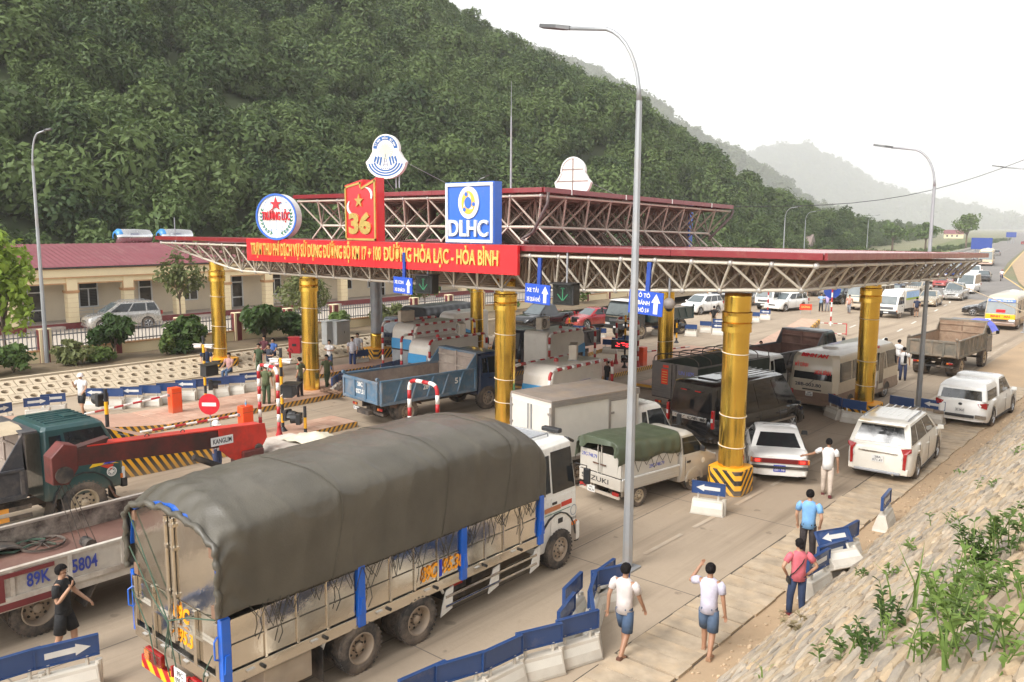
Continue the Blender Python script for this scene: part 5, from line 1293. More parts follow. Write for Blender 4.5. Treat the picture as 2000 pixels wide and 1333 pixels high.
for x,y,h,r,lb in ((aty(1889,450,330).x,330,12,5,'tall flat topped tree standing above the far valley wood'),(aty(1810,450,300).x,300,9,5,'broad tree left of the flat topped one in the haze'),(aty(1745,450,280).x,280,9,5,'round hazy tree beyond the far lamp')):
 tree('valley_tree',lb,(x,y,-.1),h,r,'mid',900,.3,6,size=.6,base=.4,group='hazy trees in the far valley')
# far houses in the valley
for x,y,w_,lb in ((aty(1545,480,190).x,190,9,'grey roofed house half hidden in the valley trees'),(aty(1862,470,640).x,640,12,'low red roofed house by the far road')):
 t=thing('house',lb,'house',(x,y,0),R(12));hw=4
 obj('wall',MB().bb((-w_/2,-hw,0),(w_/2,hw,3.2)),CREAM,t)
 obj('roof',MB().add([(-w_/2-.4,-hw-.5,3.1),(w_/2+.4,-hw-.5,3.1),(w_/2+.4,0,5.8),(-w_/2-.4,0,5.8),(w_/2+.4,hw+.5,3.1),(-w_/2-.4,hw+.5,3.1)],[(0,1,2,3),(3,2,4,5),(0,3,5),(1,4,2)]),mat('old_roof',(.22,.17,.15),.8,dirt=.3) if 'grey' in lb else ROOFB,t)
 for k in range(3):wn=obj('window',MB().bb((-w_/2+1.5+k*3,-hw-.04,1.1),(-w_/2+2.6+k*3,-hw-.002,2.3)),WGL,t);obj('frame',MB().bb((-w_/2+1.42+k*3,-hw-.02,1.02),(-w_/2+2.68+k*3,-hw-.001,1.098)),UPVC,wn)
# weeds on the stone slope
def weed(name,label,y,t_,h,n,leaf,kind='stalk',group='weeds growing out of the stone slope',spread=.35):
 p=slope_pt(y,t_,.02);t=thing(name,label,'plant',p,0,group);Q=[];st=MB();g=np.random.default_rng(int(y*977+t_*131))
 for k in range(n):
  a=g.uniform(0,6.28);l=h*g.uniform(.55,1.1);d=np.array([math.cos(a)*g.uniform(.05,spread),math.sin(a)*g.uniform(.05,spread),1.]);d /=np.linalg.norm(d)
  o=np.array([g.normal()*.12,g.normal()*.12,0]);bend=np.array([math.cos(a),math.sin(a),-.3])*.12*l
  if kind=='blade':
   w=.014;s=np.array([-math.sin(a),math.cos(a),0])*w;bl=np.array([math.cos(a),math.sin(a),-.45])
   pts=[o+d*l*u+bl*l*.9*u**2.4*g.uniform(.3,.8) for u in (0,.35,.7,1.)]
   for u,(p0,p1) in enumerate(zip(pts[:-1],pts[1:])):w0,w1=1-u*.25,.75-u*.25 if u < 2 else .05;Q +=[p0-s*w0,p0+s*w0,p1+s*w1,p1-s*w1]
   continue
  st.tube([tuple(o),tuple(o+d*l*.5+bend*.3),tuple(o+d*l+bend)],[.008,.006,.003],4)
  nl=int(6+l*18)
  for j in range(nl):
   u=g.uniform(.12,1.0)**.8;c=o+d*l*u+bend*u*u;aa=g.uniform(0,6.28);ln=g.uniform(.06,.13)*(1.15-u*.4);e=np.array([math.cos(aa),math.sin(aa),g.uniform(-.1,.7)]);s=np.array([-math.sin(aa),math.cos(aa),0])*ln*.26
   Q +=[c,c+e*ln*.5+s+np.array([0,0,.015]),c+e*ln,c+e*ln*.5-s+np.array([0,0,.015])]
 if len(st.V):obj('stem',st,LF['weed' if kind !='dry' else 'dry'],t)
 obj('leaves',quads_mesh('leaves',np.array(Q),LF[leaf]),None,t)
 return t
def slope_at(px,py):
 d=_w+_r*((px-CX)/F)-_u*((py-CY)/F);nrm=Vector((-sa,0,ca));o=Vector((0,0,CH));q=Vector((SLOPE_X0,0,.02))
 s=(q-o).dot(nrm)/d.dot(nrm);p=o+d*s;return p.y,(p.x-SLOPE_X0)/ca
W_=[(1690,1290,.45,9,'mid','stalk','leafy weed nearest the bottom edge of the slope'),(1745,1240,.6,9,'dark','stalk','dark bushy weed left of the long grass blades'),(1790,1200,1.05,11,'weed','blade','tall grass clump with long arching blades on the slope'),(1830,1200,.75,9,'weed','stalk','tall leafy weed in the middle of the slope'),(1860,1230,.8,8,'weed','stalk','bright weed right of the long grass'),(1900,1190,.7,9,'weed','stalk','weed clump near the right edge, mid height'),
   (1935,1120,.7,11,'mid','stalk','dense weed clump at the right picture edge'),(1975,1080,.65,12,'mid','stalk','bushy weed uppermost at the right edge'),(1905,1110,.5,6,'olive','stalk','flowering weed with dry heads on the slope'),(1985,1180,.5,7,'weed','stalk','small bright weed cut by the right edge'),(1800,1310,.6,9,'weed','stalk','weed cut by the bottom edge near the corner'),(1870,1310,.55,8,'weed','blade','grass tuft at the bottom of the slope near the corner'),(1960,1290,.5,8,'weed','stalk','weed in the lower right corner'),
   (1500,1325,.4,4,'weed','blade','few thin grass blades at the lower slope left'),(1745,1130,.25,5,'weed','stalk','small weed in a joint above the woman'),(1690,1130,.2,4,'mid','stalk','tiny weed near the fallen delineator'),(1560,1230,.22,9,'dry','dry','dry tuft by the woman feet'),(1880,930,.16,4,'weed','stalk','tiny weed high up beside the white SUV'),(1955,800,.25,5,'mid','stalk','small weed far up by the white pickup'),(1790,1075,.2,4,'weed','stalk','little weed above the lone delineator'),(1640,1285,.3,6,'mid','stalk','short weed at the slope foot near the walkway'),(1890,1290,.7,8,'mid','stalk','mid green weed between the two grass tufts')]
for px,py,h,n,lf,kd,lb in W_:
 y,t_=slope_at(px,py);weed('weed',lb,y,t_,h*.72,int(n*1.1),lf,kd)
for k,(px,py) in enumerate(((1850,1030),(1930,960),(1985,890),(1760,1260),(1820,1140),(1965,1020))):
 y,t_=slope_at(px,py);weed('weed',['sparse sprig on the bare middle slope','sprig above the weed clumps at the right','sprig near the top right of the slope','sprig left of the dark bushy weed','sprig above the long grass','sprig over the bushy weed at the edge'][k],y,t_,.22,3,'weed')

# ------------------------------------------------------------------ vehicles: shared pieces
TYRE=mat('tyre_rubber',(.035,.032,.03),.85,0,.2,6,.5,(.26,.2,.15),2,.3,40);RIMW=mat('rim_dusty',(.30,.25,.20),.6,.2,.1,4,.5);RIMA=mat('alloy_rim',(.55,.55,.55),.3,.85,.06,4,.15);RIMT=mat('rim_tan',(.42,.34,.23),.6,0,.1,4,.5)
CHASSIS=mat('chassis_dark',(.025,.023,.022),.7,0,.2,3,.5,(.2,.15,.11),1.5);RUST=mat('rusty_steel',(.115,.055,.035),.7,.2,.3,2.2,.5,(.26,.17,.11),1.6,.3)
LAMP=mat('lamp_glass',(.62,.62,.6),.12,.2,.05,5,.05,coat=.4);TAILR=mat('tail_red',(.32,.012,.012),.18,0,.05,5,.05,coat=.5);AMBER=mat('amber_lens',(.62,.16,.02),.2,coat=.4);PLATEW=mat('plate_white',(.66,.65,.62),.5,dirt=.1);PLATEB=mat('plate_blue',srgb(25,50,160),.45);INK=mat('plate_ink',(.03,.03,.035),.5);CHROME=mat('chrome',(.65,.64,.62),.12,1.0,.04);TRIMB=mat('trim_black',(.022,.022,.023),.5,0,.1,4,.15);INTER=mat('seat_dark',(.03,.03,.032),.7)
_wm={}
def wheel(t,x,y,Rr,w,style='steel',dual=False):
 """one wheel: tyre with its rim as a sub-part; the outer face looks along +x"""
 s=1 if x > 0 else -1;key=(Rr,w,style,dual)
 if key not in _wm:
  Mx=Matrix.Rotation(R(90),4,'Y');rr=Rr*(.62 if style in ('steel','truck','tan') else .66)
  b=MB(Mx);
  pr=[(rr,-w/2),(Rr*.9,-w/2),(Rr*.985,-w*.42),(Rr,-w*.3),(Rr,-.17*w),(Rr-.012,-.16*w),(Rr-.012,-.10*w),(Rr,-.09*w),(Rr,.09*w),(Rr-.012,.10*w),(Rr-.012,.16*w),(Rr,.17*w),(Rr,w*.3),(Rr*.985,w*.42),(Rr*.9,w/2),(rr*1.06,w/2),(rr,w*.46)]
  b.lathe(pr,32)
  if style in ('truck','tan'):# tread lugs
   for k in range(30):
    a=2*PI*k/30
    for sg in (-1,1):b.box((Rr*math.cos(a),Rr*math.sin(a),sg*w*.36),(.022,Rr*.1,w*.24),rz=a)
  if dual:b2=MB(Mx @ Matrix.Translation((0,0,-w*1.12)));b2.lathe(pr,24);o_n=len(b.V);b.V +=b2.V;b.F +=[tuple(i+o_n for i in f) for f in b2.F]
  tm=me_of(b,'wheel',TYRE)
  r_=MB(Mx);dish={'steel':.02,'alloy':.42,'truck':-.1 if dual else .3,'tan':.25}[style]*w
  hole=6 if style !='alloy' else 0
  if style=='alloy':
   r_.lathe([(rr,-w*.3),(rr,w*.44),(rr*.93,w*.46),(rr*.88,w*.36),(rr*.9,-w*.1)],28);r_.lathe([(rr*.24,w*.2),(rr*.22,w*.42),(0,w*.44)],12)
   for k in range(5):
    for dd in (-.13,.13):
     a=2*PI*k/5+dd;r_.cyl((rr*.12*math.cos(a),rr*.12*math.sin(a),w*.39),(rr*.9*math.cos(a-dd*.4),rr*.9*math.sin(a-dd*.4),w*.38),rr*.075,rr*.055,6)
   rm=me_of(r_,'rim',RIMA);dk=me_of(MB(Mx).cyl((0,0,-w*.1),(0,0,.0),rr*.9,n=20),'brake_disc',TRIMB);kids=[('rim',rm),('brake_disc',dk)]
  else:
   r_.lathe([(rr*1.0,-w*.3),(rr*1.02,w*.46),(rr*.93,w*.48),(rr*.86,w*.34),(rr*.80,dish),(rr*.45,dish+w*.12),(rr*.3,dish+w*.14),(rr*.28,dish+w*.34),(rr*.2,dish+w*.4),(0,dish+w*.4)],28)
   h=MB(Mx)
   for k in range(8):a=2*PI*k/8;h.cyl((rr*.64*math.cos(a),rr*.64*math.sin(a),dish+w*.06),(rr*.64*math.cos(a),rr*.64*math.sin(a),dish+w*.075),rr*.1,n=8)
   n_=MB(Mx)
   for k in range(8):a=2*PI*(k+.5)/8;n_.cyl((rr*.37*math.cos(a),rr*.37*math.sin(a),dish+w*.12),(rr*.37*math.cos(a),rr*.37*math.sin(a),dish+w*.24),rr*.05,n=6)
   kids=[('rim',me_of(r_,'rim',RIMT if style=='tan' else RIMW)),('vent_holes',me_of(h,'vent_holes',BLACKM)),('wheel_nuts',me_of(n_,'wheel_nuts',CHASSIS))]
  for _,me in kids:me.set_sharp_from_angle(angle=R(40));me.polygons.foreach_set('use_smooth',[True]*len(me.polygons))
  tm.polygons.foreach_set('use_smooth',[True]*len(tm.polygons));tm.set_sharp_from_angle(angle=R(35));_wm[key]=(tm,kids)
 tm,kids=_wm[key];o=bpy.data.objects.new('wheel',tm);col.objects.link(o);o.parent=t;o.location=(x,y,Rr);o.rotation_euler=(random.random()*6 if False else 0,0,0 if s > 0 else PI)
 for nme,me in kids:c=bpy.data.objects.new(nme,me);col.objects.link(c);c.parent=o
 return o
def sharp(o,a=38):
 o.data.polygons.foreach_set('use_smooth',[True]*len(o.data.polygons));o.data.set_sharp_from_angle(angle=R(a));return o
def lerp(a,b,t):return a+(b-a)*t
def prof(tab,y):return float(np.interp(y,[p[0] for p in tab],[p[1] for p in tab]))
def pane(name,BL,BR,TR,TL,u0,u1,v0,v1,off,m,parent,th=.012):
 """flat panel laid on the face BL-BR-TR-TL between (u0, v0) and (u1, v1), raised by off"""
 BL,BR,TR,TL=(Vector(p) for p in (BL,BR,TR,TL));f=lambda u,v:(BL*(1-u)+BR*u)*(1-v)+(TL*(1-u)+TR*u)*v
 n=(BR-BL).cross(TL-BL).normalized();P=[f(u0,v0),f(u1,v0),f(u1,v1),f(u0,v1)]
 b=MB();b.add([tuple(p-n*th*.3) for p in P]+[tuple(p+n*off) for p in P],[(4,5,6,7),(0,1,5,4),(1,2,6,5),(2,3,7,6),(3,0,4,7)])
 return obj(name,b,m,parent)
def plate(t,s,y,z,m=None,w=.34,h=.2,x=0,d=-1,two=True):
 pl=obj('licence_plate',MB().box((x,y,z),(w,.012,h)),m or PLATEW,t);ink=WHITE if m is PLATEB else INK
 yy=y+d*.0065
 if two and isinstance(s,tuple):
  a,c=s;text(a,pl,ink,(x-w*.26*(-d),yy,z+h*.08),(-d,0,0),(0,0,1),w*.52,h*.3,.002,.01);text(c,pl,ink,(x-w*.42*(-d),yy,z-h*.38),(-d,0,0),(0,0,1),w*.84,h*.32,.002,.01)
 else:text(s if isinstance(s,str) else ' '.join(s),pl,ink,(x-w*.44*(-d),yy,z-h*.22),(-d,0,0),(0,0,1),w*.88,h*.5,.002,.01)
 return pl
STY={   # top line, plan width, glasshouse bottom/top y, roof half width, side pane splits, z of belt; all in metres for the given size
 'sedan':dict(top=[(-.5,.60),(-.48,.635),(-.33,.655),(-.25,.66),(.18,.66),(.22,.655),(.40,.55),(.475,.47),(.5,.40)],gh=(-.315,.235,-.165,.065),wt=.73,panes=[(.05,.44),(.47,.92)],r=.215,wx=(-.305,.31),belt=.645),
 'suv':dict(top=[(-.5,.55),(-.485,.61),(-.4,.625),(.2,.62),(.27,.60),(.42,.54),(.475,.47),(.5,.40)],gh=(-.482,.285,-.415,.08),wt=.77,panes=[(.03,.24),(.27,.585),(.615,.93)],r=.205,wx=(-.29,.31),belt=.615),
 'hatch':dict(top=[(-.5,.5),(-.48,.575),(-.4,.6),(.2,.6),(.27,.59),(.42,.53),(.475,.46),(.5,.38)],gh=(-.475,.29,-.36,.06),wt=.76,panes=[(.06,.28),(.31,.6),(.63,.92)],r=.205,wx=(-.3,.31),belt=.59),
 'van':dict(top=[(-.5,.42),(-.49,.46),(.3,.46),(.38,.45),(.46,.38),(.5,.30)],gh=(-.495,.395,-.475,.235),wt=.86,panes=[(.03,.25),(.27,.5),(.52,.74),(.77,.94)],r=.15,wx=(-.28,.32),belt=.455),
 'pickup':dict(top=[(-.5,.56),(-.49,.60),(-.2,.60),(.2,.60),(.27,.59),(.42,.54),(.475,.47),(.5,.38)],gh=(-.14,.27,-.09,.10),wt=.80,panes=[(.06,.44),(.48,.92)],r=.205,wx=(-.285,.32),belt=.59),
}
def car(name,label,p,rz,L,W,H,m,style='sedan',cat='car',group=None,plt=('29A','112.45'),alloy=True,glass=None,rails=False,taill='box',trimm=None,spoiler=False,lights=True,platem=None,canopy=None,tube_=False):
 t=thing(name,label,cat,p,rz,group);S=STY[style];glass=glass or DGLASS;hw=W/2
 Rw=S['r']*H*(.98 if style !='sedan' else 1.05);Rw=min(Rw,.385);yw=[L*S['wx'][0],L*S['wx'][1]];sill=.2+.02*H;ra=Rw*1.16
 ys=sorted(set([round(v,4) for v in [-.5*L,-.49*L,-.47*L,-.44*L,-.4*L,-.2*L,-.1*L,0,.1*L,.2*L,.25*L,.38*L,.42*L,.45*L,.47*L,.488*L,.5*L]+[y+ra*math.sin(R(a)) for y in yw for a in range(-90,91,15)]]))
 rings=[];ztop=lambda y:prof(S['top'],y/L)*H
 def plan(y):
  u=y/L
  return hw*(1-.10*max(0,(abs(u)-.36)/.14)**2-(.05 if u > .46 else 0)-.16*max(0,(abs(u)-.46)/.04)**2)
 for y in ys:
  zb=sill
  if abs(y) > .44*L:zb=sill+.06*((abs(y)/L-.44)/.06)
  for q in yw:
   if abs(y-q) <=ra:zb=max(zb,Rw+math.sqrt(max(0,ra*ra-(y-q)**2))*1.0)
  w=plan(y);zt=max(ztop(y),zb+.06);zm=lerp(zb,zt,.5);a=[(.80*w,zb),(.965*w,zb+.012),(1.0*w,min(zt-.05,zb+.12)),(1.005*w,lerp(zb,zt,.55)),(.985*w,lerp(zb,zt,.82)),(.93*w,zt-.012),(.80*w,zt+.012),(.4*w,zt+.03)]
  rings.append([(x,y,z) for x,z in a]+[(0,y,zt+.036)]+[(-x,y,z) for x,z in a[::-1]]+[(0,y,zb)])
 body=sharp(obj('body',MB().loft(rings),m,t),32)
 obj('underbody',MB().box((0,0,Rw+.1),(W*.74,L*.86,.34)),BLACKM,t)
 # glasshouse
 g0,g1,r0,r1=(v*L for v in S['gh']);zb_=S['belt']*H;wb=hw*.93;wt=hw*S['wt'];zr=H*.965
 if canopy:pass
 def rect(y0,y1,w,z,c=.10):return [(-w+c,y0,z),(w-c,y0,z),(w,y0+c,z),(w,y1-c,z),(w-c*1.3,y1,z),(-w+c*1.3,y1,z),(-w,y1-c,z),(-w,y0+c,z)]
 rr=[rect(g0,g1,wb,zb_,.06),rect(lerp(g0,r0,.5),lerp(g1,r1,.5),lerp(wb,wt,.46),lerp(zb_,zr,.5),.07),rect(r0,r1,wt,zr,.10),rect(r0+.12,r1-.14,wt*.88,H*.99,.12),rect(r0+.4,r1-.4,wt*.6,H,.12)]
 cab=sharp(obj('cabin',MB().loft(rr),m,t),40)
 e=.008
 FB=[(wb-.06,g1,zb_),(-wb+.06,g1,zb_),(-wt+.1,r1,zr),(wt-.1,r1,zr)];RBk=[(-wb+.05,g0,zb_),(wb-.05,g0,zb_),(wt-.1,r0,zr),(-wt+.1,r0,zr)]
 pane('windscreen',*FB,.02,.98,.06,.95,.012,mat('windscreen_glass',(.10,.12,.125),.05,coat=.4),t);pane('rear_window',*RBk,.05,.95,.10 if style !='van' else .2,.84,.012,glass,t)
 for s in (1,-1):
  A=[(s*wb,g0+.05,zb_),(s*wb,g1-.05,zb_),(s*wt,r1-.05,zr),(s*wt,r0+.05,zr)]
  if s < 0:A=[A[1],A[0],A[3],A[2]]
  for u0,u1 in S['panes']:
   if s < 0:u0,u1=1-u1,1-u0
   pane('side_window',*A,u0,u1,.1,.90,.011,glass,t)
  for u in [lerp(S['panes'][0][0],S['panes'][0][1],1.02)]+[p_[1]+.015 for p_ in S['panes'][1:]]:
   yy=lerp(g0+.05,g1-.05,u);x=plan(yy)*1.008
   obj('door_seam',MB().bb((s*x-.003,yy-.006,sill+.06),(s*x+.003,yy+.006,zb_-.02)),TRIMB,t)
   obj('door_handle',MB().box((s*(x+.002),yy-.14 if yy > g0+.4 else yy+.1,lerp(sill,zb_,.78)),(.03,.16,.025)),m if alloy else TRIMB,t)
  obj('mirror',MB().box((s*(hw+.1),g1-.32,zb_+.07),(.2,.09,.13),top=.85),m if alloy else TRIMB,t,bev=.02)
  fy=.5*L;zl=ztop(.455*L)
  if lights:
   obj('headlight',MB().add([(s*hw*.45,fy*.995,zl-.2),(s*hw*.86,fy*.93,zl-.19),(s*hw*.93,fy*.84,zl-.03),(s*hw*.5,fy*.955,zl-.05),(s*hw*.45,fy*.97,zl-.2),(s*hw*.82,fy*.9,zl-.19)],[(0,1,2,3)[::s]]),LAMP,t)
   if taill=='box':obj('tail_light',MB().box((s*hw*.78,-.492*L,ztop(-.47*L)-.13 if style in ('sedan',) else zb_-.1),(hw*.36,.07,.14 if style=='sedan' else .26)),TAILR,t,bev=.015)
  obj('sill_trim',MB().box((s*hw*.985,0,sill+.03),(.05,L*.4,.09)),trimm or TRIMB,t)
  if rails:obj('roof_rail',MB().tube([(s*wt*.86,r0+.25,H*.985),(s*wt*.88,r0+.35,H+.03),(s*wt*.88,r1-.45,H+.03),(s*wt*.86,r1-.3,H*.985)],.018,6),STEELG,t)
 for y in yw:
  for s in (1,-1):wheel(t,s*(hw-.115),y,Rw,.22,'alloy' if alloy else 'steel')
 obj('front_bumper',MB().box((0,.488*L,sill+.13),(W*.86,.1,.16)),trimm or m,t,bev=.03);obj('grille',MB().box((0,.4955*L,lerp(sill,ztop(.47*L),.66)),(W*.42,.05,.13)),TRIMB,t,bev=.01);obj('grille_bar',MB().box((0,.503*L,lerp(sill,ztop(.47*L),.66)),(W*.40,.03,.03)),CHROME,t)
 obj('rear_bumper',MB().box((0,-.485*L,sill+.16),(W*.9,.12,.2)),m,t,bev=.04)
 if plt:
  plate(t,plt,-.5*L-.012 if style=='sedan' else -.5*L-.02,lerp(sill,zb_,.42 if style=='sedan' else .55),platem);plate(t,plt,.5*L+.03,sill+.16,platem,.4,.1,0,1,False)
 return t,dict(zb=zb_,g0=g0,r0=r0,r1=r1,hw=hw,wt=wt,sill=sill,L=L,H=H,ztop=ztop,plan=plan,Rw=Rw)
PW_=paint('car_white',(.80,.79,.755),.06,.2);PS=paint('car_silver',(.42,.41,.39),.12,.25,metal=.5);PBk=paint('car_black',(.008,.008,.009),.03,.12,zd=(.2,.6,.15));PR_=paint('car_red',srgb(150,22,34),.1,.22);PBe=paint('car_champagne',(.45,.38,.28),.12,.25,metal=.4);PGy=paint('car_grey',(.16,.16,.16),.12,.25);PPW=paint('pearl_white',(.78,.745,.66),.06,.2)

# --- the near cars
t,d=car('sedan','old white sedan with full width red tail lamp and blue plate',(-10.35,25.0,0),R(27),4.25,1.70,1.38,PW_,'sedan','car',None,('28A','001.98'),False,taill='none',platem=PLATEB)
for nme,x0,x1,mm in (('tail_light',-.78,-.5,TAILR),('tail_light',.5,.78,TAILR),('tail_panel',-.5,.5,mat('tail_dark_red',(.13,.008,.01),.15,coat=.5))):obj(nme,MB().bb((x0,-2.165,.66),(x1,-2.10,.80)),mm,t,bev=.008)
for s in (-1,1):obj('turn_light',MB().bb((s*.781,-2.15,.665),(s*.83,-2.05,.795)),AMBER,t);obj('brake_glow',MB().bb((s*.56,-2.169,.69),(s*.7,-2.166,.77)),mat('brake_lit',(.8,.03,.02),.3,emit=1.2),t)
obj('bumper_strip',MB().bb((-.8,-2.17,.5),(.8,-2.1,.58)),TRIMB,t,bev=.01);obj('high_brake_light',MB().bb((-.06,-1.36,.90),(.06,-1.30,.94)),mat('brake_lit',(0,0,0)),t)
for s in (-1,1):obj('side_strip',MB().bb((s*.855-.006,-1.7,.5),(s*.855+.006,1.6,.56)),TRIMB,t)
t,d=car('white_suv','pearl white large SUV with long red tail lamps facing away',(-7.45,27.75,0),R(3),4.75,1.88,1.82,PPW,'suv','car',None,('28A','071.47'),True,rails=True,taill='none')
for s in (-1,1):
 obj('tail_light',MB().add([(s*.62,-2.39,1.10),(s*.90,-2.30,1.12),(s*.90,-2.27,1.0),(s*.80,-2.385,.96),(s*.78,-2.40,.48),(s*.70,-2.41,.50),(s*.70,-2.41,.94)],[(0,1,2,3,6)[::s],(6,3,4,5)[::s]]),TAILR,t)
 obj('tail_clear',MB().add([(s*.70,-2.412,.93),(s*.66,-2.412,.78),(s*.695,-2.415,.72),(s*.705,-2.415,.9)],[(0,1,2,3)[::s]]),LAMP,t)
obj('chrome_bar',MB().box((0,-2.405,.92),(1.1,.02,.035)),CHROME,t);obj('spoiler',MB().box((0,-2.08,1.755),(1.36,.3,.05)),PPW,t,bev=.02);obj('skid_plate',MB().box((0,-2.42,.34),(1.3,.05,.08)),STEELG,t,bev=.02);obj('exhaust',MB().cyl((.45,-2.45,.3),(.45,-2.2,.3),.035,n=10),CHROME,t)
for k in range(-2,3):obj('roof_rib',MB().box((k*.22,-.3,1.822),(.03,1.7,.012)),PPW,t)
t,d=car('white_pickup','white double cab pickup with hard canopy over its bed',(-7.05,37.15,0),R(-2),5.15,1.86,1.8,PW_,'pickup','pickup',None,'28C-046.60',True,taill='none')
b=MB();rect=lambda y0,y1,w,z:[(-w,y0,z),(w,y0,z),(w,y1,z),(-w,y1,z)]
sharp(obj('bed_canopy',b.loft([rect(-2.52,-.82,.87,1.06),rect(-2.42,-.82,.80,1.55),rect(-2.1,-.84,.70,1.70),rect(-1.8,-.9,.4,1.73)]),PW_,t,bev=.03))
pane('canopy_window',(-.82,-2.52,1.06),(.82,-2.52,1.06),(.74,-2.42,1.55),(-.74,-2.42,1.55),.06,.94,.08,.8,.015,DGLASS,t)
for s in (1,-1):
 A=[(s*.87,-2.45,1.06),(s*.87,-.9,1.06),(s*.80,-.9,1.55),(s*.80,-2.38,1.55)];A=A if s > 0 else [A[1],A[0],A[3],A[2]]
 pane('canopy_side_window',*A,.08,.92,.12,.85,.012,DGLASS,t);obj('tail_light',MB().add([(s*.58,-2.585,.98),(s*.88,-2.53,1.04),(s*.9,-2.3,.99),(s*.89,-2.5,.80),(s*.66,-2.58,.86)],[(0,1,3,4)[::s],(1,2,3)[::s]]),TAILR,t)
 obj('bumper_corner',MB().box((s*.72,-2.6,.5),(.38,.1,.14)),CHROME,t,bev=.02);obj('mud_flap',MB().box((s*.8,-1.95,.3),(.22,.02,.34)),TRIMB,t)
obj('step_bumper',MB().box((0,-2.6,.48),(1.0,.14,.1)),TRIMB,t,bev=.01);obj('maker_badge',MB().prism(circ(16,.07,0,0,.05),(0,-2.583,.92),(1,0,0),(0,0,1),.01),TRIMB,t)
# black van
t,d=car('black_van','black high roof passenger van with chrome side strip and silver rear bar',(-12.95,28.0,0),R(-9.5),5.9,2.02,2.28,PBk,'van','van',None,None,True,taill='none',glass=mat('black_glass',(.006,.006,.007),.04,coat=.4))
for s in (-1,1):
 obj('tail_light',MB().bb((s*.9,-2.98,.82),(s*1.0,-2.88,1.45)),TAILR,t,bev=.02);obj('tail_clear',MB().bb((s*.905,-2.99,1.05),(s*.985,-2.981,1.18)),LAMP,t);obj('side_strip',MB().bb((s*1.012-.012,-2.5,.52),(s*1.012+.012,2.0,.60)),CHROME,t)
rbar=obj('rear_bar',MB().bb((-.72,-3.0,1.0),(.72,-2.96,1.15)),mat('brushed_bar',(.5,.49,.47),.3,.8),t,bev=.01);text('L I M C A R' if False else 'CAR',rbar,TRIMB,(-.05,-3.001,1.035),(1,0,0),(0,0,1),.42,.085,.004,.012);obj('badge',MB().prism(circ(14,.09,.55,0,.05),(0,-3.001,1.075),(1,0,0),(0,0,1),.006),TRIMB,rbar)
for k in range(5):obj('roof_rib',MB().box((-.5+.25*k,-.4,2.285),(.04,3.4,.02)),PBk,t)
obj('roof_hatch',MB().box((0,-1.6,2.3),(.8,.9,.05)),PBk,t,bev=.02);obj('rear_step',MB().box((0,-3.03,.42),(1.5,.16,.06)),TRIMB,t);text('29B-107.69',t,WHITE,(1.016,-2.0,.86),(0,1,0),(0,0,1),.5,.12,.003,.01)
for s in (-1,1):obj('red_reflector',MB().bb((s*.3-.12,-2.935,1.98),(s*.3+.12,-2.91,2.02)),TAILR,t)

# --- oncoming and far cars
OC='cars queued on the far side of the plaza'
def far(px,py,label,kind,m,L,W,H,rz=176,group=OC,cat='car',**k):return car({'sedan':'sedan','suv':'suv','hatch':'hatchback','van':'minivan','pickup':'pickup_truck'}[kind],label,at(px,py),R(rz),L,W,H,m,kind,cat,group,None,**k)
far(1370,612,'small white SUV facing left beside the far guard rail','suv',PW_,4.2,1.8,1.65,172,rails=True)
far(1450,597,'silver minivan half hidden by the near gold column','hatch',PS,4.6,1.8,1.75,178)
far(1535,606,'white SUV with black grille beside the brown round sign','suv',PW_,4.5,1.88,1.66,168)
far(1642,592,'black SUV behind the two men in light blue and lilac','suv',PBk,4.8,1.9,1.8,172)
far(1815,597,'champagne sedan behind the man in shorts','sedan',PBe,4.4,1.73,1.48,184)
far(1792,575,'beige sedan behind the champagne one','sedan',PBe,4.4,1.73,1.46,172)
far(1866,585,'bronze grey pickup leading the lane by the white van','pickup',PS,5.1,1.86,1.8,183,cat='pickup')
far(1890,572,'white high roof van behind the bronze pickup','van',PW_,5.4,2.0,2.25,183,cat='van')
far(1841,561,'red hatchback between the sedans and the white van','hatch',PR_,3.7,1.65,1.5,178)
far(1822,553,'gold minivan just under the canopy right tip','hatch',PBe,4.6,1.8,1.75,178)
far(1787,556,'brownish sedan with raised boot under the canopy edge','sedan',PBe,4.4,1.72,1.46,176)
far(1765,566,'white sedan behind the caged pickup','sedan',PW_,4.4,1.72,1.46,170)
far(1755,553,'silver sedan mostly hidden under the canopy edge','sedan',PS,4.4,1.72,1.46,174)
far(1690,560,'dark sedan in the second row behind the cream bus','sedan',PGy,4.4,1.72,1.46,174)
far(1660,566,'silver sedan behind the black SUV','sedan',PS,4.4,1.72,1.46,174)
far(1715,575,'grey sedan behind the far column','sedan',PGy,4.4,1.72,1.46,174)
far(1627,565,'white sedan above the round blue sign','sedan',PW_,4.4,1.72,1.46,172)
far(1903,541,'white pickup coming down the road behind the white van','pickup',PW_,5.1,1.86,1.8,188,cat='pickup')
far(1921,549,'black sedan driving alone on the grey road','sedan',PBk,4.5,1.75,1.46,188)
far(1947,499,'small hazy car beside the coach on the road','sedan',PGy,4.5,1.75,1.46,8)
far(1998,478,'red car far up the road at the right edge','hatch',PR_,4.0,1.7,1.5,8)
far(1936,618,'dark sedan emerging from behind the yellow bus','sedan',PBk,4.5,1.75,1.46,100)
t,d=car('pickup_truck','black double cab pickup left of the red car',at(1062,640),R(176),5.2,1.88,1.82,PBk,'pickup','pickup',OC,None);b=MB();b.bb((-.78,-2.5,1.05),(.78,-.7,1.08));obj('bed_liner',b,TRIMB,t)
far(1160,638,'dark red sedan between the black pickup and dump truck','sedan',PR_,4.45,1.75,1.46,166)
car('silver_suv','silver SUV parked in the office yard behind the fence',at(240,642,.5),R(172),4.75,1.86,1.85,PS,'suv','car',None,None,True,rails=True,trimm=PS)

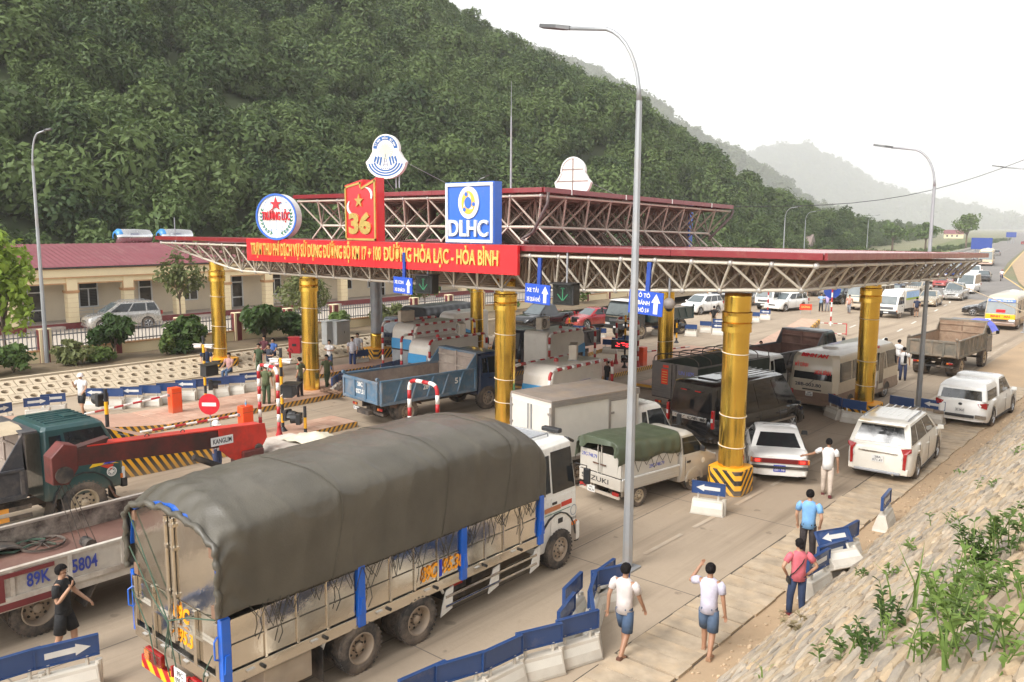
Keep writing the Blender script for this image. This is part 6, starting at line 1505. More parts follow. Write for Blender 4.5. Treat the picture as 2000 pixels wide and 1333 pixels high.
# ------------------------------------------------------------------ trucks and buses
def front_at(px,py,l,deg):
 """rear of a vehicle of length l whose front foot the photograph shows at (px, py)"""
 p=at(px,py);a=R(deg);return Vector((p.x+l*math.sin(a),p.y-l*math.cos(a),0))
def rring(x,y0,y1,z,c=.08):return [(-x+c,y0,z),(x-c,y0,z),(x,y0+c,z),(x,y1-c,z),(x-c,y1,z),(-x+c,y1,z),(-x,y1-c,z),(-x,y0+c,z)]
def cab(t,yr,yf,w,z0,zb,zt,m,name='cab',slant=.28,roofm=None,stripe=None,face=True,vis=True,glass=None,mirrors=True,wheelz=None):
 """tilt cab: yr rear wall, yf front face, heights of floor, belt and roof"""
 h=w/2;g=glass or DGLASS
 R_=[rring(h*.97,yr,yf-.04,z0),rring(h,yr,yf,lerp(z0,zb,.5)),rring(h,yr,yf-.02,zb),rring(h*.93,yr+.02,yf-slant,zt-.1),rring(h*.86,yr+.1,yf-slant-.12,zt),rring(h*.5,yr+.35,yf-slant-.4,zt+.015)]
 c=sharp(obj(name,MB().loft(R_),m,t,bev=.02),30)
 pane('windscreen',(h-.07,yf-.02,zb),(-h+.07,yf-.02,zb),(-h*.93+.1,yf-slant,zt-.1),(h*.93-.1,yf-slant,zt-.1),.02,.98,.05,.95,.012,mat('truck_windscreen',(.16,.18,.18),.05,coat=.4),t)
 for s in (1,-1):
  A=[(s*h,yr+.1,zb),(s*h,yf-.09,zb),(s*h*.93,yf-slant-.06,zt-.1),(s*h*.93,yr+.12,zt-.1)];A=A if s > 0 else [A[1],A[0],A[3],A[2]]
  u=(.3,.96) if yf-yr > 1.3 else (.12,.95);u=u if s > 0 else (1-u[1],1-u[0]);dr=obj('door',MB().bb((s*(h+.001),lerp(yr,yf,.28),z0+.06),(s*(h+.014),yf-.12,zb-.02)),m,t,bev=.012)
  pane('side_window',*A,*u,.06,.9,.014,g,t)
  if yf-yr > 1.3:v=(.05,.24) if s > 0 else (.76,.95);pane('quarter_window',*A,*v,.1,.85,.012,g,t)
  obj('handle',MB().box((s*(h+.02),lerp(yr,yf,.36),zb-.14),(.02,.16,.05)),TRIMB,dr)
  if mirrors:
   mr=obj('mirror',MB().box((s*(h+.22),yf+.02,zb+.28),(.17,.07,.34)),TRIMB,t,bev=.02);obj('mirror_arm',MB().tube([(s*h*.97,yf-.1,zb+.55),(s*(h+.2),yf+.03,zb+.5),(s*(h+.2),yf+.03,zb+.1),(s*h,yf-.08,zb+.05)],.014,5),TRIMB,mr)
  if face:
   obj('headlight',MB().box((s*h*.74,yf+.0,lerp(z0,zb,.28)),(h*.36,.06,.2)),LAMP,t,bev=.02);obj('turn_light',MB().box((s*h*.97,yf-.06,lerp(z0,zb,.32)),(.06,.1,.12)),AMBER,t)
 if face:
  gz=lerp(z0,zb,.62);gr_=obj('grille',MB().box((0,yf+.002,gz),(w*.62,.03,.2)),TRIMB,t,bev=.01)
  for k in (-1,0,1):obj('grille_slat',MB().box((0,yf+.02,gz+k*.06),(w*.58,.015,.02)),STEELG,gr_)
  obj('bumper',MB().box((0,yf+.0,z0+.08),(w*.99,.16,.26)),TRIMB if m is not WHITE else m,t,bev=.03);obj('number_plate',MB().box((0,yf+.087,z0+.08),(.4,.01,.11)),PLATEW,t)
  for s in (-1,1):obj('wiper',MB().cyl((s*.12,yf+.012,zb+.06),(s*.5,yf-.05,zb+.22),.01,n=4),TRIMB,t)
 return c
def chassis(t,y0,y1,z=.62,w=.8):
 for s in (-1,1):obj('frame_rail',MB().box((s*w/2,(y0+y1)/2,z),(.09,y1-y0,.2)),CHASSIS,t)
 for k in range(4):obj('cross_member',MB().box((0,lerp(y0,y1,(k+.5)/4),z),(w,.08,.14)),CHASSIS,t)
def axle(t,y,Rr,w,hw,style='truck',dual=False):
 obj('axle',MB().cyl((-hw+.1,y,Rr),(hw-.1,y,Rr),.07,n=8),CHASSIS,t);
 if dual:obj('differential',MB().sph((0,y,Rr),.2,10,6),CHASSIS,t,smooth=True)
 for s in (1,-1):wheel(t,s*(hw-w/2),y,Rr,w,style,dual)
def fender(t,y,Rr,x,w,m,a0=20,a1=160,name='mudguard'):
 for s in (1,-1):
  P=[(Rr*math.cos(R(a)),Rr*math.sin(R(a))) for a in np.linspace(a0,a1,10)];b=MB()
  b.loft([[(s*x,y+q*k,Rr*.8+p*k) for k in (1.0,)]+[(s*(x-w),y+q,Rr*.8+p),(s*(x-w),y+q*1.04,Rr*.8+p*1.04),(s*x,y+q*1.04,Rr*.8+p*1.04)] for q,p in P]);obj(name,b,m,t)
def rear_gear(t,y,w,z=.6,bar=True,flaps=None):
 for s in (1,-1):
  obj('tail_light',MB().box((s*w*.36,y-.01,z),(.3,.05,.1)),TAILR,t,bev=.01);obj('turn_light',MB().box((s*w*.36-.09*s,y-.038,z),(.09,.01,.09)),AMBER,t)
  if flaps:obj('mud_flap',MB().box((s*w*.36,flaps,.42),(.45,.015,.5)),CHASSIS,t)
 if bar:obj('under_run_bar',MB().box((0,y+.04,z-.18),(w*.86,.07,.1)),CHASSIS,t)
def dump_bed(t,y0,y1,w,z0,z1,m,inner,nrib=6,hz=.45,slope_rib=True,guard=.5,tailribs=3):
 """open tipper body with ribbed sides, tailgate and a headboard that rises over the cab"""
 h=w/2;obj('bed_floor',MB().bb((-h+.05,y0,z0-.08),(h-.05,y1,z0)),inner,t)
 for s in (1,-1):
  sd=obj('side_wall',MB().bb((s*(h-.045),y0,z0-.04),(s*h,y1,z1)),m,t);obj('inner_lining',MB().bb((s*(h-.056),y0+.04,z0+.01),(s*(h-.047),y1-.03,z1-.02)),inner,sd)
  obj('top_rail',MB().bb((s*(h-.06),y0,z1),(s*(h+.05),y1,z1+.07)),m,sd,bev=.01);obj('bottom_rail',MB().bb((s*h,y0,z0-.1),(s*(h+.05),y1,z0+.02)),m,sd,bev=.01)
  for k in range(nrib+1):
   y=lerp(y0+.06,y1-.06,k/nrib);dy=.16 if slope_rib and 0 < k < nrib else 0
   b=MB();b.add([(s*h,y-.05-dy,z0),(s*h,y+.05-dy,z0),(s*h,y+.05+dy,z1),(s*h,y-.05+dy,z1),(s*(h+.055),y-.035-dy,z0),(s*(h+.055),y+.035-dy,z0),(s*(h+.055),y+.035+dy,z1),(s*(h+.055),y-.035+dy,z1)],[(4,5,6,7),(0,4,7,3),(5,1,2,6),(7,6,2,3)]);obj('rib',b,m,sd)
 tg=obj('tailgate',MB().bb((-h+.06,y0-.05,z0-.06),(h-.06,y0-.005,z1+.02)),m,t,bev=.01);obj('inner_lining',MB().bb((-h+.08,y0-.004,z0+.01),(h-.08,y0+.008,z1-.02)),inner,tg)
 for k in range(tailribs+1):x=lerp(-h+.1,h-.1,k/tailribs);obj('rib',MB().bb((x-.05,y0-.1,z0-.04),(x+.05,y0-.051,z1-.02)),m,tg,bev=.01)
 for z in (z0+.02,z1-.05):obj('rib',MB().bb((-h+.06,y0-.09,z-.05),(h-.06,y0-.0515,z+.05)),m,tg,bev=.01)
 for s in (-1,1):obj('hinge',MB().cyl((s*(h-.12),y0-.06,z1+.12),(s*(h-.02),y0-.06,z1+.12),.07,n=10),m,tg)
 hd=obj('headboard',MB().bb((-h,y1,z0-.05),(h,y1+.06,z1+hz)),m,t);obj('inner_lining',MB().bb((-h+.05,y1-.012,z0+.01),(h-.05,y1-.002,z1+hz-.03)),inner,hd)
 for z in (z1-.02,z1+hz*.6):obj('rib',MB().bb((-h+.06,y1-.06,z),(h-.06,y1-.013,z+.06)),inner,hd)
 obj('rib',MB().bb((-.04,y1-.05,z0),(.04,y1-.0125,z1+hz)),inner,hd)
 for s in (1,-1):obj('cheek',MB().add([(s*h,y1+.06,z1),(s*h,y1-.55,z1),(s*h,y1,z1+hz),(s*(h-.05),y1+.06,z1),(s*(h-.05),y1-.55,z1),(s*(h-.05),y1,z1+hz)],[(0,1,2)[::s],(3,5,4)[::s],(1,4,5,2)[::s]]),m,hd)
 if guard:obj('cab_guard',MB().bb((-h,y1,z1+hz+.002),(h,y1+guard,z1+hz+.06)),m,t,bev=.01)
def bars(t,side,pts,r=.02,m=None,name='rope'):
 for P in pts:obj(name,MB().tube(P,r,5),m or mat('rope_dark',(.05,.045,.035),.9),t)

# ===== the big tarpaulin truck in front
INOXW=mat('polished_steel',(.66,.61,.53),.13,.97,.08,.8,.06,(.33,.25,.17),1.2,.45,1.1,rvar=.06);BLUEP=paint('post_blue_paint',srgb(20,92,190),.15,.4,zd=None);CABW=paint('cab_white',(.80,.785,.73),.08,.3,zd=(.4,1.2,.25));ORANGE=mat('letter_orange',srgb(250,160,10),.5)
def tarp_mat(n,c,c2,rough=.5):
 m=mat(n,c,rough,0,.22,1.1,.16,c2,.8,.35,30,spec=.55,coat=.08);t=m.node_tree;N=t.nodes;L=t.links;b=N['Principled BSDF']
 tc=N.new('ShaderNodeTexCoord');w1=N.new('ShaderNodeTexNoise');mp=N.new('ShaderNodeMapping');mp.inputs['Scale'].default_value=(1,1.7,.6);w1.noise_type='RIDGED_MULTIFRACTAL';w1.inputs['Scale'].default_value=1.1;w1.inputs['Detail'].default_value=7;w1.inputs['Roughness'].default_value=.55;w1.inputs['Distortion'].default_value=1.2
 L.new(tc.outputs['Object'],mp.inputs[0]);L.new(mp.outputs[0],w1.inputs['Vector']);b2=N.new('ShaderNodeBump');b2.inputs['Strength'].default_value=.4;b2.inputs['Distance'].default_value=.03
 L.new(w1.outputs['Fac'],b2.inputs['Height'])
 old=b.inputs['Normal'].links[0].from_socket;L.new(old,b2.inputs['Normal']);L.new(b2.outputs[0],b.inputs['Normal']);return m
TARP=tarp_mat('canvas_tarp',(.080,.071,.053),(.18,.155,.125),.46)
T=thing('cargo_truck','big white cab cargo truck with polished steel bed under a grey green tarpaulin','truck',(-11.85,5.85,0),0);hw=1.33;T.scale=(1,.973,1.06)
chassis(T,.2,8.9,.66,.9)
for y in (2.62,3.98):axle(T,y,.44,.27,1.37,'truck',True)
axle(T,8.46,.44,.28,1.26,'truck')
for o in T.children:
 if o.name.startswith('wheel'):o.scale=(1,1/.973,1/1.06);o.location.z=.44/1.06
obj('bed_floor',MB().bb((-hw,.1,.84),(hw,7.62,.95)),CHASSIS,T)
obj('sill_beam',MB().bb((hw-.02,.1,.78),(hw+.03,7.62,.97)),INOXW,T,bev=.01);obj('sill_beam',MB().bb((-hw-.03,.1,.78),(-hw+.02,7.62,.97)),INOXW,T,bev=.01)
posts=[0.06,2.62,5.16,7.58]
for k,y in enumerate(posts):
 for s in (1,-1):
  p_=obj('corner_post',MB().bb((s*(hw-.03),y-.075,.8),(s*(hw+.075),y+.075,1.80)),BLUEP,T,bev=.01);obj('post_boss',MB().box((s*(hw+.085),y,1.15),(.04,.12,.26),topy=.6),BLUEP,p_)
for (a,c) in zip(posts[:-1],posts[1:]):
 n=4;a +=.1;c -=.1
 for i in range(n):
  y0,y1=lerp(a,c,i/n),lerp(a,c,(i+1)/n)
  for s in (1,-1):
   for z0,z1 in ((1.0,1.366),(1.376,1.74)):
    pn=obj('side_panel',MB().bb((s*(hw-.01),y0+.01,z0),(s*(hw+.012),y1-.01,z1)),INOXW,T,bev=.008)
    if s > 0:
     obj('panel_rim',MB().bb((hw+.0125,y0+.01,z1-.016),(hw+.026,y1-.01,z1-.002)),INOXW,pn)
   if i:obj('panel_rib',MB().bb((s*(hw-.01),y0-.026,.98),(s*(hw+.04),y0+.026,1.76)),INOXW,T,bev=.008)
  if i % 2==0:obj('latch',MB().box((hw+.045,y0+.3,.9),(.03,.14,.03)),CHROME,T);obj('rubber_stop',MB().cyl((hw+.03,y0+.52,.88),(hw+.09,y0+.52,.88),.03,n=8),BLACKM,T)
for s_,y,w_ in (('89C',4.05,.42),('95.38',4.62,.56)):text(s_,T,ORANGE,(hw+.036,y,1.08),(0,1,0),(0,0,1),w_,.24,.004,.03,shear=.25)
obj('blue_tag',MB().bb((hw+.013,4.53,1.03),(hw+.017,4.60,1.34)),mat('tag_blue',srgb(40,60,190),.5),T)
# rear face: two tall mirror doors under an arched blue frame, framed tail panels below
def arch_z(x):return 2.74+.38*(1-(x/1.36)**2)-(2.0*max(0,abs(x)-1.28)**.5 if abs(x) > 1.28 else 0)
for s in (-1,1):
 X_=np.linspace(.03,1.24,9);poly=[(s*.03,1.74),(s*1.24,1.74)]+[(s*x,min(arch_z(x)-.06,3.03)) for x in X_[::-1]]
 dr=obj('rear_door',MB().prism(poly if s > 0 else poly[::-1],(0,.06,0),(1,0,0),(0,0,1),.05),INOXW,T,bev=.008)
 obj('lock_bar',MB().cyl((s*.1,-.02,1.1),(s*.1,-.02,2.95),.028,n=8),INOXW,dr)
 for z in (1.2,1.8,2.5,2.85):obj('bar_clamp',MB().box((s*.1,-.015,z),(.12,.05,.05)),INOXW,dr)
 for z in (1.85,2.72):obj('hinge',MB().box((s*1.2,.0,z),(.13,.02,.18)),mat('hinge_rust',(.25,.15,.1),.6,.4),dr)
 for z0,z1 in ((.98,1.34),(1.38,1.72)):
  for x0,x1 in ((.06,.62),(.68,1.24)):obj('tail_panel',MB().bb((s*x0,.02,z0),(s*x1,.05,z1)),INOXW,T,bev=.008)
 for x in (.65,1.27):obj('tail_rib',MB().bb((s*x-.045,-.04,.9),(s*x+.045,.019,1.73)),INOXW,T,bev=.01)
 obj('tail_rib',MB().bb((s*.05,-.035,1.335),(s*1.22,.018,1.385)),INOXW,T);obj('bumper_lamp',MB().box((s*.72,.0,.56),(.52,.08,.2)),TAILR,T,bev=.015);obj('lamp_guard',MB().box((s*.9,-.05,.56),(.16,.02,.16)),AMBER,T)
 for k in range(5):obj('lamp_bar',MB().cyl((s*.44,-.06,.48+k*.04),(s*1.0,-.06,.48+k*.04),.006,n=4),CHROME,T)
 obj('grab_handle',MB().tube([(s*1.30,-.02,1.55),(s*1.34,-.1,1.5),(s*1.34,-.1,1.25),(s*1.30,-.02,1.2)],.015,5),BLUEP,T)
b=MB();P=[(x,arch_z(x)) for x in np.linspace(-1.34,1.34,25)];b.loft([[(x,.07,z-.05),(x,-.01,z-.05),(x,-.01,z+.0),(x,.07,z+.0)] for x,z in P]);obj('arch_frame',b,BLUEP,T)
obj('tail_beam',MB().bb((-1.32,-.03,.74),(1.32,.1,.93)),INOXW,T,bev=.01)
for x in (-.95,-.35,.35,.95):obj('latch',MB().box((x,-.045,.86),(.13,.03,.035)),CHROME,T)
text('89C',T,ORANGE,(-.06,.017,1.42),(1,0,0),(0,0,1),.5,.22,.004,.03,shear=.2);text('095.38',T,ORANGE,(-.02,.017,1.08),(1,0,0),(0,0,1),.66,.22,.004,.03,shear=.2)
plate(T,('89C','095.38'),-.06,.56,None,.36,.26,.2);
for x in (-.05,.44):obj('plate_lamp',MB().box((x,-.05,.58),(.05,.05,.16)),TAILR,T)
HR=hatch('red_yellow_bar',1,0,.9,2.6,srgb(240,180,20),srgb(170,20,30),.1,(-1,-.5,0),False)
bp_=obj('rear_guard',MB().bb((-1.25,.02,.22),(1.25,.1,.42)),HR,T)
# tarpaulin: rings along the truck, gathered at the tail, tented over the load
def tarp_pt(y,s):
 """s runs 0..1 from the left lower edge over the top to the right lower edge"""
 top=float(np.interp(y,[-.05,.35,1.2,2.5,4,5.5,6.6,7.25,7.6,7.75],[3.06,3.32,3.39,3.43,3.46,3.47,3.43,3.28,3.08,2.85]));z0=1.74+.10*math.sin(y*1.3)*0
 z0=float(np.interp(y,[-.05,.4,1,7.4,7.75],[1.8,1.82,1.74,1.72,1.70]));a=1.40 if y < 7.5 else 1.36
 hgt=top-z0;X_=(0,.20,.27,.36,.5,.64,.73,.80,1);sm=lambda v:sum(float(np.interp(s+d,X_,v)) for d in (-.024,-.012,0,.012,.024))/5
 x=sm((-1,-1,-.95,-.55,0,.55,.95,1,1))*a;z=z0+hgt*max(0,sm((0,.66,.80,.95,1,.96,.82,.66,0)));c=x/a;sn=max(0,(z-z0)/hgt)
 sag=noise.noise((y*.55,s*3.1,4.2));z +=.012*sag*sn
 side=max(0,abs(c)-.55)/.45;fold=math.sin(y*9+3.5*noise.noise((y*.6,s*2,9)))*.5+math.sin(y*17+5*noise.noise((y*.9,s*2.3,2)))*.25
 k=(.008+.018*max(0,noise.noise((y*.8,1.7,0))+.25))*side*fold
 gather=max(0,1-y/.75);k +=.022*gather*math.sin(s*70+2*math.sin(y*9))
 crease=abs(noise.noise((y*.62+s*1.6,s*3.4-y*.45,7.1)));c2=abs(noise.noise((y*1.1-s*2.2,s*2.6+y*.5,3.3)));k +=.014*(1-min(1,crease*14))+.010*(1-min(1,c2*14))
 x +=k*math.copysign(1,c)*(.4+.6*abs(c));z +=k*sn
 return (x,y,z)
ny_,ns_=190,90;b=MB()
ysx=[-.06+7.82*i/ny_ for i in range(ny_+1)]
b.add([tarp_pt(y,j/ns_) for y in ysx for j in range(ns_+1)],[(i*(ns_+1)+j,i*(ns_+1)+j+1,(i+1)*(ns_+1)+j+1,(i+1)*(ns_+1)+j) for i in range(ny_) for j in range(ns_)])
fr_=[tarp_pt(7.76,j/ns_) for j in range(ns_+1)];o0=len(b.V);b.add(fr_+[(p[0]*.97,7.80,1.72+(p[2]-1.72)*.93) for p in fr_]+[(p[0]*.9,7.82,1.9) for p in fr_],[(j,j+1,ns_+1+j+1,ns_+1+j) for j in range(ns_)]+[(ns_+1+j,ns_+1+j+1,2*(ns_+1)+j+1,2*(ns_+1)+j) for j in range(ns_)])
tp=obj('tarpaulin',b,TARP,T,smooth=True);sd_=tp.modifiers.new('thick','SOLIDIFY');sd_.thickness=.012;sd_.offset=-1
hem=MB();
for j in range(0,61):pass
hp=[tarp_pt(-.03,j/60) for j in range(61)];b=MB();b.tube([(p[0]*1.004,p[1]-.015+.012*math.sin(j*2.3),p[2]+.006*math.sin(j*1.9)) for j,p in enumerate(hp)],[.05+.012*math.sin(j*2.1) for j in range(61)],7);obj('gathered_hem',b,TARP,tp,smooth=True)
for y in (2.1,4.6,6.4):b=MB();b.tube([(p[0]*1.006,p[1],p[2]+.012) for p in [tarp_pt(y+.15*math.sin(j*.2),j/50) for j in range(51)]],.007,4);obj('seam',b,TARP,tp)
RPD=mat('rope_dark',(.05,.045,.035),.9);RPG=mat('rope_green',(.05,.09,.06),.9)
y=.45;k=0
while y < 7.4:
 e=tarp_pt(y,1);ln=random.uniform(.2,.42);dy=random.uniform(.1,.24)*random.choice((-1,1));h1=(hw+.07,y+dy,e[2]-ln);obj('rope',MB().tube([(e[0]+.01,y,e[2]+.02),h1,(e[0]+.01,y+2*dy*random.uniform(.7,1),e[2]+.02)],.009,4),RPD,T)
 if k % 3==0:obj('rope',MB().tube([h1,(hw+.08,y+dy+.02,e[2]-ln-.15),(hw+.06,y+dy-.05,e[2]-ln-.3)],.008,4),RPD,T)
 y +=random.uniform(.22,.42);k +=1
for P in ([(-1.3,-.05,2.2),(-.6,-.07,1.62),(.0,-.1,1.35),(-.1,-.08,.95)],[(1.32,-.06,1.8),(.6,-.08,1.62),(.0,-.1,1.4),(-.2,-.09,.8),(-.15,-.05,.45)],[(-1.3,-.05,1.5),(-.7,-.08,1.0),(-.6,-.06,.5)],[(1.2,-.06,1.25),(.95,-.07,.9),(.8,-.05,.4)],[(-1.25,-.05,2.75),(-.1,-.08,1.4),(.1,-.07,.7)]):obj('rope',MB().tube(P,.011,5),RPG,T)
# cab
cab(T,7.78,9.22,2.36,.42,1.58,2.72,CABW,slant=.16,face=True)
obj('front_corner',MB().box((1.02,9.2,.62),(.36,.2,.42)),CABW,T,bev=.05);obj('step_panel',MB().bb((1.1,8.92,.42),(1.195,9.16,.86)),mat('step_grey',(.28,.24,.2),.6,dirt=.3),T,bev=.02)
for k in range(7):obj('roof_rack_bar',MB().cyl((-.55,7.95+k*.1,2.79),(.75,7.95+k*.1,2.79),.014,n=5),STEELG,T)
for x in (-.55,.75):obj('roof_rack_rail',MB().tube([(x,7.9,2.72),(x,7.92,2.80),(x,8.6,2.80),(x,8.62,2.72)],.018,6),STEELG,T)
obj('sun_visor',MB().box((0,9.1,2.62),(2.1,.26,.06),rx=R(-25)),TRIMB,T,bev=.02);obj('air_horn',MB().box((.6,8.95,2.80),(.5,.16,.1)),TRIMB,T,bev=.03)
fender(T,8.42,.66,1.22,.35,mat('fender_black',(.03,.03,.03),.6,dirt=.25),5,175,'wheel_arch')
for z,m_,y0,y1 in ((1.30,mat('stripe_red',srgb(196,60,40),.5),8.55,8.95),(1.28,mat('stripe_copper',srgb(190,120,80),.5),7.95,8.53),(1.22,mat('stripe_green',srgb(80,130,110),.5),7.95,8.9)):obj('stripe',MB().bb((1.196,y0,z),(1.2,y1,z+(.1 if z > 1.25 else .015))),m_,T)
text('HD210',T,mat('badge_dark',(.12,.12,.13),.5),(1.199,8.93,.93),(0,1,0),(0,0,1),.2,.05,.003,.01)
rg=MB();rg.lathe([(.10,0),(.12,0),(.12,.004),(.10,.004)],20,Matrix.Translation((1.197,9.02,1.13)) @ Matrix.Rotation(R(90),4,'Y'));obj('door_emblem',rg,mat('emblem_grey',(.35,.38,.42),.5),T);obj('turn_light',MB().box((1.2,9.02,.84),(.02,.14,.08)),AMBER,T);obj('door_pull',MB().box((1.2,8.52,1.02),(.02,.16,.1)),TRIMB,T)
obj('air_snorkel',MB().tube([(1.05,7.72,.8),(1.08,7.70,1.6),(1.05,7.72,2.3)],.03,6),TRIMB,T);obj('fuel_tank',MB().cyl((.85,5.7,.55),(.85,6.6,.55),.24,n=16),mat('tank_dark',(.06,.055,.05),.5,.4,dirt=.4),T);obj('battery_box',MB().box((.9,5.2,.58),(.5,.55,.42)),CHASSIS,T,bev=.02);obj('red_tag',MB().bb((1.152,5.0,.62),(1.158,5.35,.8)),mat('tag_red',srgb(190,40,25),.5),T)
for z in (.38,.56):obj('side_guard',MB().cyl((1.27,4.75,z),(1.27,7.55,z),.035,n=8),CHROME,T)
for y in (4.78,6.15,7.5):obj('guard_plate',MB().prism([(-.16,.22),(.16,.30),(.2,.72),(.0,.68),(-.12,.4)],(1.255,y,0),(0,1,0),(0,0,1),.03),CABW,T,bev=.01)
obj('tool_box',MB().box((1.0,1.2,.52),(.55,.9,.42)),mat('tool_box',(.38,.32,.25),.6,.3,dirt=.4),T,bev=.02);obj('mud_flap',MB().box((1.02,1.86,.40),(.52,.015,.55)),CHASSIS,T);obj('mud_flap',MB().box((-1.02,1.86,.40),(.52,.015,.55)),CHASSIS,T)
for y0,y1 in ((2.52,3.92),):obj('mudguard',MB().tube([(1.2,y0-.62,.62),(1.22,y0-.45,.98),(1.22,y1+.6,.98),(1.2,y1+.85,.62)],.035,6),CABW,T)

# ===== old white flatbed with red crane
OW=mat('old_white_paint',(.55,.50,.43),.55,0,.12,3,.45,(.20,.12,.08),1.4,.2);OB=mat('old_dark_side',(.055,.04,.033),.6,0,.3,2,.55,(.40,.34,.28),2.4,.3);DECK=mat('rust_deck',(.15,.075,.055),.7,.1,.2,1.2,.3,(.24,.15,.11));CR=mat('crane_red',(.17,.026,.02),.5,0,.2,1.5,.85,(.045,.018,.014),1.0,.2);CRB=mat('crane_bright_red',srgb(196,50,34),.5,0,.15,1.5,.5,(.08,.03,.02),1.2)
K=thing('crane_truck','battered white flatbed truck with red crane boom laid back over its deck','truck',(-17.05,2.9,0),0)
chassis(K,.2,9.6,.62,.85);axle(K,2.45,.5,.3,1.08,'truck',True);axle(K,8.6,.5,.3,1.05,'truck')
obj('deck',MB().bb((-1.15,0,.92),(1.15,7.0,1.02)),DECK,K)
for s,m_ in ((1,OW),(-1,OB)):
 sd=obj('side_board',MB().bb((s*1.15,0,.96),(s*1.2,7.0,1.42)),m_,K)
 obj('top_rail',MB().bb((s*1.13,0,1.42),(s*1.23,7.0,1.47)),OW if s > 0 else mat('rail_grey',(.35,.31,.27),.5,dirt=.4),sd);obj('bottom_rail',MB().bb((s*1.15,0,.86),(s*1.24,7.0,.958)),m_,sd)
 for k in range(8):obj('rib',MB().bb((s*1.2,k*.98,.96),(s*1.235,k*.98+.07,1.42)),m_,sd)
 obj('sill',MB().bb((s*1.12,0,.70),(s*1.2,7.0,.858)),m_,K)
obj('maroon_frame',MB().bb((1.236,1.75,.9),(1.245,1.86,1.4)),MAROON,K);obj('maroon_frame',MB().bb((1.236,1.861,1.32),(1.245,2.7,1.4)),MAROON,K);obj('maroon_frame',MB().bb((1.242,1.7,.74),(1.25,2.9,.86)),MAROON,K)
LB=mat('letter_blue',srgb(50,65,150),.55,0,.1,4,.2);text('89K',K,LB,(1.238,2.22,1.06),(0,1,0),(0,0,1),.40,.24,.003,.02);obj('dash',MB().bb((1.237,2.72,1.17),(1.241,2.84,1.21)),LB,K);text('5804',K,LB,(1.238,3.0,1.07),(0,1,0),(0,0,1),.46,.25,.003,.02)
fender(K,2.45,.66,1.15,.5,CHASSIS,15,165);obj('mud_flap',MB().box((.9,1.62,.5),(.5,.02,.5),rx=R(18)),CHASSIS,K);obj('mud_flap',MB().box((.9,3.35,.5),(.5,.02,.5),rx=R(-30)),CHASSIS,K)
obj('side_guard',MB().bb((1.08,4.2,.42),(1.14,7.0,.52)),STEELG,K)
for y in (4.6,6.0):obj('guard_strut',MB().bb((1.09,y,.5),(1.13,y+.08,.8)),STEELG,K)
obj('cab',MB().loft([rring(1.05,8.05,9.7,.5),rring(1.08,8.05,9.75,1.4),rring(1.0,8.1,9.45,2.1),rring(.9,8.2,9.3,2.2)]),OW,K,bev=.02)
for s in (1,-1):obj('side_window',MB().box((s*1.05,8.95,1.72),(.05,.85,.5)),DGLASS,K)
# crane
cw=-.15
obj('crane_column',MB().bb((cw-.3,7.3,.9),(cw+.3,7.85,2.3)),CR,K,bev=.03)
bo=MB();
def boxbeam(b,p,q,w,h0,h1):p=Vector(p);q=Vector(q);return b.loft([[(c.x+sx*w/2,c.y,c.z+sz*h/2) for sx,sz in ((-1,-1),(1,-1),(1,1),(-1,1))] for c,h in ((p,h0),(q,h1))])
boxbeam(bo,(cw,3.55,2.92),(cw,7.9,2.60),.32,.36,.42);boom=obj('crane_boom',bo,CR,K,bev=.02)
obj('boom_top_plate',MB().loft([[(cw-.17,3.9,3.09),(cw+.17,3.9,3.09),(cw+.17,3.9,3.115),(cw-.17,3.9,3.115)],[(cw-.17,7.9,2.815),(cw+.17,7.9,2.815),(cw+.17,7.9,2.84),(cw-.17,7.9,2.84)]]),CRB,boom)
obj('boom_root',MB().prism([(6.75,2.44),(7.0,2.2),(7.35,2.0),(7.75,2.15),(8.0,2.5),(7.95,2.86),(6.75,2.94)],(cw+.186,0,0),(0,1,0),(0,0,1),.02),CRB,boom,bev=.01)
obj('boom_head',MB().prism([(3.2,2.45),(3.5,2.4),(3.7,2.7),(3.7,3.16),(3.45,3.24),(3.2,3.0)],(cw-.2,0,0),(0,1,0),(0,0,1),.4),CR,boom,bev=.02);obj('boom_bracket',MB().prism([(3.7,3.1),(4.35,3.2),(4.2,2.95),(3.9,2.95)],(cw-.1,0,0),(0,1,0),(0,0,1),.25),CR,boom)
obj('sheave',MB().cyl((cw-.12,3.42,2.62),(cw+.22,3.42,2.62),.17,n=16),CHASSIS,boom);obj('lift_ram',MB().cyl((cw+.05,7.4,1.7),(cw+.05,6.2,2.36),.07,n=10),CHASSIS,boom);obj('pivot_pin',MB().cyl((cw-.25,7.75,2.3),(cw+.25,7.75,2.3),.1,n=12),CHASSIS,boom)
lb=obj('maker_panel',MB().bb((cw+.207,6.55,2.55),(cw+.212,7.1,2.75)),PLATEW,boom);text('KANGLIM',lb,INK,(cw+.2125,6.6,2.6),(0,1,0),(0,0,1),.46,.11,.002,.02)
for y in (5.2,6.0):obj('lifting_eye',MB().lathe([(.04,-.012),(.06,0),(.04,.012)],12,Matrix.Translation((cw,y,3.13-(y-3.9)*.075)) @ Matrix.Rotation(R(90),4,'Y')),CHASSIS,boom)
for dy in (-.16,-.06,.05,.14):obj('hoist_cable',MB().cyl((cw+dy*.6,3.42+dy*.5,2.55),(cw+.25+dy*.4,3.75+dy*1.2,1.06),.008,n=4),CHASSIS,K)
hk=obj('hook_block',MB().cyl((cw+.1,3.75,1.14),(cw+.42,3.75,1.14),.11,n=12),CHASSIS,K)
wh=thing('loose_wheel','thin spoked steel wheel rim lying on the crane truck deck','wheel',at(83,1064,1.05),0)
b=MB();b.lathe([(.38,.02),(.42,.05),(.42,.0),(.38,.02)],28);
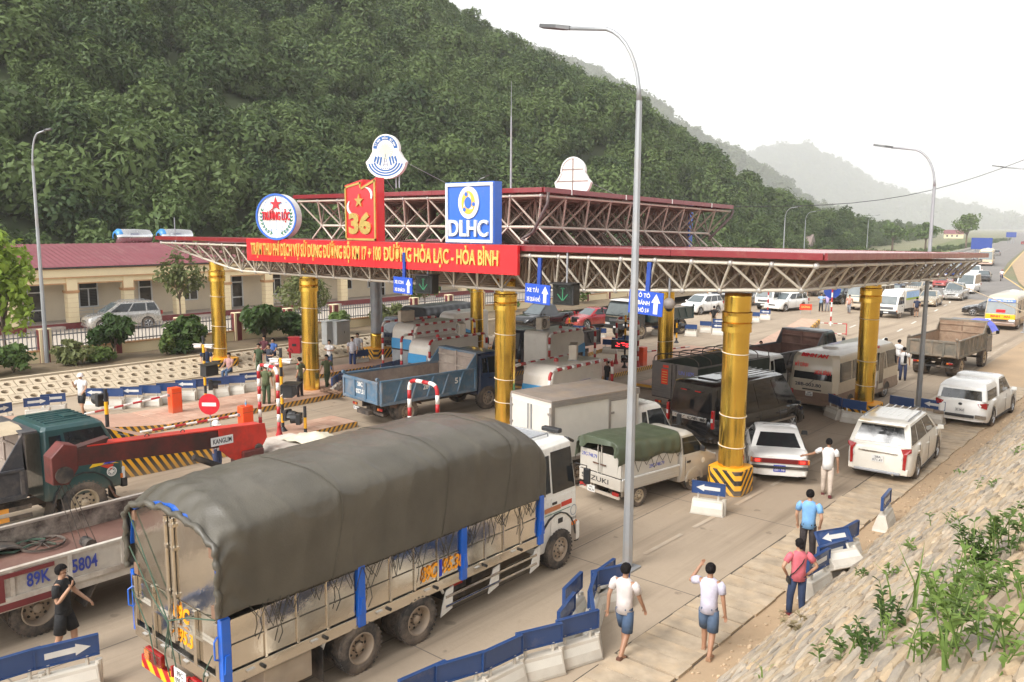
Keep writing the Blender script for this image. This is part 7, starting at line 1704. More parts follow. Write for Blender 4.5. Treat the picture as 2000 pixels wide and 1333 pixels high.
for k in range(9):a=2*PI*k/9;b.cyl((0,0,.04),(.39*math.cos(a),.39*math.sin(a),.03),.012,n=4)
obj('spoked_rim',b,CHASSIS,wh);obj('hub',MB().cyl((0,0,0),(0,0,.09),.06,n=10),CHASSIS,wh)
rp=MB();rp.tube([(-.9+.25*k+.05*math.sin(k*2),.18*math.sin(k*1.7),.02) for k in range(7)],.025,6);rp.tube([(-.9+.22*k,.25+.12*math.cos(k*1.3),.03) for k in range(7)],.025,6)
tag(obj('green_rope',rp,RPG,loc=at(45,1072,1.05),rz=R(75)),'heap of green rope on the crane truck deck','rope')
wt=MB();wt.add([(-.8+.16*i,-.5+.12*j,.12*noise.noise((i*.8,j*.9,3))+.25*math.exp(-((i-5)**2+(j-4)**2)/14)) for i in range(11) for j in range(9)],[(i*9+j,(i+1)*9+j,(i+1)*9+j+1,i*9+j+1) for i in range(10) for j in range(8)])
o_=tag(obj('crumpled_sheet',wt,mat('dirty_sheet',(.55,.5,.38),.8,dirt=.3,bump=.5),smooth=True,loc=(-16.7,12.1,2.2)),'crumpled cream sheet on the crane truck cab roof','sheet')

# ===== green cab dump truck at the left
GC=paint('green_cab_paint',(.018,.062,.062),.12,.35,zd=(.3,1.2,.4));DKB=mat('dark_bed_paint',(.045,.045,.05),.55,0,.2,2,.4,(.22,.18,.15),1.3);BEDIN=mat('bed_inside_dusty',(.22,.17,.14),.8,0,.25,1.5,.5,(.36,.30,.24),1.2,.3)
G=thing('green_dump_truck','dark green cab dump truck with black tipper bed behind the crane truck','dump truck',(-22.35,2.0,0),0)
chassis(G,.4,7.2,.7,.85);axle(G,1.6,.55,.34,1.12,'tan',True);axle(G,6.35,.56,.34,1.1,'tan')
dump_bed(G,.1,5.0,2.3,1.15,1.72,DKB,BEDIN,5,.85,True,.35)
cab(G,5.45,7.38,2.14,.78,1.62,2.62,GC,slant=.42,face=True)
for k in range(6):obj('roof_rib',MB().box((-.6+.24*k,6.25,2.64),(.04,1.1,.03)),GC,G)
obj('roof_vent',MB().box((.1,6.45,2.66),(.35,.3,.04)),GC,G)
fender(G,6.35,.74,1.12,.4,TRIMB,-10,170);obj('step_arm',MB().tube([(1.05,6.95,.9),(1.1,7.1,.55),(1.12,7.3,.42),(1.12,7.45,.45)],.035,6),RUST,G)
for k,(y0,y1,z,c1,c2) in enumerate(((6.15,6.95,1.50,0,0),)):
 obj('door_stripe',MB().prism([(0,0),(.5,.03),(.75,-.02),(.55,.08),(.1,.1)],(1.087,6.5,1.42),(0,1,0),(0,0,1),.004),mat('stripe_yellow',srgb(220,180,30),.5),G);obj('door_stripe',MB().prism([(0,0),(.3,-.16),(.36,-.02)],(1.087,6.75,1.43),(0,1,0),(0,0,1),.005),mat('stripe_red',(0,0,0)),G);obj('door_stripe',MB().prism([(0,0),(.35,0),(.15,.08)],(1.0875,6.82,1.45),(0,1,0),(0,0,1),.004),mat('tag_blue',(0,0,0)),G)
bd=MB();Mr=Matrix.Translation((1.087,7.05,1.22)) @ Matrix.Rotation(R(90),4,'Y');bd.lathe([(.10,0),(.125,0),(.125,.006),(.1,.006)],20,Mr);bd.lathe([(0,.003),(.07,.003)],4,Mr);bd.lathe([(.075,.002),(.09,.002)],8,Mr);obj('round_decal',bd,WHITE,G);obj('corner_lamp',MB().box((1.0,7.36,1.12),(.14,.08,.3)),PLATEW,G,bev=.02);obj('mud_scraper',MB().box((.9,5.6,.6),(.5,.03,.7),rx=R(-15)),CHASSIS,G)
for z in (.56,.78):
 for k in range(5):obj('guard_band',MB().bb((1.12,2.6+k*.5,z),(1.17,3.1+k*.5,z+.1)),mat('guard_amber',srgb(226,150,40),.6,dirt=.3) if k % 2 else CHASSIS,G)
sk=MB();sk.add([(-.5+.2*i,-.4+.2*j,.1*noise.noise((i,j,1))+.12-.5*max(0,i-3)*.12) for i in range(6) for j in range(5)],[(i*5+j,(i+1)*5+j,(i+1)*5+j+1,i*5+j+1) for i in range(5) for j in range(4)])
tag(obj('sacking',sk,mat('burlap',(.42,.34,.23),.9,bump=.5),smooth=True,loc=(-21.9,6.75,2.58)),'torn sacking draped over the dump truck headboard','sacking')

# ===== blue dump truck under the canopy
BD=mat('blue_bed_paint',(.075,.145,.215),.5,0,.15,2,.42,(.30,.24,.19),1.3,.15);BDC=paint('blue_cab_paint',(.022,.05,.12),.2,.35)
D=thing('blue_dump_truck','blue dump truck numbered 28C standing empty beside the toll booth','dump truck',(-24.35,19.75,0),R(-7));chassis(D,.3,6.6,.7,.85);axle(D,1.35,.48,.28,1.1,'truck',True);axle(D,5.4,.48,.28,1.08,'truck')
dump_bed(D,0,4.6,2.5,1.0,1.78,BD,BEDIN,6,.62,True,.4);cab(D,4.95,6.55,2.1,.6,1.45,2.35,BDC,slant=.3)
rear_gear(D,.25,2.4,.68);plate(D,'28C-027.51',.19,.52,None,.4,.12,-.7)
text('28C',D,WHITE,(-.2,-.055,1.50),(1,0,0),(0,0,1),.36,.16,.003,.03);text('027.51',D,WHITE,(-.32,-.055,1.22),(1,0,0),(0,0,1),.6,.16,.003,.03);text('28C',D,WHITE,(1.253,1.95,1.3),(0,1,0),(0,0,1),.42,.22,.003,.03);text('51',D,WHITE,(1.253,3.5,1.34),(0,1,0),(0,0,1),.28,.22,.003,.03);fender(D,1.35,.62,1.15,.4,RUST,20,160);obj('tow_bar',MB().box((0,.12,.5),(.8,.2,.16)),CHASSIS,D)
# ===== white box truck
X1=thing('box_truck','small white box truck with grey roof edge behind the tarp pickup','truck',(-14.95,18.35,0),R(-12));chassis(X1,.2,4.9,.55,.7);axle(X1,1.1,.36,.22,.9,'steel',True);axle(X1,4.2,.36,.22,.9,'steel')
BXW=paint('box_white',(.60,.565,.50),.15,.4,zd=None);GEDGE=mat('box_edge_grey',(.26,.235,.21),.5,.3,.1,3,.3);RTOP=mat('box_roof',(.30,.255,.22),.45,.2,.12,1.5,.4)
obj('box_body',MB().bb((-.93,.0,.8),(.93,3.5,2.58)),BXW,X1);obj('box_roof',MB().bb((-.95,-.02,2.582),(.95,3.52,2.64)),RTOP,X1,bev=.01)
for s in (1,-1):
 obj('edge_trim',MB().bb((s*.931,-.02,2.45),(s*.96,3.52,2.58)),GEDGE,X1);obj('edge_trim',MB().bb((s*.88,-.03,.8),(s*.962,.1,2.45)),GEDGE,X1);obj('edge_trim',MB().bb((s*.931,0,.8),(s*.955,3.5,.9)),GEDGE,X1)
 dr=obj('rear_door',MB().bb((s*.02,-.03,.9),(s*.86,-.002,2.44)),BXW,X1,bev=.008);obj('lock_bar',MB().cyl((s*.08,-.05,.92),(s*.08,-.05,2.42),.018,n=6),STEELG,dr)
 for z in (1.2,1.75,2.25):obj('hinge',MB().box((s*.88,-.04,z),(.14,.03,.06)),GEDGE,dr)
sdr=obj('side_door',MB().bb((.931,2.3,.92),(.95,3.3,2.35)),BXW,X1,bev=.006);obj('door_frame',MB().bb((.9505,2.22,.92),(.965,2.3,2.44)),GEDGE,sdr);obj('door_frame',MB().bb((.9505,3.3,.92),(.966,3.38,2.44)),GEDGE,sdr);obj('door_frame',MB().bb((.9505,2.3,2.36),(.964,3.3,2.44)),GEDGE,sdr)
for z in (1.2,2.0):obj('hinge',MB().box((.965,2.34,z),(.03,.18,.06)),GEDGE,sdr)
obj('green_sticker',MB().bb((.55,-.036,1.25),(.68,-.031,1.42)),mat('sticker_green',srgb(50,150,70),.5),X1);cab(X1,3.62,5.2,1.72,.45,1.15,2.0,CABW,slant=.5)
# ===== small pickup with green tarp
SZ=paint('pickup_grey_white',(.47,.44,.385),.3,.45,zd=(.3,1.0,.5));GT=tarp_mat('green_tarp',(.062,.078,.045),(.15,.14,.10),.5)
Z=thing('tarp_pickup','small grey white pickup with green tarp tented over its bed','pickup',(-12.35,18.15,0),R(-10));chassis(Z,.15,3.2,.42,.6);axle(Z,.75,.3,.2,.76,'tan');axle(Z,3.05,.3,.2,.76,'tan')
obj('bed_floor',MB().bb((-.76,0,.58),(.76,2.35,.64)),CHASSIS,Z)
for s in (1,-1):
 lo=obj('drop_side',MB().bb((s*.77,.02,.56),(s*.81,2.35,.86)),SZ,Z,bev=.01)
 for z in (.62,.70,.78):obj('pressed_line',MB().bb((s*.811,.05,z),(s*.817,2.3,z+.02)),SZ,lo)
 obj('chrome_strip',MB().bb((s*.79,.02,.862),(s*.825,2.35,.90)),PLATEW,lo);obj('side_panel',MB().bb((s*.755,.04,.905),(s*.785,2.3,1.34)),SZ,Z);rd_=obj('rear_door',MB().bb((s*.01,.0,.905),(s*.77,.03,1.48)),SZ,Z,bev=.006)
 obj('lock_bar',MB().cyl((s*.07,-.02,.9),(s*.07,-.02,1.72),.014,n=6),SZ,rd_);obj('lock_handle',MB().box((s*.14,-.03,1.16),(.2,.03,.03)),RUST,rd_);obj('tail_light',MB().box((s*.62,-.03,.46),(.22,.04,.09)),TAILR,Z);obj('stay',MB().bb((s*.5,.3,.3),(s*.56,.4,.56)),SZ,Z)
tg=obj('tailgate',MB().bb((-.78,-.02,.56),(.78,.02,.88)),SZ,Z,bev=.01);text('SUZUKI',tg,TRIMB,(-.68,-.021,.66),(1,0,0),(0,0,1),1.02,.13,.003,.012);text('29C-748.79',Z,LB,(-.7,-.001,1.28),(1,0,0),(0,0,1),.58,.1,.003,.014);text('29C-748.79',Z,LB,(.786,1.1,1.02),(0,1,0),(0,0,1),.62,.1,.003,.014)
plate(Z,('29C','748.79'),-.05,.42,None,.28,.18,-.28);obj('rear_bumper',MB().box((0,-.02,.38),(1.5,.06,.08)),SZ,Z)
def zt(y,s):
 t_=PI*(1-s);c,sn=math.cos(t_),math.sin(t_);top=1.86+.04*math.sin(y*2.6)+(.03 if y < .2 else 0);z0=1.30+.05*math.sin(y*5)
 x=.80*math.copysign(abs(c)**.28,c);z=z0+(top-z0)*abs(sn)**.5;k=.012*math.sin(y*14+3*noise.noise((y,s*3,2)))*abs(c)
 return (x+k,y,z+.03*noise.noise((y*2,s*5,1))*sn)
b=MB();b.add([zt(-.12+2.5*i/50,j/48) for i in range(51) for j in range(49)],[(i*49+j,i*49+j+1,(i+1)*49+j+1,(i+1)*49+j) for i in range(50) for j in range(48)]);o_=obj('green_tarp',b,GT,Z,smooth=True);o_.modifiers.new('thick','SOLIDIFY').thickness=.01
fl=MB();TP=[zt(-.12,j/48) for j in range(49)]
fl.add([(p[0],-.13,p[2]) for p in TP]+[(p[0]*.99,-.15-.04*math.sin(j*.8),p[2]-.10-.22*abs(math.sin(j*.21+.6))**3) for j,p in enumerate(TP)],[(j,j+1,49+j+1,49+j) for j in range(48)]);o_=obj('tarp_flap',fl,GT,Z,smooth=True)
for k in range(7):y=.15+k*.33;obj('tie_rope',MB().tube([(.81,y,1.34),(.80,y+.16,1.0 if k % 2 else 1.14),(.81,y+.32,1.34)],.007,4),RPD,Z)
# pickup cab with a sloping snout
b=MB();b.loft([rring(.76,2.4,4.15,.34,.06),rring(.80,2.4,4.2,.62,.08),rring(.79,2.4,4.08,.92,.1),rring(.78,2.4,3.62,1.12,.1)]);sharp(obj('cab',b,SZ,Z,bev=.015),30)
b=MB();b.loft([rring(.77,2.42,3.66,1.10,.08),rring(.70,2.44,3.1,1.66,.1),rring(.6,2.5,2.98,1.74,.1)]);sharp(obj('cab_roof',b,SZ,Z),35)
pane('windscreen',(.72,3.66,1.12),(-.72,3.66,1.12),(-.62,3.1,1.66),(.62,3.1,1.66),.02,.98,.04,.95,.012,DGLASS,Z)
for s in (1,-1):
 A=[(s*.77,2.5,1.10),(s*.77,3.6,1.10),(s*.70,3.06,1.66),(s*.70,2.52,1.66)];A=A if s > 0 else [A[1],A[0],A[3],A[2]];pane('side_window',*A,.06,.92,.05,.9,.012,DGLASS,Z);obj('mirror',MB().box((s*.88,3.3,1.22),(.16,.08,.16)),TRIMB,Z,bev=.02);obj('headlight',MB().box((s*.62,4.02,.86),(.28,.16,.14)),LAMP,Z,bev=.03);obj('door_seam',MB().bb((s*.80,2.62,.5),(s*.805,2.632,1.06)),TRIMB,Z);obj('door_handle',MB().box((s*.803,2.78,.9),(.02,.14,.06)),TRIMB,Z)
 ar=MB();ar.lathe([(.30,0),(.38,0),(.38,.03),(.30,.03)],16,Matrix.Translation((s*.775 if s > 0 else -.805,3.05,.32)) @ Matrix.Rotation(R(90),4,'Y'),R(90),R(270));obj('wheel_arch',ar,SZ,Z)
obj('round_decal',MB().prism(circ(18,.08),(.803,3.42,.84),(0,1,0),(0,0,1),.004),PLATEW,Z)
# ===== hooped truck UN 1075
UG=mat('un_grey',(.15,.135,.125),.5,.1,.1,2,.35,(.28,.22,.17),1.3);TGS=tarp_mat('dark_green_side',(.022,.036,.024),(.08,.08,.06),.55)
U=thing('hooped_truck','grey backed truck with bare roof hoops and green tarp sides','truck',(-15.75,28.1,0),R(-9));chassis(U,.2,6.0,.6,.8);axle(U,1.3,.42,.25,1.0,'truck',True);axle(U,5.4,.42,.25,1.0,'truck');obj('bed_floor',MB().bb((-1.1,0,.85),(1.1,4.8,.95)),CHASSIS,U)
for s in (1,-1):obj('tarp_side',MB().bb((s*1.07,.03,1.25),(s*1.10,4.8,2.2)),TGS,U);obj('lower_side',MB().bb((s*1.07,.03,.95),(s*1.11,4.8,1.25)),UG,U);obj('top_rail',MB().cyl((s*1.08,0,2.24),(s*1.08,4.8,2.24),.03,n=6),UG,U);dr=obj('rear_door',MB().bb((s*.01,-.03,.9),(s*1.1,.0,2.28)),UG,U,bev=.01);obj('lock_bar',MB().cyl((s*.1,-.05,.92),(s*.1,-.05,2.25),.02,n=6),CHASSIS,dr)
for k in range(5):obj('door_rib',MB().bb((-1.08,-.05,.95+k*.09),(1.08,-.031,.985+k*.09)),UG,U)
for k in range(7):y=.05+k*.78;obj('roof_hoop',MB().tube([(1.08,y,2.24)]+[(1.08*math.cos(a)**.6 if math.cos(a) > 0 else -1.08*(-math.cos(a))**.6,y,2.36+.26*math.sin(a)) for a in np.linspace(.15,PI-.15,11)]+[(-1.08,y,2.24)],.02,5),CHASSIS,U)
for x in (-.55,0,.55):obj('ridge_bar',MB().cyl((x,.05,2.60),(x,4.75,2.60),.015,n=5),CHASSIS,U)
text('UN 1075',U,mat('letter_un_blue',srgb(105,115,190),.5),(.22,-.031,1.9),(1,0,0),(0,0,1),.72,.15,.003,.015)
NR=mat('notice_red',srgb(225,60,30),.5);st=obj('red_sticker',MB().bb((-.62,-.036,1.42),(-.3,-.031,2.02)),NR,U);obj('red_sticker',MB().bb((-.55,-.036,2.08),(-.28,-.031,2.18)),NR,U);obj('red_sticker',MB().bb((.38,-.036,1.58),(.72,-.031,1.78)),NR,U)
for k in range(5):obj('sticker_line',MB().bb((-.58,-.038,1.5+k*.1),(-.34,-.0365,1.52+k*.1)),mat('notice_yellow',(.7,.55,.15),.5),st)
cab(U,4.95,6.45,2.0,.5,1.32,2.2,CABW,slant=.3);rear_gear(U,.0,2.1,.7)
for k in range(3):obj('side_guard',MB().bb((1.05,2.0,.45+k*.16),(1.1,4.4,.5+k*.16)),WHITE,U)
obj('amber_tag',MB().bb((1.101,4.0,.7),(1.107,4.4,.9)),AMBER,U)
# ===== brown dump truck behind, and the dusty one on the right
BRN=mat('brown_bed',(.11,.055,.042),.65,.1,.25,2,.4,(.2,.12,.09),1.4,.2);GRB=mat('grey_green_bed',(.135,.125,.10),.65,0,.2,2,.5,(.30,.22,.15),1.2,.2);DKG=paint('dark_green_cab',(.02,.045,.045),.25,.35);DKC=paint('dark_blue_cab',(.03,.04,.06),.35,.4)
Bn=thing('brown_dump_truck','dump truck with rust brown empty bed left of the minibus','dump truck',(-16.6,36.6,0),R(-8));chassis(Bn,.3,6.4,.7,.85);axle(Bn,1.3,.5,.3,1.08,'truck',True);axle(Bn,5.4,.5,.3,1.05,'truck');dump_bed(Bn,0,4.7,2.3,1.05,1.62,DKB,BRN,6,.7,True,.5);cab(Bn,5.0,6.6,2.05,.7,1.5,2.35,DKG,slant=.35)
E2=thing('dusty_dump_truck','dusty grey green dump truck leaving on the right behind the lamp post','dump truck',(-10.85,45.4,0),R(-3));chassis(E2,.3,6.9,.75,.85);axle(E2,1.2,.52,.3,1.1,'tan',True);axle(E2,5.6,.52,.3,1.05,'tan')
dump_bed(E2,0,4.9,2.4,1.15,1.9,GRB,mat('bed_inside_brown',(.22,.14,.09),.8,0,.2,1.5,.45),6,.6,False,.4,4);cab(E2,5.3,6.9,2.1,.75,1.6,2.5,DKC,slant=.3);rear_gear(E2,.25,2.2,.75,True,.75);fender(E2,1.2,.66,1.15,.4,CHASSIS,20,160)
bc=MB();bc.add([(.2+.2*i,5.3+.25*j,2.54+.06*noise.noise((i*.9,j,5))-.10*max(0,i-3)**1.6) for i in range(7) for j in range(6)],[(i*6+j,(i+1)*6+j,(i+1)*6+j+1,i*6+j+1) for i in range(6) for j in range(5)]);obj('blue_sheet',bc,mat('blue_plastic',srgb(90,100,210),.5),E2,smooth=True)
# ===== trucks facing the camera
Nv=thing('navy_truck','navy blue truck facing the camera with black tarp over its load','truck',(-36.6,38.0,0),R(183));NVB=paint('navy_paint',(.014,.024,.06),.12,.3);chassis(Nv,.2,6.0,.6,.8);axle(Nv,1.3,.4,.25,1.0,'truck',True);axle(Nv,5.35,.4,.25,1.0,'truck');cab(Nv,4.75,6.45,2.05,.5,1.3,2.2,NVB,slant=.38)
BT=tarp_mat('black_tarp',(.02,.02,.023),(.07,.068,.066),.4)
def cargo(t,y0,y1,w,z0,z1,m,name='tarp_cover',shoulder=.14):
 n,k_=40,25;h=w/2
 def pt(y,s):
  a=PI*(1-s);c,sn=math.cos(a),math.sin(a);e=min(1,(y-y0)/.15+.5,(y1-y)/.15+.5)
  return (h*math.copysign(abs(c)**.3,c)+.02*math.sin(y*11+s*3)*abs(c),y,z0+(z1-z0)*abs(sn)**.42*(.96+.04*e)+.03*noise.noise((y*1.3,s*4,3))*sn)
 b=MB();b.loft([[pt(lerp(y0,y1,i/n),j/k_) for j in range(k_+1)] for i in range(n+1)],closed=False,caps=True);return obj(name,b,m,t,smooth=False)
cargo(Nv,0,4.55,2.15,1.1,2.75,BT);obj('bed_side',MB().bb((-1.08,0,.85),(1.08,4.6,1.12)),NVB,Nv)
Dk=thing('black_dump_truck','black dump truck with white roof cover facing the camera','dump truck',front_at(1203,663,6.95,172),R(172))
chassis(Dk,.3,6.8,.75,.85);axle(Dk,1.2,.52,.3,1.1,'tan',True);axle(Dk,5.6,.52,.3,1.08,'tan');dump_bed(Dk,0,4.9,2.3,1.15,1.85,DKG,BEDIN,6,.5,True,.2);cab(Dk,5.2,6.95,2.15,.75,1.6,2.5,paint('black_truck_paint',(.022,.03,.032),.2,.35),slant=.3)
obj('roof_cover',MB().loft([rring(1.02,5.3,6.6,2.52),rring(1.0,5.35,6.65,2.56),rring(.8,5.5,6.4,2.62)]),PLATEW,Dk);obj('chrome_band',MB().box((0,6.96,1.52),(1.9,.02,.06)),CHROME,Dk)
for k in range(6):obj('guard_band',MB().bb((1.08,2.2+k*.4,.55),(1.13,2.6+k*.4,.65)),mat('guard_amber',(0,0,0)) if k % 2 else CHASSIS,Dk)
Dt=thing('dark_truck','dark truck mostly hidden behind the toll booths','truck',(-27.2,38.2,0),R(176));chassis(Dt,.2,6.0,.6,.8);axle(Dt,1.3,.42,.25,1.0,'truck',True);axle(Dt,5.35,.42,.25,1.0,'truck');cab(Dt,4.75,6.45,2.05,.5,1.3,2.25,paint('navy_black',(.012,.016,.03),.2,.35),slant=.3);dump_bed(Dt,0,4.5,2.2,1.1,1.75,DKB,BEDIN,5,.45,True,.3)
Ht=thing('white_box_van','white light truck with printed box body facing the camera','truck',front_at(1730,622,5.0,176),R(176))
chassis(Ht,.2,4.8,.5,.7);axle(Ht,1.0,.34,.2,.86,'steel');axle(Ht,4.15,.34,.2,.86,'steel');obj('box_body',MB().bb((-.88,0,.75),(.88,3.2,2.25)),BXW,Ht,bev=.01);obj('wind_deflector',MB().loft([rring(.8,3.3,4.2,1.9),rring(.78,3.22,3.6,2.3)]),CABW,Ht);cab(Ht,3.3,5.0,1.72,.42,1.12,1.95,CABW,slant=.5)
obj('print_sky',MB().bb((-.886,.1,1.62),(-.882,3.1,2.15)),mat('print_blue',srgb(150,185,225),.5),Ht);obj('print_field',MB().bb((-.886,.1,1.45),(-.882,3.1,1.615)),mat('print_green',srgb(150,180,60),.5),Ht)
Wt=thing('white_truck','white light truck facing the camera behind the silver minivan','truck',front_at(1490,607,5.0,176),R(176))
chassis(Wt,.2,4.8,.5,.7);axle(Wt,1.0,.36,.2,.9,'steel');axle(Wt,4.15,.36,.2,.9,'steel');cab(Wt,3.3,5.0,1.8,.45,1.15,2.05,CABW,slant=.4);obj('box_body',MB().bb((-.95,-1.6,.8),(.95,3.2,2.6)),UG,Wt,bev=.01)
Gx=thing('grey_box_truck','grey sided box truck standing behind the white light truck','truck',(-38.5,84,0),R(176));chassis(Gx,.2,6,.6,.8);axle(Gx,1.2,.42,.25,1.05,'truck',True);axle(Gx,5.4,.42,.25,1.05,'truck');obj('box_body',MB().bb((-1.15,0,.95),(1.15,4.8,3.1)),mat('weathered_grey_box',(.25,.235,.22),.6,0,.15,1,.4),Gx,bev=.01);obj('lower_band',MB().bb((-1.16,0,.9),(1.16,4.81,1.5)),PLATEW,Gx);cab(Gx,4.95,6.5,2.1,.5,1.4,2.4,DKC,slant=.3)
Fd=thing('far_dump_truck','dark dump truck seen from behind beyond the round blue sign','dump truck',at(1570,580),R(5));chassis(Fd,.3,6.8,.75,.85);axle(Fd,1.2,.52,.3,1.1,'truck',True);axle(Fd,5.6,.52,.3,1.08,'truck');dump_bed(Fd,0,4.9,2.3,1.15,1.85,DKB,BEDIN,6,.5,False,.2);cab(Fd,5.2,6.95,2.15,.75,1.6,2.5,DKC,slant=.3);rear_gear(Fd,.2,2.2,.75)
Bl=thing('container_truck','blue cab truck with grey container in the queue under the canopy tip','truck',front_at(1858,550,8.1,184),R(184));chassis(Bl,.2,8,.7,.9);axle(Bl,1.2,.48,.3,1.15,'truck',True);axle(Bl,2.5,.48,.3,1.15,'truck',True);axle(Bl,7,.48,.3,1.15,'truck');obj('container',MB().bb((-1.2,0,1.1),(1.2,6.2,3.6)),mat('container_grey',(.36,.34,.32),.55,0,.1,2,.3),Bl,bev=.02);cab(Bl,6.4,8.1,2.3,.6,1.7,2.9,paint('truck_blue',srgb(40,60,120),.2,.35),slant=.15)
Pc=thing('caged_pickup','pickup with metal cage over its bed among the queued cars','pickup',front_at(1738,592,4.8,174),R(174),'cars queued on the far side of the plaza');chassis(Pc,.2,4.6,.5,.7);axle(Pc,.9,.34,.2,.86,'steel');axle(Pc,4.0,.34,.2,.86,'steel');cab(Pc,3.2,4.8,1.75,.42,1.12,1.9,DKC,slant=.5);obj('bed',MB().bb((-.85,0,.6),(.85,3.1,.95)),DKB,Pc)
for k in range(7):obj('cage_bar',MB().tube([(-.83,.05+k*.5,.95),(-.83,.05+k*.5,1.75),(.83,.05+k*.5,1.75),(.83,.05+k*.5,.95)],.02,4),CHASSIS,Pc)
# ===== buses
def bus(name,label,p,rz,L,W,H,m,m2,nwin,front=None,group=None):
 t=thing(name,label,'bus',p,rz,group);h=W/2;y0,y1=0,L
 rr_=lambda z,w,dy0,dy1,c:rring(w,y0+dy0,y1-dy1,z,c)
 lo=sharp(obj('lower_body',MB().loft([rr_(.32,h*.96,.05,.05,.15),rr_(.5,h,0,0,.18),rr_(.86,h,0,0,.18)]),m2,t),40)
 up=sharp(obj('upper_body',MB().loft([rr_(.862,h,.0,.0,.18),rr_(1.35,h,.02,.06,.18),rr_(H*.88,h*.95,.1,.34,.22),rr_(H*.96,h*.86,.22,.5,.24),rr_(H,h*.6,.5,.8,.25)]),m,t),34)
 z0,z1=1.32,H*.86
 for s in (1,-1):
  A=[(s*h,.2,z0),(s*h,L-.24,z0),(s*h*.955,L-.5,z1),(s*h*.955,.28,z1)];A=A if s > 0 else [A[1],A[0],A[3],A[2]]
  for k in range(nwin):
   a,c=(k+.06)/nwin,(k+.94)/nwin;u=(a,c) if s > 0 else (1-c,1-a)
   w_=pane('side_window',*A,*u,.03,.95,.014,DGLASS,t)
  obj('skirt_line',MB().bb((s*(h+.001),.2,.855),(s*(h+.008),L-.2,.875)),m2,t)
  obj('mirror',MB().box((s*(h+.2),L+.12,1.55),(.12,.1,.36)),TRIMB,t,bev=.02);obj('mirror_arm',MB().tube([(s*h*.9,L-.2,2.05),(s*(h+.18),L+.1,1.95),(s*(h+.2),L+.12,1.7)],.016,5),TRIMB,t)
  obj('tail_light',MB().box((s*h*.86,.02,.78),(.2,.1,.26)),TAILR,t,bev=.02);obj('headlight',MB().box((s*h*.74,L+.0,.72),(.42,.1,.18)),LAMP,t,bev=.03)
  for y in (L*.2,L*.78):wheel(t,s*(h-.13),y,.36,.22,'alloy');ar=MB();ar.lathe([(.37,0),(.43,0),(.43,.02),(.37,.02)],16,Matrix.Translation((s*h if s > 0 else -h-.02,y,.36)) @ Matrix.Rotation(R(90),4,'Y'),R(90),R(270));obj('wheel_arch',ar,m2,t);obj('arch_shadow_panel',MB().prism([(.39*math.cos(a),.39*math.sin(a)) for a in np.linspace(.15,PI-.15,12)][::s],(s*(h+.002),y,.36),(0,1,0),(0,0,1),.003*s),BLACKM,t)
 pane('rear_window',(-h+.1,.02,1.25),(h-.1,.02,1.25),(h*.9-.06,.14,H*.9),(-h*.9+.06,.14,H*.9),.06,.94,.12,.86,.02,mat('black_glass',(0,0,0)),t);pane('windscreen',(h-.05,L-.02,1.15),(-h+.05,L-.02,1.15),(-h*.95+.06,L-.36,H*.9),(h*.95-.06,L-.36,H*.9),.02,.98,.06,.95,.02,mat('truck_windscreen',(0,0,0)),t)
 obj('rear_bumper',MB().box((0,.02,.46),(W*.96,.16,.24)),m2,t,bev=.04);obj('front_bumper',MB().box((0,L,.46),(W*.96,.16,.24)),m2,t,bev=.04);obj('grille',MB().box((0,L+.01,.72),(W*.42,.04,.1)),TRIMB,t);obj('roof_vent',MB().lathe([(.34,0),(.32,.06),(.2,.1),(0,.11)],18,Matrix.Translation((0,L*.24,H))),WHITE,t,smooth=True)
 return t
CRM=paint('bus_cream',(.50,.43,.325),.25,.35,zd=(.3,1.2,.35));BRB=paint('bus_brown',(.20,.125,.09),.3,.4);LR=mat('letter_red',srgb(205,22,38),.45);YEL=paint('bus_yellow',srgb(236,176,24),.1,.35)
M1=bus('minibus','cream and brown minibus lettered BINH AN seen from behind',(-12.35,33.3,0),R(-3.5),6.9,2.04,2.5,CRM,BRB,5)
text('BINH AN',M1,LR,(-.56,.12,2.28),(1,0,0),(0,.45,.89),1.12,.15,.03,.03,shear=.2);text('MỸ ĐÌNH',M1,mat('letter_red_lit',srgb(235,60,55),.5),(-.78,.035,1.86),(1,0,0),(0,.08,1),.56,.16,.006,.02);text('HOÀ BÌNH',M1,mat('letter_red_lit',(0,0,0)),(.08,.025,1.62),(1,0,0),(0,.08,1),.66,.16,.006,.02)
text('28B-003.80',M1,mat('letter_navy',srgb(30,35,60),.5),(-.72,.005,1.08),(1,0,0),(0,0,1),1.1,.13,.004,.02);plate(M1,('28B','003.80'),-.008,.78,None,.3,.18,-.1);obj('plate_recess',MB().bb((-.4,-.006,.93),(.4,.0,.98)),TRIMB,M1);text('MỸ ĐÌNH',M1,LR,(.93,3.6,2.3),(0,1,0),(-.25,0,.97),1.0,.13,.006,.02);obj('wiper',MB().cyl((-.1,-.02,1.2),(.15,.0,1.45),.012,n=4),TRIMB,M1)
dr=obj('door',MB().bb((1.021,4.35,.5),(1.04,4.95,2.15)),CRM,M1,bev=.01);obj('door_glass',MB().bb((1.0405,4.42,.75),(1.046,4.88,2.1)),DGLASS,dr)
ad=obj('advert_panel',MB().bb((1.021,2.6,.62),(1.028,4.2,1.28)),PLATEW,M1);text('VNPAY QR',ad,mat('letter_blue2',srgb(40,90,170),.5),(1.0285,2.75,1.08),(0,1,0),(0,0,1),.6,.1,.002,.015);obj('advert_bar',MB().bb((1.0285,2.75,.82),(1.031,3.5,.92)),SIGNBLUE,ad);obj('advert_bar',MB().bb((1.0285,2.7,.66),(1.031,4.1,.70)),LR,ad);obj('window_sticker',MB().bb((.99,3.4,1.7),(1.0,3.75,1.95)),mat('sticker_mint',srgb(150,210,190),.5),M1)
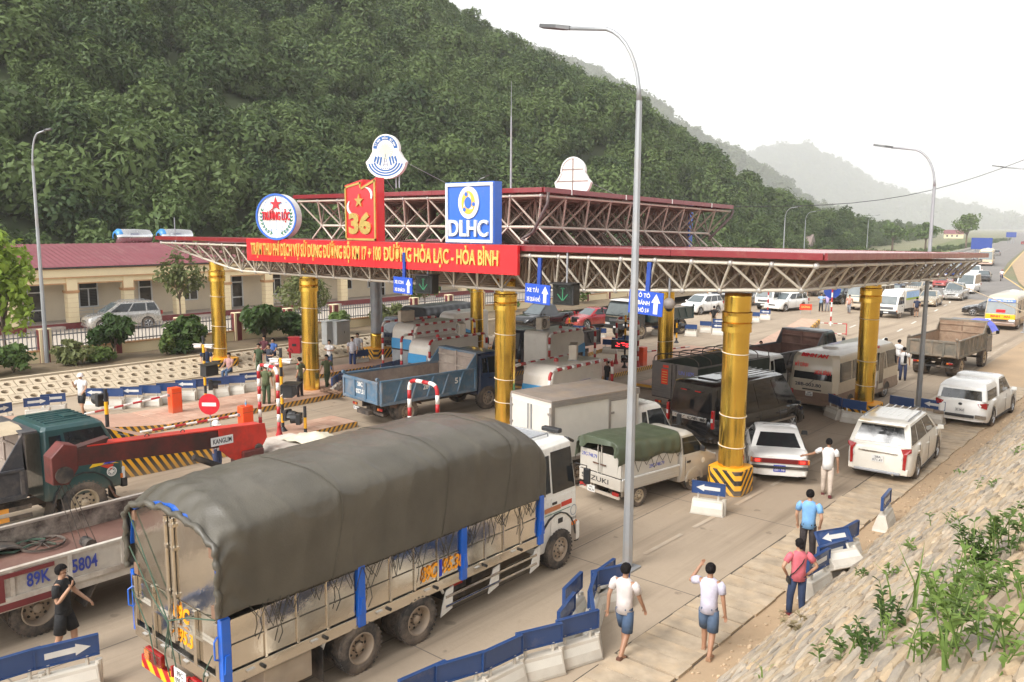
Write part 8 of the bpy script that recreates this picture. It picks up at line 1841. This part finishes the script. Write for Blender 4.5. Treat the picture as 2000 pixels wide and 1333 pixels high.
M2=bus('yellow_bus','yellow fronted minibus lettered BINH AN facing the camera at right',front_at(1951,645,7.0,181),R(181),7.0,2.1,2.6,CRM,BRB,5)
obj('yellow_face',MB().box((0,7.0,1.0),(1.95,.06,.38)),YEL,M2,bev=.02);text('BINH   AN',M2,LR,(.62,7.031,.94),(-1,0,0),(0,0,1),1.24,.15,.01,.025);obj('blue_visor',MB().box((0,6.78,2.18),(1.75,.04,.18),rx=R(16)),SIGNBLUE,M2);text('HÒA BÌNH - HÒA BÌNH',M2,WHITE,(.7,6.815,2.12),(-1,0,0),(0,-.25,.97),1.4,.09,.004,.012);obj('window_card',MB().box((0,6.96,1.42),(.6,.02,.22)),LR,M2)
M3=bus('cream_bus','cream minibus behind the far right gold column',front_at(1672,607,6.5,176),R(176),6.5,2.05,2.5,paint('bus_pale_cream',(.62,.57,.42),.15,.35),CRM,5)
M4=bus('coach','tall orange and cream coach coming down the hazy road',front_at(1924,520,11,189),R(189),11,2.5,3.3,paint('coach_cream',(.62,.48,.28),.15,.35),paint('coach_pink',(.45,.30,.22),.2,.35),7)

# ------------------------------------------------------------------ people
SKIN=mat('skin',(.42,.235,.145),.5,0,.08,6);SKIN2=mat('skin_tan',(.33,.175,.105),.5,0,.08,6);HAIR=mat('black_hair',(.010,.008,.008),.85,0,.3,30,bump=.8,bsc=60,spec=.15)
CL={}
def cloth(n,c):
 if n not in CL:CL[n]=mat('cloth_'+n,c,.85,0,.12,9,0,bump=.35,bsc=14)
 return CL[n]
def skin_mesh(V,E,Rd,name,lev=1):
 me=bpy.data.meshes.new(name);bm=bmesh.new();ly=bm.verts.layers.skin.verify();bv=[]
 for i,(v,r) in enumerate(zip(V,Rd)):
  q=bm.verts.new(v);q[ly].radius=r if isinstance(r,tuple) else (r,r);q[ly].use_root=(i==0);bv.append(q)
 for a,c in E:bm.edges.new((bv[a],bv[c]))
 bm.to_mesh(me);bm.free();o=bpy.data.objects.new(name,me)
 md=o.modifiers.new('skin','SKIN');md.use_smooth_shade=True;md.branch_smoothing=.4
 ss=o.modifiers.new('sub','SUBSURF');ss.levels=lev;ss.render_levels=lev
 m2=baked(o,name);bpy.data.objects.remove(o);bpy.data.meshes.remove(me);m2.name=name;m2.polygons.foreach_set('use_smooth',[True]*len(m2.polygons));return m2
POSE={  # elbow and wrist offsets from the shoulder for the right (r) and left (l) arm; knee and ankle offsets from the hip
 'stand':dict(r=((.035,-.01,-.165),(.045,.03,-.315)),l=((-.035,-.01,-.165),(-.045,.03,-.315)),kr=((.01,.02,-.24),(.015,0,-.475)),kl=((-.01,.015,-.24),(-.015,-.01,-.475))),
 'walk':dict(r=((.03,.05,-.16),(.035,.13,-.29)),l=((-.035,-.06,-.155),(-.045,-.06,-.31)),kr=((.0,-.03,-.245),(.0,-.16,-.45)),kl=((0,.09,-.23),(0,.10,-.475))),
 'hips':dict(r=((.11,-.05,-.14),(.03,.03,-.27)),l=((-.11,-.05,-.14),(-.03,.03,-.27)),kr=((.01,.01,-.24),(.02,0,-.475)),kl=((-.02,.04,-.24),(-.03,.03,-.475))),
 'phone':dict(r=((.04,.03,-.16),(.0,.13,-.02)),l=((-.05,.04,-.155),(-.05,.16,-.25)),kr=((.01,-.02,-.24),(.01,-.10,-.465)),kl=((0,.07,-.235),(0,.06,-.475))),
 'head':dict(r=((.035,-.03,-.165),(.05,-.0,-.31)),l=((-.10,.04,-.05),(-.02,.09,.10)),kr=((.0,-.02,-.245),(.0,-.12,-.46)),kl=((0,.07,-.235),(0,.06,-.475))),
 'behind':dict(r=((.05,-.05,-.16),(-.03,-.10,-.25)),l=((-.05,-.05,-.16),(.03,-.10,-.25)),kr=((.01,.0,-.24),(.01,0,-.475)),kl=((-.01,.0,-.24),(-.02,0,-.475))),
 'reach':dict(r=((.035,-.03,-.165),(.045,.02,-.31)),l=((-.12,.05,-.10),(-.24,.10,-.15)),kr=((.0,-.04,-.245),(.0,-.14,-.455)),kl=((0,.07,-.235),(0,.06,-.475))),
 'pocket':dict(r=((.05,-.06,-.16),(.03,.02,-.28)),l=((-.04,.0,-.165),(-.03,.06,-.30)),kr=((.01,.02,-.24),(.02,0,-.475)),kl=((-.01,.01,-.24),(-.01,-.02,-.475))),
 'fold':dict(r=((.06,.0,-.15),(-.06,.10,-.13)),l=((-.06,.0,-.15),(.06,.10,-.14)),kr=((.01,.02,-.24),(.02,0,-.475)),kl=((-.02,.03,-.24),(-.04,.04,-.475))),
 'sit':dict(r=((.03,.06,-.15),(.01,.19,-.22)),l=((-.03,.06,-.15),(-.01,.19,-.22)),kr=((.02,.22,-.03),(.02,.20,-.26)),kl=((-.02,.22,-.03),(-.02,.24,-.26))),
}
def person(label,p,rz,h=1.68,pose='stand',top=('white',(.7,.69,.68)),bot=('navy',(.03,.04,.09)),short=False,hair=True,hat=None,fem=False,skin=None,long_=False,near=False,shoes=(.02,.018,.016),bag=False,group=None,epaul=False,topless=False):
 t=thing('person',label,'person',p,rz,group);S=POSE[pose];sk=skin or SKIN;drop=0;W_=.105 if fem else .118
 hz_=.52 if pose !='sit' else .28;dz=hz_-.52;P={}
 def A(*v):return (v[0]*h,v[1]*h,(v[2]+dz)*h)
 V=[A(0,0,.53),A(0,.0,.61),A(0,.005,.71),A(0,-.005,.79),A(0,0,.845),A(0,.015,.885),A(0,.018,.93),A(0,.008,.965),A(0,.055,.905)]
 Rd=[(.070*h,.054*h),(.058*h,.044*h),(.068*h,.046*h),(.060*h,.038*h),(.03*h,.03*h),(.040*h,.046*h),(.046*h,.054*h),(.040*h,.046*h),.008*h]
 E=[(0,1),(1,2),(2,3),(3,4),(4,5),(5,6),(6,7),(5,8)]
 for s in (-1,1):V.append(A(s*.044,.012,.918));Rd.append(.010*h);E.append((6,len(V)-1))       # ears
 shirtV=[A(0,0,.475),A(0,.0,.60),A(0,.005,.71),A(0,-.005,.79),A(0,-.002,.825)];shirtR=[(.098*h,.078*h),(.086*h,.067*h),(.096*h,.068*h),(.086*h,.060*h),(.044*h,.042*h)];shirtE=[(0,1),(1,2),(2,3),(3,4)]
 trV=[A(0,0,.545)];trR=[(.076*h,.062*h)];trE=[]
 for key,s in (('r',1),('l',-1)):
  e,w=S[key];sh=(s*W_,0,.805);q=lambda o:A(sh[0]+o[0],sh[1]+o[1],sh[2]+o[2]);i=len(V)
  V +=[A(*sh),q(e),q(w)];Rd +=[.030*h,.024*h,.018*h];E +=[(3,i),(i,i+1),(i+1,i+2)]
  d=(Vector(q(w))-Vector(q(e))).normalized();o_=Vector(q(w));side=d.cross(Vector((0,1,0.2))).normalized();nn=d.cross(side)
  pm=o_+d*.045*h;V.append(tuple(pm));Rd.append((.017*h,.012*h));E.append((i+2,i+3));pi_=i+3
  if near:
   for f,(off,ln) in enumerate(((-.013,.036),(-.0045,.042),(.0045,.04),(.013,.03))):
    a=pm+side*off*h+d*.012*h;c=a+d*ln*.55*h+nn*.005*h;g_=c+d*ln*.45*h+nn*.016*h;k=len(V);V +=[tuple(a),tuple(c),tuple(g_)];Rd +=[.0058*h,.0054*h,.0046*h];E +=[(pi_,k),(k,k+1),(k+1,k+2)]
   a=pm-side*.016*h-d*.012*h+nn*.004*h;c=a-side*.012*h+d*.02*h+nn*.01*h;k=len(V);V +=[tuple(a),tuple(c)];Rd +=[.0062*h,.005*h];E +=[(pi_,k),(k,k+1)]
  fr=.62 if not long_ else 1.0;j=len(shirtV);el=Vector(q(e));s0=Vector(A(*sh));tip=s0+(el-s0)*fr if not long_ else el
  shirtV +=[A(*sh),tuple(tip)];shirtR +=[.049*h,.040*h];shirtE +=[(3,j),(j,j+1)]
  if long_:shirtV.append(tuple(el+(Vector(q(w))-el)*.92));shirtR.append(.027*h);shirtE.append((j+1,j+2))
 feet=[]
 for key,s in (('kr',1),('kl',-1)):
  k_,a_=S[key];hp=(s*.052,0,.50);i=len(V);kn=A(hp[0]+k_[0],hp[1]+k_[1],hp[2]+k_[2]);an=A(hp[0]+a_[0],hp[1]+a_[1],hp[2]+a_[2]);to=(an[0]+s*.012*h,an[1]+.095*h,max(.012*h,an[2]-.018*h));he=(an[0],an[1]-.02*h,max(.012*h,an[2]-.015*h))
  V +=[A(*hp),kn,an,to,he];Rd +=[(.056*h,.058*h),(.037*h,.038*h),.024*h,(.026*h,.014*h),.018*h];E +=[(0,i),(i,i+1),(i+1,i+2),(i+2,i+3),(i+2,i+4)];feet.append((an,to))
  j=len(trV);K=Vector(kn);N_=Vector(an);trV +=[A(*hp),tuple(Vector(A(*hp)).lerp(K,.9 if short else 1.0))];trR +=[(.060*h,.064*h),.055*h if short else .047*h];trE +=[(0,j),(j,j+1)]
  if not short:trV +=[tuple(K.lerp(N_,.5)),tuple(K.lerp(N_,.96))];trR +=[.043*h,.037*h];trE +=[(j+1,j+2),(j+2,j+3)]
 lev=1 if not near else 2
 obj('body',skin_mesh(V,E,Rd,'body',lev),sk,t)
 rg=lambda c,r,n=18:[(c[0]+r[0]*math.cos(2*PI*i/n),c[1]+r[1]*math.sin(2*PI*i/n),c[2]) for i in range(n)]
 b=MB();T_=list(zip(shirtV[:5],shirtR[:5]));b.loft([rg(c,(r[0]*1.0,r[1]*1.0)) for c,r in T_[:3]]+[rg(A(0,-.002,.775),(.108*h,.064*h)),rg(A(0,-.002,.815),(.098*h,.056*h)),rg(A(0,0,.838),(.060*h,.044*h)),rg(A(0,0,.85),(.036*h,.036*h))])
 j=5
 for s in (1,-1):
  q=[shirtV[j],shirtV[j+1]];rr=[.042*h,.040*h];a0=Vector(q[0]);q[0]=tuple(a0+Vector((-s*.018*h,0,.008*h)))
  if long_:q.append(shirtV[j+2]);rr.append(.027*h)
  b.tube([q[0],tuple(a0.lerp(Vector(q[1]),.25))]+q[1:],[.034*h,.043*h]+rr[1:],12);j +=3 if long_ else 2
 b.V=[(x+.007*noise.noise((x*14,y*14,z*9)),y+.009*noise.noise((x*12+5,y*12,z*10)),z) for x,y,z in b.V]
 obj('shirt',b,cloth(*top),t,smooth=True)
 b=MB();n=2 if short else 4
 if pose=='sit':b.loft([rg(A(0,0,.585),(.085*h,.066*h)),rg(A(0,.01,.52),(.10*h,.082*h)),rg(A(0,.02,.45),(.10*h,.085*h))])
 else:b.loft([rg(A(0,0,.585),(.084*h,.062*h)),rg(A(0,0,.53),(.094*h,.072*h)),rg(A(0,0,.485),(.096*h,.074*h)),rg(A(0,0,.455),(.06*h,.05*h))])
 for s in (0,1):
  q=trV[1+s*n:1+s*n+n];rr=[.056*h,.058*h] if short else [.056*h,.045*h,.040*h,.036*h]
  if short:q=[q[0],tuple(Vector(q[0]).lerp(Vector(q[1]),.5)),q[1]];rr=[.054*h,.060*h,.060*h]
  b.tube(q,rr,12)
 obj('shorts' if short else 'trousers',b,cloth(*bot),t,smooth=True)
 for (an,to) in feet:obj('shoe',MB().loft([[(an[0]+x*.028*h,y_,z) for x,z in ((-1,max(0,an[2]-.033*h)),(1,max(0,an[2]-.033*h)),(.8,an[2]+dz_*h),(-.8,an[2]+dz_*h))] for y_,dz_ in ((an[1]-.035*h,.015),(an[1]+.02*h,.015),(an[1]+.075*h,-.006),(an[1]+.112*h,-.015))]),mat('shoe_%d' % int(shoes[0]*1000),shoes,.5),t,bev=.006)
 c=Vector(A(0,.010,.943));r=.060*h
 if hair:
  b=MB();n,m_=14,7
  for j in range(m_+1):
   for i in range(n):
    a=2*PI*i/n;fy=math.sin(a);e=lerp(PI/2,-R(38) if fy < .35 else R(18),j/m_);b.V.append((c.x+r*.93*math.cos(e)*math.cos(a)*(1+.03*math.sin(5*a)),c.y-.002*h+r*1.08*math.cos(e)*fy,c.z+r*1.06*math.sin(e)))
  b.F=[(j*n+i,j*n+(i+1) % n,(j+1)*n+(i+1) % n,(j+1)*n+i) for j in range(m_) for i in range(n)];obj('hair',b,HAIR,t,smooth=True)
  if fem:obj('hair_bun',MB().sph((0,c.y-.062*h,c.z-.028*h),.030*h,10,6),HAIR,t,smooth=True)
 if near:
  for s in (-1,1):obj('eye',MB().sph((s*.018*h,.064*h,(.918+dz)*h),.0045*h,6,4),HAIR,t)
  obj('mouth',MB().box((0,.0625*h,(.888+dz)*h),(.022*h,.004,.004*h)),mat('lips',(.28,.1,.08),.5),t)
 if hat:
  hm_=mat('hat_'+hat[0],hat[1],.4)
  obj('helmet' if hat[0] !='cap' else 'cap',MB().lathe([(r*1.12,-.012*h),(r*1.1,.01*h),(r*.95,.04*h),(r*.5,.062*h),(0,.066*h)],16,Matrix.Translation(c)),hm_,t,smooth=True);obj('brim',MB().lathe([(r*1.1,0),(r*1.35,-.006*h)],16,Matrix.Translation((c.x,c.y+.012*h,c.z-.006*h))),hm_,t)
  if len(hat) > 2:obj('hat_band',MB().lathe([(r*1.125,-.01*h),(r*1.115,.012*h)],16,Matrix.Translation(c)),mat('hat_band_red',(.35,.02,.03),.5),t)
 if epaul:
  for s in (-1,1):obj('epaulette',MB().box((s*W_*.92*h,0,.842*h+dz*h),(.075*h,.04*h,.008*h),ry=s*R(14)),mat('epaulette_red',(.42,.04,.03),.5),t)
  obj('belt',MB().lathe([(.089*h,-.012*h),(.089*h,.012*h)],16,Matrix.Translation((0,0,.545*h)) @ Matrix.Diagonal((1,.78,1,1))),mat('belt_brown',(.06,.035,.02),.4),t)
 if bag:obj('bag_strap',MB().tube([(.09*h,-.02*h,.83*h),(.02*h,-.078*h,.72*h),(-.07*h,-.07*h,.60*h),(-.105*h,-.01*h,.53*h)],.007*h,5),BLACKM,t);obj('handbag',MB().box((-.118*h,.01*h,.47*h),(.03*h,.10*h,.075*h)),BLACKM,t,bev=.01)
 return t
def stand(px,pyt,h,z0=0):v=at(px,pyt,h+z0);v.z=z0;return v
def hpos(px,py,z0=0):return at(px,py,z0)
WHT,GRN,DGR,JEAN=('white',(.68,.67,.66)),('police_green',(.085,.105,.045)),('police_dark_green',(.04,.062,.026)),('denim',(.05,.085,.15))
person('man in black tee and black shorts walking right with hand at his face',stand(117,1103,1.70),R(-48),1.70,'phone',('black',(.010,.010,.011)),('black',(.010,.010,.011)),True,near=True)
person('man in white textured polo and denim shorts walking away near the lamp pole',stand(1222,1101,1.70),R(2),1.70,'walk',('pale_polo',(.56,.51,.49)),('denim',(.05,.085,.15)),True,near=True,shoes=(.10,.04,.025),skin=SKIN2)
person('man in lilac polo and denim shorts with one hand raised to his brow',stand(1388,1101,1.70),R(12),1.70,'head',('lilac_polo',(.50,.48,.57)),('denim2',(.065,.10,.16)),True,near=True,shoes=(.3,.17,.1),skin=SKIN2)
person('woman in pink tee and dark jeans with hands on her hips',stand(1563,1053,1.57),R(42),1.57,'hips',('pink',(.56,.13,.16)),('dark_denim',(.018,.032,.075)),False,fem=True,near=True,bag=True,shoes=(.12,.02,.025))
person('man in light blue polo and dark trousers standing by the slope',stand(1583,957,1.68),R(14),1.68,'pocket',('sky_blue',(.17,.36,.62)),('dark_brown',(.022,.016,.016)),near=True)
person('man in white polo and beige trousers touching the white sedan',stand(1620,857,1.66),R(22),1.66,'reach',WHT,('beige',(.46,.38,.31)),near=True,shoes=(.12,.05,.03),skin=SKIN2)
person('man in white cap, white tee and black shorts on the phone',stand(157,729,1.68),R(205),1.68,'phone',WHT,('black',(0,0,0)),True,hat=('cap',(.72,.7,.68)))
person('man in white safety helmet behind the crane boom',stand(420,822,1.70),R(-60),1.70,'stand',WHT,('navy',(.03,.04,.09)),hat=('white_helmet',(.74,.73,.7)))
person('black haired man whose head shows between boom and tarpaulin',stand(510,868,1.66),R(150),1.66,'stand',('navy_top',(.02,.03,.07)),('navy',(0,0,0)))
PO='policemen on the islands'
person('policeman in olive shirt and dark trousers, one hand on the column',stand(585,698,1.72,.21),R(120),1.72,'hips',('olive',(.135,.15,.085)),('dark_brown',(0,0,0)),group=PO,epaul=True)
person('policeman in green seen from behind, left of the beige uniform',stand(518,712,1.66,.21),R(30),1.66,'stand',GRN,DGR,group=PO,epaul=True)
person('traffic policeman in beige uniform and white cap',stand(541,708,1.68,.21),R(20),1.68,'fold',('tan_uniform',(.52,.35,.19)),('tan_uniform',(0,0,0)),hat=('white_cap',(.7,.68,.66),1),group=PO)
person('policeman in green walking beside the gold column',stand(638,693,1.68),R(195),1.68,'walk',GRN,DGR,group=PO,epaul=True)
person('policeman in green standing near the dark bushes',stand(505,671,1.68),R(200),1.68,'stand',DGR,DGR,group=PO,epaul=True)
person('policeman seated low by the nearest booth rail',stand(811,691,1.25,.2),R(160),1.68,'sit',DGR,DGR,group=PO)
person('man in dark checked shirt and grey trousers beside the policeman',stand(525,672,1.66),R(190),1.66,'fold',('dark_check',(.03,.035,.05)),('pale_grey',(.42,.4,.38)))
person('seated man in blue shirt on the bank',stand(533,663,1.2,.5),R(200),1.66,'sit',('royal_blue',(.05,.12,.35)),('navy',(0,0,0)))
person('seated man in dark top left of the hose cabinet',stand(516,658,1.2,.6),R(200),1.66,'sit',('maroon',(.09,.02,.03)),('navy',(0,0,0)))
person('seated man in navy tee behind the camera pole',stand(402,679,1.2,.6),R(240),1.66,'sit',('navy_top',(0,0,0)),JEAN)
person('seated person half hidden right of the leftmost gold column',stand(447,690,1.2,.5),R(200),1.6,'sit',('pinkish',(.4,.22,.2)),JEAN)
person('woman in white top and jeans looking at her phone',stand(643,664,1.58,.2),R(200),1.58,'fold',WHT,JEAN,fem=True)
person('man in white shirt and blue trousers, nearer of the two by the block',stand(688,658,1.68),R(215),1.68,'pocket',('pale_shirt',(.55,.55,.6)),('blue_trousers',(.02,.04,.13)))
person('man in light shirt and khaki trousers behind the other by the block',stand(698,651,1.70),R(215),1.70,'stand',('pale_shirt2',(.5,.5,.53)),('khaki',(.22,.17,.11)),long_=False)
person('man in black tee and jeans walking behind the white box truck',stand(1187,703,1.68),R(150),1.68,'stand',('black',(0,0,0)),JEAN,skin=SKIN2)
person('man in white helmet behind the gold column near the fence',stand(977,627,1.66),R(200),1.66,'stand',WHT,JEAN,hat=('white_helmet',(0,0,0)))
person('man in white and blue shirt before the black pickup',stand(1057,624,1.66),R(210),1.66,'stand',('white_blue',(.5,.56,.66)),JEAN)
FP='people standing about on the far plaza'
for px,py,h,rz,ps,tp,bt_,lb,sh in ((1395,598,1.66,20,'behind',('black',0),('khaki',0),'man in black tee with hands behind his back by the white SUV',False),(1248,592,1.66,190,'stand',('olive_dark',(.07,.07,.05)),JEAN,'man in olive shirt in front of the small white SUV',False),(1259,584,1.66,190,'stand',WHT,JEAN,'man in white shirt behind the small white SUV bonnet',False),(1239,590,1.6,150,'stand',('navy_top',0),JEAN,'person half hidden by the far gold column',False),
 (1605,573,1.68,190,'fold',('light_blue',(.28,.42,.62)),('black',0),'man in light blue shirt with folded arms by the black SUV',False),(1617,573,1.68,200,'hips',('lilac',(.45,.36,.62)),('grey',(.2,.2,.21)),'man in lilac shirt beside the light blue one',False),(1660,576,1.66,190,'walk',('peach',(.5,.26,.2)),('grey',0),'man in peach top and grey trousers by the far right column',False),
 (1575,560,1.66,120,'walk',WHT,('khaki',0),'man in white walking behind the white SUV',False),(1792,581,1.68,30,'stand',('navy_top',0),('brown_shorts',(.16,.10,.07)),'man in navy top and shorts by the champagne sedan',True),
 (1731,660,1.68,30,'stand',WHT,('navy',0),'man in white shirt left of the pair behind the minibus',False),(1757,663,1.68,330,'stand',WHT,('navy',0),'man in white shirt facing right behind the minibus roof',False),(1767,678,1.68,10,'stand',WHT,('navy',0),'man in white shirt at the minibus front corner',False),(1487,658,1.5,200,'sit',('maroon',0),('navy',0),'man in maroon shirt behind the brown dump truck bed',False)):
 tp=(tp[0],tp[1] if tp[1] else (0,0,0));bt_=(bt_[0],bt_[1] if bt_[1] else (0,0,0));person(lb,stand(px,py,h),R(rz),1.67,ps,tp,bt_,sh,group=FP)
# motorcyclist on the far road
mc=thing('motorcycle','small motorcycle coming along the grey road','motorcycle',at(1955,549),R(188))
for y in (-.6,.6):wheel(mc,.045,y,.3,.1,'steel')
obj('frame',MB().tube([(0,-.55,.5),(0,-.1,.62),(0,.3,.75),(0,.5,.95)],.08,6),PR_,mc);obj('seat',MB().box((0,-.25,.76),(.24,.7,.1)),BLACKM,mc,bev=.03);obj('handlebar',MB().tube([(-.32,.42,1.0),(0,.5,.98),(.32,.42,1.0)],.02,5),STEELG,mc);obj('front_fork',MB().cyl((0,.5,.95),(0,.6,.3),.03),STEELG,mc)
mp=at(1955,549);person('rider in white shirt and helmet on the motorcycle',(mp.x,mp.y+.25,.35),R(188),1.66,'sit',WHT,('navy',(0,0,0)),hat=('red_helmet',(.3,.05,.05)))

# ------------------------------------------------------------------ the air
hz=MB();hz.bb((-5200,-40,-1.2),(110,8600,900))
hm=bpy.data.materials.new('haze');hm.use_nodes=True
hm.node_tree.nodes.remove(hm.node_tree.nodes['Principled BSDF'])
pv=hm.node_tree.nodes.new('ShaderNodeVolumePrincipled');pv.inputs['Color'].default_value=(1,1,1,1);pv.inputs['Density'].default_value=.0003
hm.node_tree.links.new(pv.outputs[0],hm.node_tree.nodes['Material Output'].inputs['Volume'])
hm.cycles.homogeneous_volume=True if hasattr(hm.cycles,'homogeneous_volume') else None
tag(obj('haze',hz,hm),kind='stuff')
bpy.context.view_layer.update()
bpy.data.scenes.remove(TMP)
